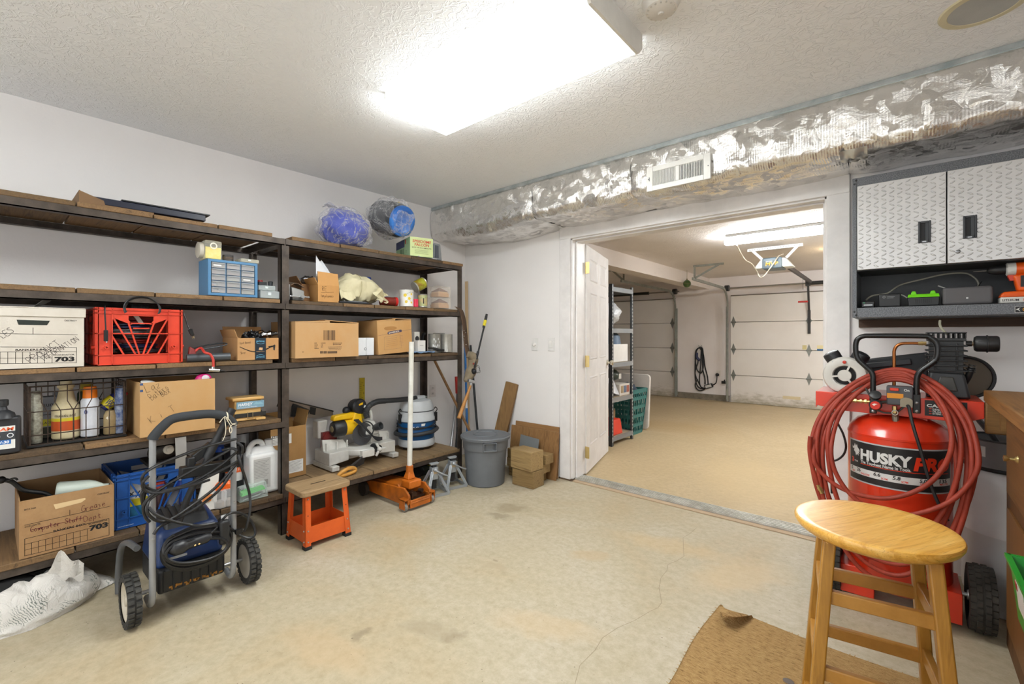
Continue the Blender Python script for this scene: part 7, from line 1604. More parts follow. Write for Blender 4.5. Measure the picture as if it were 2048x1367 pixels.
# ---------------------------------------------------------------- steel rack in the garage
RX0, RX1, RY0, RY1 = -3.25, -2.425, 4.50, 5.02
rk = thing('steel_rack', 'grey boltless steel rack in the garage behind the open door', 'rack', ((RX0+RX1)/2, (RY0+RY1)/2, 0))
rm = M('#54575b', .45, .4); rmh = M('#2f3133', .5)
for x, sx in ((RX0, 1), (RX1, -1)):
    for y, sy in ((RY0, 1), (RY1, -1)):
        q = wmb(rk, rm); q.box(min(x, x+sx*.038), max(x, x+sx*.038), min(y, y+sy*.003), max(y, y+sy*.003), 0, 1.79); q.box(min(x, x+sx*.003), max(x, x+sx*.003), min(y, y+sy*.038), max(y, y+sy*.038), 0, 1.79); pst = q.build('post', rk)
        if x == RX1:
            q = wmb(rk, M('#c4c4c0', .6))
            for k in range(44): q.box(x+.0002, x+.0012, y+sy*.019-.006, y+sy*.019+.006, .04+.04*k, .058+.04*k)
            q.build('slot_pattern', pst)
rz_ = (.10, .53, .92, 1.30, 1.76)
for z in rz_:
    q = wmb(rk, M('#8c8f92', .4, .4)); q.box(RX1-.032, RX1-.002, RY0+.004, RY1-.004, z-.05, z-.03); q.box(RX1-.008, RX1+.001, RY0+.004, RY1-.004, z-.05, z); q.box(RX0+.003, RX1-.003, RY0+.003, RY0+.02, z-.045, z); q.box(RX0+.003, RX1-.003, RY1-.02, RY1-.003, z-.045, z); q.build('beam', rk)
    q = wmb(rk, M('#a8977e', .8)); q.box(RX0+.01, RX1-.012, RY0+.02, RY1-.02, z-.012, z); q.build('shelf_board', rk)
def on_rack(name, label, cat, y, z, x=RX1-.10): return thing(name, label, cat, (x, y, z+.002))
o = on_rack('plastic_sack', 'bulging white plastic sack on the upper rack shelf', 'sack', 4.76, rz_[3], RX1-.22); q = MB(M('#d3d5d8', .3, bump=.9, bs=12, bd=.02)); q.ball((0, 0, .168), (.165, .18, .14), 28, 18, .18, 2.2); q.build('sack', o)
o = on_rack('storage_carton', 'white carton on the middle rack shelf', 'box', 4.75, rz_[2], RX1-.20); q = MB(M('#dddad6', .6)); q.box(-.18, .17, -.20, .19, 0, .20); q.build('body', o, bevel=.003)
o = on_rack('blue_helmet', 'grey blue curved shell with brown fur on the white rack carton', 'helmet', 4.74, rz_[2]+.20, RX1-.20); q = MB(M('#566b83', .35)); q.lathe([(.0, .16), (.09, .15), (.15, .10), (.165, .0), (.15, 0), (.135, .09), (.08, .135), (0, .145)], 24, None, -1.2, 1.9); q.build('shell', o); q = MB(M('#4a3426', .95, col2='#8a5a34', vs=40, bump=.8, bs=90)); q.ball((.02, -.06, .055), (.09, .09, .054), 16, 12, .2, 4); q.build('filling', o)
o = on_rack('dark_bag', 'dark green clear-wrapped bag on the rack shelf with the picture box', 'bag', 4.84, rz_[1]+.132, RX1-.20); q = MB(M('#3a443a', .3, bump=.6, bs=14, bd=.01)); q.ball((0, 0, .09), (.10, .11, .075), 20, 14, .15, 2.5); q.build('bag', o); q = MB(M('#cfcac0', .5)); q.box(.105, .108, -.0, .06, .05, .11); q.build('label', o)
o = on_rack('picture_carton', 'carton printed with small pictures on the lower rack shelf', 'box', 4.86, rz_[1], RX1-.19); q = MB(M('#cfc7bd', .6)); q.box(-.18, .165, -.13, .12, 0, .13); q.build('body', o, bevel=.002)
q = MB(M('#a08a6a', .6)); q.box(.165, .167, -.10, -.04, .03, .11); q.m(M('#5d6c86', .6)).box(.165, .167, -.03, .03, .03, .11); q.m(M('#9d5a48', .6)).box(.165, .167, .04, .10, .03, .11); q.build('picture', o)
o = on_rack('paper_sheet', 'crumpled white plastic sheet hanging on the lower rack shelf', 'sheet', 4.62, rz_[1], RX1-.08); q = MB(M('#d9dade', .4, bump=.6, bs=20, bd=.01)); q.sheet(lambda u, v: (-.02+.06*v+.015*math.sin(7*u), -.06+.14*u+.03*v, .215-.17*v-.03*u), 8, 8, .002); q.build('sheet', o)
o = on_rack('cardboard_box', 'small cardboard box on the bottom rack shelf', 'box', 4.72, rz_[0], RX1-.25); q = MB(M('#9a7b58', .85)); q.box(-.16, .1, -.16, .14, 0, .24); q.build('body', o, bevel=.002)
o = on_rack('red_toolbox', 'bright red case in front of the small cardboard rack box', 'case', 4.70, rz_[0], RX1-.07); q = MB(M('#d83a24', .4)); q.hexa([(-.07, -.16, 0), (.05, -.16, 0), (.05, .10, 0), (-.07, .10, 0), (-.05, -.15, .17), (.03, -.15, .17), (.03, .08, .17), (-.05, .08, .17)]); q.build('body', o, bevel=.01); q = MB(M('#c93320', .4)); q.tube(spline([(-.01, -.12, .168), (-.01, -.12, .2), (-.01, -.07, .21), (-.01, -.04, .168)], 5), .008, 8); q.build('handle', o)
# teal basket and white board beside the rack
tb_ = thing('laundry_basket', 'tall teal plastic basket beside the steel rack in the garage', 'basket', (-2.66, 5.28, 0))
tm = M('#2f6f6c', .5); q = MB(tm); w0, w1, h_ = .15, .20, .56
for (sx, sy, L0_, L1_) in ((1, 0, 0, 0), (-1, 0, 0, 0), (0, 1, 0, 0), (0, -1, 0, 0)):
    for k in range(8):
        t0 = -1+2*k/7
        a = (sx*w0 if sx else t0*w0, sy*w0 if sy else t0*w0, .01); b_ = (sx*w1 if sx else t0*w1, sy*w1 if sy else t0*w1, h_)
        q.bar(a, b_, .018, .006, (sx, sy, 0))
    for f_ in (.02, .2, .4, .6, .8, .96):
        ww = w0+(w1-w0)*f_; zz = .01+(h_-.01)*f_; a = (sx*ww if sx else -ww, sy*ww if sy else -ww, zz); b_ = (sx*ww if sx else ww, sy*ww if sy else ww, zz); q.bar(a, b_, .006, .04 if f_ < .9 else .05)
q.build('lattice', tb_)
q = MB(tm); q.box(-w0, w0, -w0, w0, .004, .012); q.build('bottom', tb_)
q = MB(M('#2a3648', .8, bump=.5, bs=18, bd=.01)); q.ball((0, 0, h_-.06), (.15, .15, .10), 18, 12, .2, 3); o = thing('dark_cloth', 'dark blue cloth heaped in the teal basket', 'cloth', (-2.66, 5.28, .03)); q.build('cloth', o)
fbd = thing('folding_board', 'white folding board with rounded corners behind the teal basket', 'board', (-2.72, 5.62, 0)); q = MB(M('#d6cfc8', .5)); q.T = Matrix.Rotation(-.08, 4, 'X')
T_ = Matrix(((1, 0, 0, 0), (0, 0, 1, 0), (0, 1, 0, 0), (0, 0, 0, 1)))
q.prism([(x, z+.36) for x, z in rrect(.22, .355, .05)], -.02, .02, T_); q.build('board', fbd, bevel=.006)
# ================================================================ right side: cabinet, compressor, stool, rug, bench
# ---------------------------------------------------------------- wall cabinet
CX0, CX1, CY, CZ0, CZ1 = -.20, .56, 2.93, 1.315, 2.032
cb = thing('wall_cabinet', 'grey steel wall cabinet with two silver tread plate doors and open bottom shelf', 'cabinet', ((CX0+CX1)/2, YB, CZ0))
ham, n, l, b = newmat('hammered_grey_enamel')
v = coords(n, l); f = noise_tex(n, l, v, 260, 2, .5)
l.new(ramp(n, l, f, [(.35, lin('#4c4e51')), (.65, lin('#74767a'))]), b.inputs['Base Color']); b.inputs['Roughness'].default_value = .38; b.inputs['Metallic'].default_value = .35
bumpn(n, l, b, f, .35, .001)
q = wmb(cb, ham)
q.box(CX0, CX0+.019, CY, YB-.002, CZ0, CZ1); q.box(CX1-.019, CX1, CY, YB-.002, CZ0, CZ1); q.box(CX0+.019, CX1-.019, CY, YB-.002, CZ1-.047, CZ1); q.box(CX0+.019, CX1-.019, CY, YB-.002, CZ0, CZ0+.05)
q.build('carcass', cb, bevel=.002)
q = wmb(cb, M('#3f4144', .5)); q.box(CX0+.019, CX1-.019, YB-.014, YB-.004, CZ0+.05, CZ1-.047); q.box(CX0+.019, CX1-.019, CY+.01, YB-.014, 1.553, 1.56); q.build('back_panel', cb)
q = wmb(cb, M('#2b2d30', .6))
for x in (CX0+.012, CX1-.012):
    for z in (CZ1-.012, CZ1-.03, CZ0+.012, CZ0+.03):
        q.disc((x+(.004 if z in (CZ1-.012, CZ0+.012) else -.003), CY, z), (0, -1, 0), [(.005, 0), (.004, .003), (0, .0035)], 10)
q.build('screw', cb)
tread = M('#cdcccb', .33, .55, col2='#c4c3c2')
for x0, x1, hx0, key in ((CX0+.021, .1505, at(1849, y=2.91).x, False), (.1545, CX1-.021, at(1940, y=2.91).x, True)):
    z0, z1 = 1.556, 1.984
    q = wmb(cb, tread); q.box(x0, x1, CY-.02, CY-.001, z0, z1); dr_ = q.build('door', cb, bevel=.002)
    q = wmb(cb, tread); nx, nz = int((x1-x0)/.0295), int((z1-z0)/.0212)
    for i in range(nx):
        for j in range(nz):
            x = x0+.016+i*(x1-x0-.03)/(nx-1); z = z0+.014+j*(z1-z0-.028)/(nz-1)
            if i % 2: z += .0106
            if z > z1-.01 or (abs(x-hx0) < .027 and abs(z-1.713) < .053): continue
            a = .55 if (i+j) % 2 else -.55
            ca, sa = math.cos(a), math.sin(a); ln, wd2 = .0118, .0036
            ring_ = [(ln*math.cos(t), wd2*math.sin(t)) for t in [k*PI/5 for k in range(10)]]
            vs = [(x+u*ca-w2*sa, CY-.0199, z+u*sa+w2*ca) for u, w2 in ring_]+[(x+.6*(u*ca-w2*sa), CY-.0232, z+.6*(u*sa+w2*ca)) for u, w2 in ring_]+[(x, CY-.0238, z)]
            q.add(vs, [(k, (k+1) % 10, 10+(k+1) % 10, 10+k) for k in range(10)]+[(10+k, 10+(k+1) % 10, 20) for k in range(10)])
    q.build('tread_plate', dr_)
    q = wmb(cb, M('#33363a', .45)); hz0, hz1, hw_ = 1.662, 1.765, .0225
    q.box(hx0-hw_, hx0-hw_+.008, CY-.027, CY-.018, hz0, hz1); q.box(hx0+hw_-.008, hx0+hw_, CY-.027, CY-.018, hz0, hz1); q.box(hx0-hw_+.008, hx0+hw_-.008, CY-.027, CY-.018, hz1-.01, hz1); q.box(hx0-hw_+.008, hx0+hw_-.008, CY-.027, CY-.018, hz0, hz0+.012)
    q.box(hx0+.002, hx0+hw_-.007, CY-.0265, CY-.018, hz0+.01, hz1-.008); q.build('handle', dr_, bevel=.002)
    q = wmb(cb, M('#0f1012', .6)); q.box(hx0-hw_+.007, hx0+.002, CY-.0212, CY-.0202, hz0+.01, hz1-.009); q.build('handle_recess', dr_)
    q = wmb(cb, steel); q.box(hx0-.008, hx0+.006, CY-.0275, CY-.0265, hz0+.003, hz0+.008); q.build('handle_tag', dr_)
    if key: q = wmb(cb, M('#8b8d8f', .3, .9)); p = at(1916, 503, y=2.91); q.disc((p.x, CY-.02, p.z), (0, -1, 0), [(.009, 0), (.009, .003), (.005, .005), (0, .005)], 18); q.box(p.x-.0008, p.x+.0008, CY-.0258, CY-.025, p.z-.004, p.z+.004); q.build('lock', dr_)
p0, p1 = at(2030, 625, y=2.928), at(2049, 612, y=2.928)
q = wmb(cb, M('#1a1a1c', .5)); q.box(p0.x, p0.x+.12, CY-.0015, CY+.001, p0.z, p1.z); q.build('badge', cb)
q = wmb(cb, M('#e3e3df', .5)); Tb_ = FY(p0.x, CY-.0016, p0.z); hh_ = p1.z-p0.z
q.poly2(Tb_, [(.002, hh_*.5), (.016, hh_*.85), (.011, hh_*.55), (.016, hh_*.15), (.009, hh_*.42)], .0006); q.line(Tb_, [(.0, 0), (.12, 0), (.12, hh_), (0, hh_), (0, 0)], .0012, .0006); q.build('emblem', cb)
q = wmb(cb, M('#d8961e', .5)); q.text(Tb_, 'GLADIATOR', .022, hh_*.25, hh_*.5, .09, .02); q.build('lettering', cb)
q = MB(wood('#4a3526', '#2e2018', 'x', .7, 1, '#59402d', .3)); q.box(-.19, 1.30, -.04, -.001, -.045, 0); cl_ = thing('wall_cleat', 'dark brown wooden cleat on the wall under the cabinet', 'cleat', (0, YB, CZ0-.003)); q.build('board', cl_, bevel=.002)
# chargers, speaker and drill on the cabinet shelf
zs = CZ0+.052; Xc = lambda u, y: at(u, y=y).x
def item(name, label, cat, u0, u1, y): x0, x1 = Xc(u0, y), Xc(u1, y); return thing(name, label, cat, ((x0+x1)/2, y, zs)), (x1-x0)/2
o, hw_ = item('battery_charger', 'low black battery charger in the left corner of the cabinet shelf', 'charger', 1722, 1749, 2.97)
q = MB(M('#1b1c1e', .4)); q.box(-hw_, hw_, 0, .09, 0, .032); q.build('body', o, bevel=.004); q = MB(M('#b9bdc0', .4)); q.box(-hw_*.6, hw_*.7, -.001, .0, .010, .016); q.build('label_strip', o); q = MB(M('#2f8f62', .4)); q.box(-hw_*.7, -hw_*.4, -.001, 0, .022, .027); q.build('indicator', o)
o, hw_ = item('power_adapter', 'black boxy power adapter beside the low battery charger', 'adapter', 1757, 1802, 2.97)
q = MB(M('#1e1f21', .45)); q.box(-hw_, hw_, 0, .08, 0, .066); q.build('body', o, bevel=.006, seg=3); q = MB(M('#8e9092', .5)); q.ring(FY(-hw_*.5, -.0005, .05), (0, 0), .004, .006, 14); q.line(FY(0, -.0005, .045), [(-.01, .006), (.02, .006)], .002); q.line(FY(0, -.0005, .045), [(-.01, 0), (.015, 0)], .0015); q.build('printing', o)
o, hw_ = item('green_charger', 'bright green and black battery charger on the cabinet shelf', 'charger', 1815, 1880, 2.965)
q = MB(M('#1d1f21', .45)); q.hexa([(-hw_*.95, 0, 0), (hw_*.95, 0, 0), (hw_*.95, .1, 0), (-hw_*.95, .1, 0), (-hw_, 0, .042), (hw_, 0, .042), (hw_, .1, .042), (-hw_, .1, .042)]); q.build('base', o, bevel=.004)
q = MB(M('#76d81f', .4)); q.hexa([(-hw_, -.002, .042), (hw_, -.002, .042), (hw_, .1, .042), (-hw_, .1, .042), (-hw_*.95, .01, .058), (hw_*.95, .01, .058), (hw_*.95, .09, .058), (-hw_*.95, .09, .058)]); 
for s_ in (-1, 1): q.hexa([(s_*hw_*.6-.012, .02, .056), (s_*hw_*.6+.012, .02, .056), (s_*hw_*.6+.012, .08, .056), (s_*hw_*.6-.012, .08, .056), (s_*hw_*.6-.007, .025, .074), (s_*hw_*.6+.006, .025, .074), (s_*hw_*.6+.006, .075, .074), (s_*hw_*.6-.007, .075, .074)])
q.build('top_shell', o, bevel=.003)
q = MB(M('#0e0f10', .6))
for k in range(9): q.box(-hw_*.5+k*hw_*.12, -hw_*.47+k*hw_*.12, -.001, .0, .012, .034)
q.build('vent_slot', o)
o, hw_ = item('portable_speaker', 'dark grey rounded box speaker on the cabinet shelf', 'speaker', 1885, 1987, 2.965)
q = MB(M('#5b595b', .6)); q.box(-hw_, hw_, 0, .10, 0, .082); q.build('body', o, bevel=.012, seg=4); q = MB(M('#d9d9d8', .4)); q.box(-.004, .003, -.001, .0, .026, .033); q.build('badge', o)
q = MB(black); q.tube(spline([(.04, .05, .082), (.046, .04, .098), (.05, .03, .105)], 5), .002, 6); q.build('antenna', o)
dl = thing('cordless_drill', 'orange cordless drill standing on its white battery at the cabinet right edge', 'drill', (Xc(2038, 2.97), 3.0, zs))
og = M('#e85c14', .4); gx = dl.location.x; Lz = lambda v: at(2030, v, y=2.97).z
q = wmb(dl, M('#d8d6d0', .5)); xa, xb = Xc(2000, 2.96), Xc(2000, 2.96)+.125; q.box(xa, xb, 2.955, 3.03, zs, zs+.026); q.build('battery', dl, bevel=.004)
q = wmb(dl, M('#3a3a3c', .5)); q.text(FY(xa+.006, 2.9545, zs+.008), 'LITHIUM', 0, 0, .009, .05, .01); q.m(M('#c8381c', .5)).box(xa+.07, xa+.085, 2.954, 2.955, zs+.008, zs+.018); q.build('lettering', dl)
q = wmb(dl, og); q.hexa([(xa-.002, 2.953, zs+.026), (xb, 2.953, zs+.026), (xb, 3.032, zs+.026), (xa-.002, 3.032, zs+.026), (xa+.01, 2.96, zs+.05), (xb, 2.96, zs+.055), (xb, 3.025, zs+.055), (xa+.01, 3.025, zs+.05)]); q.build('foot', dl, bevel=.006)
q = wmb(dl, og); hx_1 = xa+.055; q.hexa([(hx_1, 2.97, zs+.05), (hx_1+.05, 2.97, zs+.05), (hx_1+.05, 3.015, zs+.05), (hx_1, 3.015, zs+.05), (hx_1-.015, 2.972, zs+.125), (hx_1+.03, 2.972, zs+.125), (hx_1+.03, 3.013, zs+.125), (hx_1-.015, 3.013, zs+.125)]); q.build('grip', dl, bevel=.01, seg=3)
q = wmb(dl, M('#2c2c2e', .6)); q.box(hx_1+.008, hx_1+.034, 2.9685, 2.9700, zs+.07, zs+.12); q.build('grip_pad', dl)
q = wmb(dl, og); zd = zs+.152; xd = Xc(2014, 2.97); q.cyl((xd+.02, 2.992, zd), (xd+.16, 2.992, zd), .029, n=22); q.build('motor_housing', dl, bevel=.003)
q = wmb(dl, M('#d6d5d0', .4)); q.disc((xd-.002, 2.992, zd), (1, 0, 0), [(.022, 0), (.0295, .004), (.0295, .03)], 22); q.build('torque_collar', dl)
q = wmb(dl, M('#1c1c1e', .5)); xk = Xc(1978, 2.97); q.disc((xk, 2.992, zd), (1, 0, 0), [(.006, -.006), (.013, 0), (.018, .012), (.021, .02), (.021, xd-xk)], 20); q.build('chuck', dl)
q = wmb(dl, steel); q.cyl((Xc(1948, 2.97), 2.992, zd), (xk, 2.992, zd), .002, .003, 8); q.build('drill_bit', dl)
q = wmb(dl, M('#c8391a', .4)); q.hexa([(hx_1-.022, 2.98, zs+.10), (hx_1-.006, 2.98, zs+.10), (hx_1-.006, 3.005, zs+.10), (hx_1-.022, 3.005, zs+.10), (hx_1-.03, 2.98, zs+.125), (hx_1-.012, 2.98, zs+.125), (hx_1-.012, 3.005, zs+.125), (hx_1-.03, 3.005, zs+.125)]); q.build('trigger', dl)
tu = [(1732, 600, 3.03), (1745, 591, 3.05), (1775, 586, 3.06), (1800, 570, 3.10), (1845, 558, 3.12), (1890, 548, 3.12), (1930, 546, 3.12), (1950, 556, 3.12), (1957, 568, 3.12), (1954, 577, 3.11), (1950, 585, 3.10)]
q = MB(M('#8d8a7d', .35)); q.tube(spline([at(u, v_, y=y) for u, v_, y in tu], 6), .0042, 7); solo(q, 'clear_tubing', 'pale translucent tubing looping behind the chargers in the cabinet', 'tube')
q = MB(M('#c9c8c2', .4)); q.tube(spline([at(u, v_, y=y) for u, v_, y in ((1876, 571, 3.09), (1890, 576, 3.09), (1901, 581, 3.09))], 5), .003, 6); q.tube(spline([at(1795, 589, y=3.06), at(1805, 590, y=3.07), at(1814, 595, y=3.075)], 5), .003, 6); solo(q, 'white_lead', 'short white lead behind the green charger', 'cord')
q = MB(M('#a8a592', .35)); q.tube(spline([at(u, v_, y=y) for u, v_, y in ((1880, 641, 2.92), (1880, 650, 2.90), (1886, 660, 2.88), (1893, 667, 2.86), (1898, 672, 2.84))], 6), .005, 8); solo(q, 'drain_tube', 'pale tube running from under the cabinet down to the compressor', 'tube')
# ---------------------------------------------------------------- air compressor
TCX, TCY, TR = -.02, 2.755, .185
ac = thing('air_compressor', 'red upright tank air compressor on two tyres by the door', 'compressor', (TCX, TCY, 0))
rd_ = M('#da371a', .28, col2='#ce3016', vs=4, coat=.4); dkb = M('#1c1d1f', .4)
q = MB(rd_); q.lathe([(0, .055), (.06, .058), (.12, .072), (.165, .10), (TR, .15), (TR, .765), (TR+.002, .767), (TR+.002, .775), (TR, .777), (.178, .80), (.15, .832), (.10, .854), (.05, .864), (0, .867)], 64); q.build('tank', ac)
a0 = math.atan2(-TCY, -TCX)
def wrap(r): return lambda px, py: (r*math.cos(a0+px/TR), r*math.sin(a0+px/TR), py)
def wband(mat, x0, x1, z0, z1, r, name, slope=0):
    q = MB(mat); n_ = max(2, int((x1-x0)/.012)); f = wrap(r)
    vs = []
    for k in range(n_+1):
        px = x0+(x1-x0)*k/n_; vs += [f(px, z0), f(px, z1)]
    q.add(vs, [(2*k, 2*k+2, 2*k+3, 2*k+1) for k in range(n_)]); return q.build(name, ac)
LW = TR*1.18
wband(M('#b9bbbd', .45), -LW, LW, .555, .772-.03, TR+.0006, 'label_border')
wband(M('#222224', .4), -LW+.006, LW-.006, .561, .736, TR+.0010, 'label')
wband(M('#d9d9d7', .45), -LW+.006, LW-.006, .588, .618, TR+.0014, 'label_strip')
q = MB(M('#dcdcda', .4)); f = wrap(TR+.0016)
q.text(T, 'HUSKY', -.142, .662, .042, .19, .05, 0.0, warp=f); q.text(T, 'The Toughest Name In Tools.', -.142, .643, .013, .186, .02, warp=f)
q.text(T, 'YEAR', -.178, .641, .007, .022, .02, warp=f)
wf = [(-.196, .716), (-.190, .706), (-.180, .712), (-.176, .724), (-.168, .712), (-.163, .722), (-.158, .708), (-.149, .700), (-.146, .690), (-.153, .692), (-.147, .680), (-.155, .683), (-.152, .670), (-.162, .678), (-.168, .668), (-.172, .682), (-.182, .690), (-.178, .700), (-.19, .698)]
q.add([f(*p) for p in wf], [tuple(range(len(wf)))]); q.build('lettering', ac)
q = MB(M('#e23a1c', .4)); q.text(T, 'PRO', .052, .652, .05, .148, .05, .18, warp=f); q.text(T, '3', -.196, .638, .02, .015, .05, warp=f)
n_ = 24; vs = []
for k in range(n_+1): px = -.142+.34*k/n_; vs += [f(px, .638), f(px, .6405)]
q.add(vs, [(2*k, 2*k+2, 2*k+3, 2*k+1) for k in range(n_)]); f = wrap(TR+.0020)
for s_, x, w in (('HP', -.190, .014), ('GALLONS', -.140, .04), ('SCFM', -.056, .022), ('SCFM', .012, .022), ('HOURS', .075, .04), ('MAX PSI', .15, .042)): q.text(T, s_, x, .5915, .008, w, .02, warp=f)
q.build('lettering', ac)
q = MB(M('#26262a', .4))
for s_, x, w in (('5', -.199, .009), ('26', -.162, .02), ('6.6', -.085, .026), ('5.8', -.017, .026), ('5,000', .072, .045), ('135', .148, .038)): q.text(T, s_, x, .601, .014, w, .03, .1, warp=f)
q.build('lettering', ac)
wband(M('#c9c9c6', .5), -.12, .08, .135, .165, TR-.012, 'lower_label')
# saddle plate on top
q = wmb(ac, rd_)
sx0, sx1, sy0, sy1 = -.325, .25, 2.655, 2.93
q.box(sx0, sx1, sy0, sy1, .945, .952); q.box(sx0, sx0+.004, sy0, sy1, .875, .945)
q.add([(x, y, z) for y in (sy0, sy0+.004) for x, z in ((sx0, .885), (sx0+.10, .868), (sx1-.06, .862), (sx1, .885), (sx1, .948), (sx0, .948))], [(0, 1, 2, 3, 4, 5), (11, 10, 9, 8, 7, 6)]+[(i, 6+i, 6+(i+1) % 6, (i+1) % 6) for i in range(6)])
q.box(sx0, sx1, sy1-.004, sy1, .875, .945); q.build('saddle_plate', ac, bevel=.002)
q = wmb(ac, rd_); q.box(-.12, .08, 2.70, 2.86, .83, .945); q.build('saddle_support', ac)
zc4 = lambda a, b_, y: at(1600+a/4.571, 640+b_/4.571, y=y)
q = wmb(ac, M('#151517', .45)); a_, b2_ = zc4(1140, 870, sy0), zc4(1530, 755, sy0); q.box(a_.x, b2_.x, sy0-.0012, sy0-.0002, a_.z, b2_.z); q.build('spec_label', ac)
q = wmb(ac, M('#dddcd8', .45)); Tq = FY(0, sy0-.0014, 0)
for s_, yy in (('DURABLE CAST IRON', 822), ('OIL LUBRICATED', 840), ('10 YEAR PUMP LIFE', 860)):
    p = zc4(1212, yy, sy0); q.text(Tq, s_[:18], p.x, p.z, .0075, .062, .01)
p = zc4(1158, 790, sy0); q.text(Tq, 'CAST', p.x, p.z, .012, .06, .03)
q.build('lettering', ac)
q = wmb(ac, M('#d03a20', .45))
for yy in (805, 828, 850): p = zc4(1180, yy, sy0); q.box(p.x, p.x+.008, sy0-.0018, sy0-.0012, p.z-.002, p.z+.001)
q.build('bullet_mark', ac)
# motor with white end bell
mc = at(1690, 750, y=2.70)
q = wmb(ac, dkb); q.cyl((mc.x, 2.69, mc.z), (mc.x, 2.92, mc.z), .078, n=32); q.build('motor', ac, bevel=.006)
q = wmb(ac, M('#d2cfc8', .45)); q.disc((mc.x, 2.69, mc.z), (0, -1, 0), [(.088, -.03), (.088, .002), (.082, .014), (.060, .02), (.048, .016), (.044, .004), (.044, -.004)], 36, cap=False)
q.disc((mc.x, 2.69, mc.z), (0, -1, 0), [(.028, .012), (.026, .018), (0, .019)], 24)
for k in range(3): a = PI/2+k*2*PI/3-.4; q.bar((mc.x+.026*math.cos(a), 2.676, mc.z+.026*math.sin(a)), (mc.x+.05*math.cos(a), 2.676, mc.z+.05*math.sin(a)), .008, .008, (0, 1, 0))
q.build('motor_end_bell', ac)
q = wmb(ac, M('#0e0e10', .7)); q.disc((mc.x, 2.688, mc.z), (0, -1, 0), [(.044, 0), (.044, .002), (0, .002)], 28); q.build('fan_opening', ac)
q = wmb(ac, M('#c8351c', .4)); q.disc((mc.x, 2.671, mc.z+.064), (0, -1, 0), [(.008, 0), (.007, .006), (0, .007)], 14); q.build('reset_button', ac)
q = wmb(ac, steel)
for a in (2.2, .9, 3.9, 5.5): q.disc((mc.x+.078*math.cos(a), 2.678, mc.z+.078*math.sin(a)), (0, -1, 0), [(.0045, 0), (.004, .003), (0, .003)], 8)
q.build('screw', ac)
for s_ in (-1, 1):
    q = wmb(ac, M('#25262a', .35)); q.disc((mc.x+s_*.048, 2.76, mc.z+.075), (s_*.55, -.1, 1), [(.034, -.03), (.036, .02), (.034, .032), (.02, .038), (0, .04)], 22); q.build('capacitor_cover', ac)
# belt guard, flywheel, pump
q = wmb(ac, M('#1f2023', .5)); g0, g1, gp, gq = zc4(560, 360, 2.95), zc4(1170, 290, 2.95), zc4(1170, 520, 2.95), zc4(560, 470, 2.95)
q.add([(p.x, y, p.z) for y in (2.93, 2.965) for p in (g0, g1, gp, gq)], [(0, 1, 2, 3), (7, 6, 5, 4), (0, 4, 5, 1), (1, 5, 6, 2), (2, 6, 7, 3), (3, 7, 4, 0)]); q.build('belt_guard', ac, bevel=.006)
q = wmb(ac, M('#2b2c2f', .45)); a_, b2_ = zc4(580, 420, 2.925), zc4(1020, 375, 2.925); q.bar(a_, b2_, .012, .03, (0, 0, 1)); q.build('guard_rib', ac, bevel=.005)
fc = zc4(1510, 520, 2.955)
q = wmb(ac, M('#2a2b2d', .5)); q.disc(fc, (0, -1, 0), [(.094, -.02), (.099, -.015), (.099, .015), (.094, .02), (.088, .018), (.086, .0)], 40); q.build('flywheel_guard', ac)
q = wmb(ac, M('#6b5f50', .6)); q.disc(fc, (0, -1, 0), [(.086, -.01), (.086, .002), (0, .002)], 36); q.build('guard_grille', ac)
px0, px1 = .075, .207; py0, py1 = 2.72, 2.85
q = wmb(ac, M('#1d1e20', .45))
for k in range(6): z = 1.068+.0215*k; q.box(px0, px1, py0-.008, py1, z, z+.007)
q.box(px0+.012, px1-.012, py0+.004, py1-.012, 1.06, 1.20)
q.box(px0+.03, px0+.036, py0-.006, py0, 1.07, 1.19); q.box(px1-.036, px1-.03, py0-.006, py0, 1.07, 1.19)
q.build('cylinder', ac, bevel=.002)
q = wmb(ac, M('#202123', .45)); q.box(px0+.004, px1-.004, py0, py1-.004, 1.199, 1.212)
for k in range(8): x = px0+.008+k*.0165; q.box(x, x+.005, py0+.002, py1-.006, 1.212, 1.232)
q.box(px0+.002, px1-.002, py0, py1-.004, 1.232, 1.238); q.build('cylinder_head', ac, bevel=.002)
q = wmb(ac, M('#232427', .45)); q.hexa([(px0+.0, py0-.01, .953), (px1+.01, py0-.01, .953), (px1+.01, py1, .953), (px0, py1, .953), (px0+.012, py0, 1.065), (px1-.01, py0, 1.065), (px1-.01, py1-.01, 1.065), (px0+.012, py1-.01, 1.065)]); q.build('crankcase', ac, bevel=.01, seg=3)
q = wmb(ac, M('#3b3a36', .45)); q.hexa([(px0+.03, py0-.018, .985), (px1-.03, py0-.018, .985), (px1-.03, py0, .985), (px0+.03, py0, .985), (px0+.045, py0-.016, 1.045), (px1-.045, py0-.016, 1.045), (px1-.045, py0, 1.045), (px0+.045, py0, 1.045)]); q.build('crankcase_cover', ac, bevel=.004)
q = wmb(ac, dkb); p = zc4(1560, 440, py0); q.tube(spline([(px1-.005, py0+.05, 1.02), (p.x-.004, py0+.03, 1.05), (p.x+.004, py0+.02, 1.085)], 5), .012, 10)
for k in range(4): q.disc((p.x+.002*k, py0+.02, 1.07+.008*k), (.2, 0, 1), [(.018-.002*k, 0), (.018-.002*k, .004)], 14)
q.build('breather', ac)
af0, af1 = at(1948, 687, y=2.77), at(1998, 687, y=2.77)
q = wmb(ac, M('#1d1d1f', .45)); q.disc(af0, (1, 0, 0), [(.01, -.002), (.028, 0), (.034, .008), (.034, .036), (.037, .037), (.037, .041), (.034, .042), (.034, .068), (.030, .074), (0, .075)], 28); q.build('air_filter', ac)
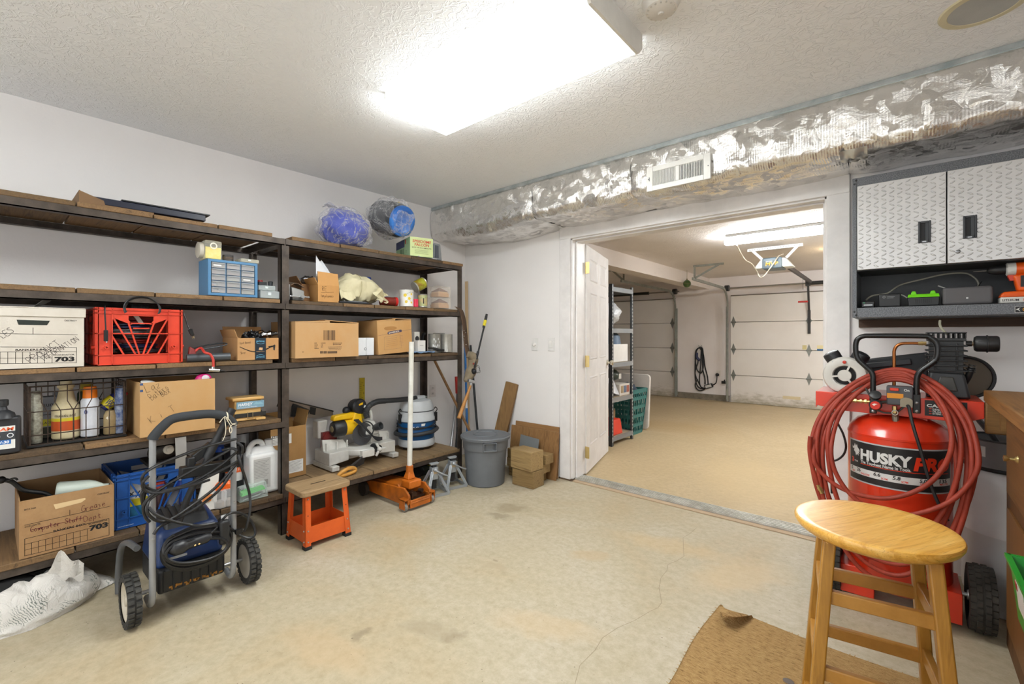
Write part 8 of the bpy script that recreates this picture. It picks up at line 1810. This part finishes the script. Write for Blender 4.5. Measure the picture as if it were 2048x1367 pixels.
q = wmb(ac, M('#b9ae98', .3, .9)); q.cyl((px1, 2.77, af0.z), af0, .010, n=6); q.build('filter_nipple', ac)
q = wmb(ac, M('#1c1c1e', .4)); q.cyl((px1-.002, 2.77, af0.z), (px1+.016, 2.77, af0.z), .012); q.build('inlet_boss', ac)
cu = [zc4(a, b_, 2.70) for a, b_ in ((860, 420), (860, 330), (862, 275), (885, 235), (930, 214), (1000, 210), (1085, 211))]
q = wmb(ac, M('#a9693a', .3, .85)); q.tube(spline([cu[0]+Vector((0, 0, -.14))]+cu, 6), .0065, 10); q.build('copper_pipe', ac)
q = wmb(ac, brass); a_, b2_ = zc4(1080, 211, 2.70), zc4(1155, 211, 2.70); q.cyl(a_, b2_, .009, n=6); q.cyl(a_.lerp(b2_, .4), a_.lerp(b2_, .55), .0105, n=6); q.build('pipe_fitting', ac)
# handle
HP = [zc4(a, b_, 2.628) for a, b_ in ((668, 700), (668, 560), (664, 500), (640, 458), (580, 405), (530, 355), (512, 300), (510, 220), (530, 170), (580, 146), (660, 142), (1120, 145), (1190, 158), (1240, 200), (1258, 260), (1250, 340), (1215, 385), (1120, 450), (1078, 500), (1066, 570), (1066, 680))]
q = wmb(ac, M('#17181a', .25)); q.tube(spline(HP, 5), .0108, 14); q.build('handle', ac)
for a in (668, 1066):
    q = wmb(ac, M('#17181a', .3)); p0, p1 = zc4(a, 660, 2.645), zc4(a, 850, 2.645); q.box(p0.x-.013, p0.x+.013, 2.638, 2.653, p1.z, p0.z); q.build('handle_bracket', ac, bevel=.003)
    q = wmb(ac, steel)
    for yy in (755, 830): p = zc4(a, yy, 2.638); q.disc(p, (0, -1, 0), [(.006, 0), (.006, .003), (.003, .005), (0, .005)], 12)
    q.build('bolt', ac)
# switch, gauge, regulator, fittings
s0, s1 = zc4(790, 770, 2.61), zc4(1035, 612, 2.61)
q = wmb(ac, M('#4a4b4f', .45)); q.box(s0.x, s1.x, 2.61, 2.66, s0.z, s1.z); q.build('pressure_switch', ac, bevel=.006, seg=3)
q = wmb(ac, M('#d58a1e', .5)); p0, p1 = zc4(795, 708, 2.609), zc4(945, 674, 2.609); q.box(p0.x, p1.x, 2.6085, 2.6098, p0.z, p1.z); q.build('warning_label', ac)
q = wmb(ac, M('#d23a22', .4)); p = zc4(865, 632, 2.608); q.box(p.x-.016, p.x+.014, 2.602, 2.61, p.z-.006, p.z+.006); q.build('switch_lever', ac, bevel=.002)
q = wmb(ac, M('#e6e6e2', .5)); p = zc4(950, 650, 2.6095); q.text(FY(p.x, 2.6094, p.z), 'On', 0, 0, .010, .018, .02); q.build('lettering', ac)
q = wmb(ac, M('#8f8674', .4, .4)); p0, p1 = zc4(915, 790, 2.60), zc4(1030, 715, 2.60); q.prism([(p0.x, p0.z), (p1.x, p0.z), (p1.x, p1.z-.012)]+[((p0.x+p1.x)/2+(p1.x-p0.x)/2*math.cos(a), p1.z-.012+.014*math.sin(a)) for a in [k*PI/8 for k in range(1, 8)]]+[(p0.x, p1.z-.012)], 2.598, 2.612, Matrix(((1, 0, 0, 0), (0, 0, 1, 0), (0, 1, 0, 0), (0, 0, 0, 1)))); q.build('terminal_cover', ac)
q = wmb(ac, M('#2b2c2e', .4)); p = zc4(690, 683, 2.60); q.disc(p, (0, -.8, .6), [(.020, -.01), (.021, .004), (.018, .006)], 22); gau = q.build('pressure_gauge', ac)
q = wmb(ac, M('#e8e6e0', .3)); q.disc(p, (0, -.8, .6), [(.018, 0), (.018, .0045), (0, .0045)], 22); q.m(ink).bar(p+Vector((-.006, -.0045, .0)), p+Vector((.009, -.0030, .005)), .0012, .0012); q.build('gauge_face', gau)
q = wmb(ac, M('#232426', .45)); p = zc4(690, 772, 2.60); q.disc(p, (0, -1, 0), [(.022, -.035), (.0235, 0), (.0235, .012), (.02, .016)], 24); q.build('regulator', ac)
q = wmb(ac, M('#cf2c1a', .35)); q.disc(p+Vector((0, -.0155, -.001)), (0, -1, 0), [(.0185, -.002), (.0185, .004), (.016, .007), (0, .007)], 24); q.build('regulator_knob', ac)
q = wmb(ac, M('#f0dcd6', .4)); q.poly2(FY(p.x, 2.5768, p.z), [(-.012, .004), (-.003, .008), (.009, .006), (.002, .003), (-.004, -.003)], .0); q.build('knob_mark', ac)
q = wmb(ac, brass); a_, b2_ = zc4(400, 728, 2.635), zc4(640, 745, 2.62); q.cyl(a_, b2_, .006, n=10)
for t, r_ in ((.05, .009), (.25, .008), (.42, .010), (.62, .009), (.8, .0105)): q.cyl(a_.lerp(b2_, t), a_.lerp(b2_, t+.09), r_, n=6)
q.build('outlet_fitting', ac)
q = wmb(ac, M('#3a3a36', .45)); a_, b2_ = zc4(735, 750, 2.61), zc4(800, 745, 2.62); q.cyl(a_, b2_, .007); q.tube(spline([zc4(a, b_, 2.63) for a, b_ in ((600, 620), (640, 690), (660, 740))], 5), .004, 6); q.tube(spline([zc4(a, b_, 2.63) for a, b_ in ((700, 820), (780, 845), (880, 840), (950, 790))], 5), .004, 6); q.build('air_line', ac)
q = wmb(ac, brass); p0 = zc4(865, 785, 2.61); q.cyl(p0, p0+Vector((0, 0, -.03)), .0085, n=6); q.build('safety_valve', ac)
q = wmb(ac, M('#b9b5ac', .3, .8)); c = zc4(868, 843, 2.605); q.tube([c+Vector((.010*math.cos(a), -.006, .010*math.sin(a))) for a in [k*PI/10 for k in range(20)]], .0022, 6, True); q.build('pull_ring', ac)
q = wmb(ac, M('#8a8376', .35, .7)); p0 = zc4(872, 880, 2.64); q.cyl((p0.x, 2.64, .838), (p0.x, 2.64, .872), .012, n=6); q.cyl((p0.x, 2.64, .855), (p0.x, 2.625, .90), .008); q.build('tank_fitting', ac)
# cord down the tank front
q = wmb(ac, M('#1f2022', .5)); z5 = lambda a, b_, y: at(1600+a/4.571, 800+b_/4.571, y=y)
q.tube(spline([zc4(985, 780, 2.60), z5(1000, 80, 2.585), z5(1020, 180, 2.565), z5(1060, 320, 2.556), z5(1110, 480, 2.553), z5(1160, 660, 2.553), z5(1230, 860, 2.553), z5(1290, 990, 2.553), z5(1350, 1100, 2.56)], 6), .0065, 8); q.build('power_cord', ac)
q = wmb(ac, black); q.tube(spline([z5(a, b_, 2.78) for a, b_ in ((300, 90), (340, 200), (395, 310), (420, 420), (395, 500), (330, 548), (270, 550))], 6), .005, 7); q.tube(spline([z5(a, b_, 2.80) for a, b_ in ((270, 550), (285, 700), (290, 850))], 6), .005, 7); q.build('rear_cord', ac)
# base brackets and tyres
for x0, x1 in ((-.228, -.10), (.035, .185)):
    q = wmb(ac, rd_); q.box(x0, x1, 2.625, 2.85, .03, .158); q.build('axle_bracket', ac, bevel=.003)
q = wmb(ac, steel); q.cyl((-.29, 2.70, .134), (.25, 2.70, .134), .009); q.build('axle', ac)
for x, s_ in ((-.262, -1), (.243, 1)):
    q = wmb(ac, M('#8f8f8c', .4, .7)); q.disc((x, 2.70, .134), (1, 0, 0), [(0, -.04), (.02, -.04), (.022, -.03), (.06, -.028), (.066, -.02), (.066, .02), (.06, .028), (.022, .03), (.02, .04), (0, .04)], 24); wh = q.build('wheel', ac)
    q = wmb(ac, M('#37342f', .85, col2='#2a2825', vs=20)); q.disc((x, 2.70, .134), (1, 0, 0), [(.064, -.032), (.085, -.040), (.112, -.041), (.124, -.036), (.129, -.022), (.130, 0), (.129, .022), (.124, .036), (.112, .041), (.085, .040), (.064, .032)], 48, cap=False); q.build('tyre', wh)
    q = wmb(ac, M('#3b3732', .85, col2='#2d2a26', vs=20))
    for k in range(30):
        a = 2*PI*k/30
        for xo, w_, da in ((-.03, .011, 0), (-.012, .010, .1), (.012, .010, 0), (.03, .011, .1)):
            ca, sa = math.cos(a+da), math.sin(a+da); rr_ = .1285 if abs(xo) < .02 else .1235
            Tt = Matrix.Translation((x+xo, 2.70, .134)) @ Matrix.Rotation(a+da, 4, 'X')
            q.box(-w_*.8, w_*.8, -.0105, .0105, rr_-.004, rr_+.0055, Tt)
    q.build('tread', wh)
# ---------------------------------------------------------------- air hose coil
ah = thing('air_hose', 'coiled red rubber air hose hung over the compressor handle', 'hose', (TCX, 2.55, .2))
hm_ = M('#a33b27', .6, col2='#8a2f1e', vs=14, bump=.15, bs=80)
def hose_loop(l_, t_, r_, b_, vl=895, vr=905, ub=1800, yo=0, front=0):
    ut = 1792
    P = [(ut, t_, 2.675), (ut+(r_-ut)*.48, t_+(vr-t_)*.16, 2.65), (ut+(r_-ut)*.86, t_+(vr-t_)*.52, 2.60), (r_, vr, 2.545), (r_-(r_-ub)*.12, vr+(b_-vr)*.45, 2.535), (r_-(r_-ub)*.46, vr+(b_-vr)*.83, 2.53), (ub, b_, 2.53),
         (l_+(ub-l_)*.46, vl+(b_-vl)*.83, 2.53), (l_+(ub-l_)*.12, vl+(b_-vl)*.45, 2.535), (l_, vl, 2.545), (ut-(ut-l_)*.86, t_+(vl-t_)*.52, 2.60), (ut-(ut-l_)*.48, t_+(vl-t_)*.16, 2.65)]
    q = wmb(ah, hm_); q.tube(spline([at(u, v_, y=y+(yo if y < 2.6 else 0)) for u, v_, y in P], 9, True), .0095, 10, True); q.build('hose_loop', ah)
hose_loop(1622, 738, 1953, 1128, 900, 905, 1800, -.0)
hose_loop(1633, 747, 1944, 1176, 890, 915, 1805, -.012)
hose_loop(1645, 755, 1935, 1150, 905, 925, 1795, -.004)
hose_loop(1655, 759, 1922, 1100, 880, 895, 1770, -.016)
hose_loop(1627, 744, 1904, 996, 905, 880, 1770, -.024)
hose_loop(1662, 750, 1957, 1030, 900, 915, 1800, -.03)
hose_loop(1640, 742, 1914, 1115, 895, 935, 1790, .006)
q = wmb(ah, hm_); q.tube(spline([z5(a, b_, 2.52) for a, b_ in ((95, 330), (88, 450), (110, 600), (140, 700), (165, 770))], 6), .0095, 10); q.build('hose_end', ah)
q = wmb(ah, brass); a_, b2_ = z5(165, 770, 2.52), z5(205, 850, 2.52); q.cyl(a_, b2_, .009, n=6); q.cyl(a_.lerp(b2_, .3), a_.lerp(b2_, .6), .011, n=6); q.build('end_fitting', ah)
# ---------------------------------------------------------------- propane cylinder behind the bench
pc = thing('gas_cylinder', 'white gas cylinder with grey slotted collar between compressor and bench', 'cylinder', (.36, 2.985, 0))
q = MB(M('#dededf', .3, col2='#d6d6d7')); q.lathe([(.13, .005), (.13, .03), (.135, .04), (.152, .07), (.155, .10), (.155, .345), (.1565, .348), (.1565, .354), (.155, .357), (.155, .58), (.15, .61), (.12, .645), (.06, .66), (0, .662)], 48); q.build('tank', pc)
cg = M('#85878a', .4)
q = MB(cg)
def collar(a0_, a1_, z0, z1, r0=.138, r1=.143):
    N_ = max(2, int((a1_-a0_)/.1)); vs = []
    for k in range(N_+1):
        a = a0_+(a1_-a0_)*k/N_; vs += [(r*math.cos(a), r*math.sin(a), z) for r, z in ((r0, z0), (r1, z0), (r1, z1), (r0, z1))]
    q.add(vs, [(4*k+i, 4*k+4+i, 4*k+4+(i+1) % 4, 4*k+(i+1) % 4) for k in range(N_) for i in range(4)]+[(3, 2, 1, 0), (4*N_, 4*N_+1, 4*N_+2, 4*N_+3)])
collar(-PI, PI, .632, .76); q.build('collar', pc); q = MB(M('#dcdbd8', .5)); collar(-2.62, -2.22, .69, .735, .1432, .1442); q.build('label_patch', pc)
q = MB(M('#1b1b1d', .5)); q.tube([(.1415*math.cos(a), .1415*math.sin(a), .636) for a in [k*PI/20 for k in range(40)]], .009, 8, True); q.build('collar_seal', pc)
q = MB(M('#4b4d50', .5)); q.tube([(.1405*math.cos(a), .1405*math.sin(a), .762) for a in [k*PI/20 for k in range(40)]], .005, 8, True); q.build('collar_rim', pc)
q = MB(M('#a08d55', .35, .8)); q.cyl((0, 0, .66), (0, 0, .715), .016); q.cyl((0, 0, .715), (0, 0, .74), .026, n=8); q.build('valve', pc)
q = MB(M('#4a4b4d', .5)); q.tube(spline([(-.02, -.02, .70), (-.06, -.06, .78), (-.10, -.04, .84), (-.11, .02, .86), (-.10, .08, .84), (-.05, .12, .76)], 6), .011, 8); q.build('gas_hose', pc)
# ---------------------------------------------------------------- work bench
wbn = thing('workbench', 'brown wooden workbench with thick worn top along the right edge', 'workbench', (.65, 1.6, 0))
wt = wood('#8f6434', '#5e3c1b', 'y', .5, .8, '#a5763f', .25, 2); wbm = wood('#6b4526', '#41280f', 'z', .6, .8, '#7c532e', .25, 5); wbf = wood('#8a6130', '#5d3d1c', 'x', .55, .8, '#98703b', .25, 1)
BZ = 1.0
q = wmb(wbn, wt); q.box(.25, 1.36, .75, 2.685, BZ-.045, BZ); q.build('bench_top', wbn, bevel=.004)
q = wmb(wbn, wbf); q.box(.252, .335, 2.655, 2.683, BZ-.175, BZ-.046); q.build('apron_block', wbn, bevel=.006)
q = wmb(wbn, wbf); q.box(.29, 1.30, 2.60, 2.63, BZ-.15, BZ-.046); q.build('end_apron', wbn)
q = wmb(wbn, wbm); q.box(.31, .33, .80, 2.645, .0, BZ-.046); q.build('side_panel', wbn, bevel=.002)
q = wmb(wbn, wbm); q.box(.33, 1.30, 2.62, 2.645, .0, BZ-.046); q.build('end_panel', wbn)
q = wmb(wbn, wbm); q.box(1.28, 1.30, .80, 2.62, .0, BZ-.046); q.build('rear_panel', wbn)
for (y0_, y1_, z0_, z1_, nm) in ((2.0, 2.58, .62, .90, 'drawer'), (2.0, 2.58, .10, .56, 'cupboard_door')):
    q = wmb(wbn, wood('#80552c', '#523416', 'y' if nm == 'drawer' else 'z', .5, .8, '#8f6234', .25, 3)); q.box(.302, .311, y0_, y1_, z0_, z1_); dw = q.build(nm, wbn, bevel=.002)
    if nm == 'drawer':
        p = at(2036, 921, x=.30); q = wmb(wbn, brass); q.disc((.302, p.y+.02, p.z), (-1, 0, 0), [(.014, 0), (.012, .004), (.006, .008), (.005, .02), (.011, .028), (.011, .034), (0, .036)], 16); q.build('knob', dw)
gbn = thing('parts_bin', 'green plastic parts bin hooked on the bench side', 'bin', (.307, 1.63, .47))
q = MB(M('#1f9a34', .35)); by0, by1 = -.20, .20
t = .004
q.hexa([(-.075, by0+.03, 0), (-.002, by0+.03, 0), (-.002, by1-.03, 0), (-.075, by1-.03, 0), (-.075, by0+.03, t), (-.002, by0+.03, t), (-.002, by1-.03, t), (-.075, by1-.03, t)])
q.hexa([(-.075, by0+.03, 0), (-.075+t, by0+.03, 0), (-.075+t, by1-.03, 0), (-.075, by1-.03, 0), (-.088, by0, .155), (-.088+t, by0, .155), (-.088+t, by1, .155), (-.088, by1, .155)])
q.hexa([(-.002-t, by0+.03, 0), (-.002, by0+.03, 0), (-.002, by1-.03, 0), (-.002-t, by1-.03, 0), (-.002-t, by0, .155), (-.002, by0, .155), (-.002, by1, .155), (-.002-t, by1, .155)])
for s_, a_, b_ in ((1, by1-.03, by1), (-1, by0+.03, by0)): q.hexa([(-.075, a_-s_*t, 0), (-.002, a_-s_*t, 0), (-.002, a_, 0), (-.075, a_, 0), (-.088, b_-s_*t, .155), (-.002, b_-s_*t, .155), (-.002, b_, .155), (-.088, b_, .155)])
q.box(-.096, -.084, by0-.004, by1+.008, .148, .156); q.box(-.09, 0, by1, by1+.008, .148, .156)
q.build('bin', gbn)
q = MB(M('#d8d2cc', .5)); q.hexa([(-.0805, .02, .05), (-.0785, .02, .05), (-.0785, .12, .05), (-.0805, .12, .05), (-.0872, .02, .12), (-.0852, .02, .12), (-.0852, .12, .12), (-.0872, .12, .12)]); q.build('label', gbn)
q = MB(M('#a52a24', .5)); q.hexa([(-.0864, .095, .10), (-.0844, .095, .10), (-.0844, .118, .10), (-.0864, .118, .10), (-.0884, .095, .118), (-.0864, .095, .118), (-.0864, .118, .118), (-.0884, .118, .118)]); q.build('red_mark', gbn)
q = MB(M('#c9b23a', .5, col2='#4c6a3a', vs=30)); q.ball((-.042, .0, .075), (.026, .12, .055), 18, 12, .2, 5); o = thing('yellow_fittings', 'yellow odds and ends heaped in the green bench bin', 'parts', (.307, 1.63, .47)); q.build('fittings', o)
# ---------------------------------------------------------------- rug
rgm, n, l, b = newmat('woven_jute')
v = coords(n, l, (1, 1, 1))
w1 = n.new('ShaderNodeTexWave'); w1.bands_direction = 'Y'; w1.inputs['Scale'].default_value = 55; w1.inputs['Distortion'].default_value = 2.5; w1.inputs['Detail'].default_value = 3; w1.inputs['Detail Scale'].default_value = 3; l.new(v, w1.inputs['Vector'])
nz = noise_tex(n, l, coords(n, l, (14, 44, 1)), 2.6, 6, .82)
c = ramp(n, l, nz, [(.33, lin('#5d4526')), (.45, lin('#b79260')), (.7, lin('#d6b582'))])
c = mixc(n, l, ramp(n, l, w1.outputs['Fac'], [(.1, (.4, .4, .4, 1)), (.5, (0, 0, 0, 1))]), c, lin('#8d6f49'))
l.new(c, b.inputs['Base Color']); b.inputs['Roughness'].default_value = .95; b.inputs['Specular IOR Level'].default_value = .1
mm = n.new('ShaderNodeMath'); mm.operation = 'ADD'; l.new(w1.outputs['Fac'], mm.inputs[0]); l.new(nz, mm.inputs[1]); bumpn(n, l, b, mm.outputs[0], .7, .006)
rx0, rx1, ry0, ry1 = -.63, .22, 1.05, 2.16
rug = thing('jute_rug', 'brown woven jute rug with a curled corner on the concrete floor', 'rug', ((rx0+rx1)/2, (ry0+ry1)/2, 0))
rcx, rcy = rug.location.x, rug.location.y
def rugf(u, v_):
    x = rx0+(rx1-rx0)*u; y = ry0+(ry1-ry0)*v_
    z = .009
    x += .008*math.sin(y*9)*(1 if u < .05 else 0)+.006*mnoise.noise(Vector((x*3, y*3, 1)))
    y += .010*math.sin(x*7)*(1 if v_ > .95 else 0)
    # curled edge near the far left corner: the far edge rolls up and back over itself
    du = (u-.085)/.075; w = max(0, 1-du*du); d = ry1-y; Lc = .11*w
    if w > 0 and d < Lc:
        r_ = .020*w+.004; s_ = Lc-d; a = min(s_/r_, 3.4); y = (ry1-Lc)+r_*math.sin(a); z = .009+r_*(1-math.cos(a))
        if s_/r_ > 3.4: y -= (s_-3.4*r_)
    return (x-rcx, y-rcy, z)
q = MB(rgm); q.sheet(rugf, 90, 110, .007); q.build('weave', rug, ang=180)
rb = random.Random(9); q = MB(rgm)
for k in range(110):
    t = k/110
    if t < .45: p = rugf(0, t/.45); d = Vector((-1, rb.uniform(-.5, .5), 0))
    else: p = rugf((t-.45)/.55, 1); d = Vector((rb.uniform(-.4, .4), 1, 0))
    p = Vector(p)+Vector((0, 0, -.004)); q.tube([p-d*.006, p+d*rb.uniform(.004, .012)+Vector((0, 0, rb.uniform(-.002, .003)))], .0012, 4)
fr_ = q.build('fringe', rug); fr_['kind'] = 'stuff'
q = MB(M('#6a5f58', .9)); p = at(1577, 1363, z=.01); q.ball((0, 0, 0), (.018, .015, .0025), 14, 6); solo(q, 'grey_scrap', 'small grey scrap lying on the jute rug beside the stool leg', 'scrap', (p.x, p.y, .0128))
# ---------------------------------------------------------------- oak stool
SX, SY, SZ, SR = -.06, 1.5145, .735, .176
st = thing('bar_stool', 'round-seated oak bar stool standing on the jute rug', 'stool', (SX, SY, .011))
oak, n, l, b = newmat('oak_boards')
v = coords(n, l); sep = n.new('ShaderNodeSeparateXYZ'); l.new(v, sep.inputs[0])
wvx = n.new('ShaderNodeMapping'); wvx.inputs['Rotation'].default_value = (0, 0, math.radians(-62)); wvx.inputs['Scale'].default_value = (1, 1, 1); tc = n.new('ShaderNodeTexCoord'); l.new(tc.outputs['Object'], wvx.inputs['Vector'])
s2 = n.new('ShaderNodeSeparateXYZ'); l.new(wvx.outputs[0], s2.inputs[0])
fl_ = n.new('ShaderNodeMath'); fl_.operation = 'MULTIPLY'; fl_.inputs[1].default_value = 17; l.new(s2.outputs['Y'], fl_.inputs[0])
f3 = n.new('ShaderNodeMath'); f3.operation = 'FLOOR'; l.new(fl_.outputs[0], f3.inputs[0])
wn = n.new('ShaderNodeTexWhiteNoise'); wn.noise_dimensions = '1D'; l.new(f3.outputs[0], wn.inputs['W'])
mp2 = n.new('ShaderNodeMapping'); mp2.inputs['Rotation'].default_value = (0, 0, math.radians(-62)); l.new(tc.outputs['Object'], mp2.inputs['Vector'])
mp3 = n.new('ShaderNodeMapping'); mp3.inputs['Scale'].default_value = (3, 34, 34); l.new(mp2.outputs[0], mp3.inputs['Vector'])
ofs = n.new('ShaderNodeVectorMath'); ofs.operation = 'ADD'; l.new(mp3.outputs[0], ofs.inputs[0]); cmb = n.new('ShaderNodeCombineXYZ'); l.new(wn.outputs['Value'], cmb.inputs[0]); l.new(f3.outputs[0], cmb.inputs[2]); l.new(cmb.outputs[0], ofs.inputs[1])
g1 = noise_tex(n, l, ofs.outputs[0], 1.6, 6, .6, 1.2)
mp4 = n.new('ShaderNodeMapping'); mp4.inputs['Scale'].default_value = (8, 230, 230); l.new(mp2.outputs[0], mp4.inputs['Vector']); g2 = noise_tex(n, l, mp4.outputs[0], 1.5, 3, .6)
c = ramp(n, l, g1, [(.3, lin('#ecc06c')), (.5, lin('#e2ad50')), (.68, lin('#cd9437'))])
c = mixc(n, l, ramp(n, l, g2, [(.56, (0, 0, 0, 1)), (.70, (.7, .7, .7, 1))]), c, lin('#a06f2c'))
c = mixc(n, l, mixc(n, l, wn.outputs['Value'], (0, 0, 0, 1), (.35, .35, .35, 1)), c, lin('#c98f3a'))
l.new(c, b.inputs['Base Color']); b.inputs['Roughness'].default_value = .32; b.inputs['Coat Weight'].default_value = .25; b.inputs['Coat Roughness'].default_value = .2
bumpn(n, l, b, g2, .08, .001)
q = MB(oak); zt = SZ-.011; q.lathe([(0, zt-.036), (.135, zt-.036), (.152, zt-.033), (.168, zt-.022), (.174, zt-.012), (.1745, zt-.006), (.172, zt-.001), (.166, zt+.0012), (.15, zt), (.10, zt-.003), (0, zt-.005)], 72); q.build('seat', st)
oleg = wood('#a9752c', '#7d5218', 'z', .38, 1, '#bb8836', .15, 3)
ztop = zt-.03
# leg feet found from the picture: front pair and back pair splay outward
lt_ = {}
aF = math.atan2(-SY, -SX)
fd_ = Vector((-SX, -SY, 0)).normalized(); rt_ = Vector((-fd_.y, fd_.x, 0))
c0 = Vector((SX, SY, 0))
tops = {'fl': at(1650, 1075, z=SZ-.04), 'fr': at(1858, 1118, z=SZ-.04)}
for k_, (u, v_) in {'fl': (1651, 1078), 'fr': (1857, 1118)}.items():
    p = at(u, v_, z=SZ-.036); lt_[k_] = Vector((p.x-SX, p.y-SY, ztop))
mid = (lt_['fl']+lt_['fr'])/2; ax = (lt_['fr']-lt_['fl']); ax.z = 0; W2 = ax.length; ax.normalize(); nb = Vector((-ax.y, ax.x, 0))
if nb.dot(Vector((SX, SY, 0))) < 0: nb = -nb
dback = W2
lt_['bl'] = lt_['fl']+nb*dback; lt_['br'] = lt_['fr']+nb*dback
cc = (lt_['fl']+lt_['fr']+lt_['bl']+lt_['br'])/4
for k_ in lt_: lt_[k_] = lt_[k_]-Vector((cc.x, cc.y, 0))*1.0
ftp = {}
for k_, p in lt_.items():
    d = Vector((p.x, p.y, 0)).normalized(); ftp[k_] = Vector((p.x, p.y, 0))+d*.075
for k_ in ('fl', 'fr', 'br', 'bl'):
    q = MB(oleg); q.bar(ftp[k_], lt_[k_], .034, .028, ax); q.build('leg', st, bevel=.004, seg=2)
def on_leg(k_, z): t = z/ztop; return ftp[k_].lerp(lt_[k_], t)
def rung(a, b_, z, name='rung'):
    q = MB(M('#b5823a', .38, col2='#a06f2a', vs=14)); p0, p1 = on_leg(a, z), on_leg(b_, z); q.bar(p0, p1, .018, .034, (0, 0, 1)); q.build(name, st, bevel=.003)
for z in (.557, .37, .17): rung('fl', 'fr', z)
for z in (.52, .345, .15): rung('bl', 'br', z)
for z in (.54, .36, .16): rung('fl', 'bl', z); rung('fr', 'br', z)
# ---------------------------------------------------------------- added copy of the lamp behind the camera, fill light for the workshop
l2 = dup(bpy.data.objects['ceiling_light'], (-1.39, -.95, HC), 0.0, 'added wrap-around fluorescent fill light behind the camera, at the near end of the workshop')
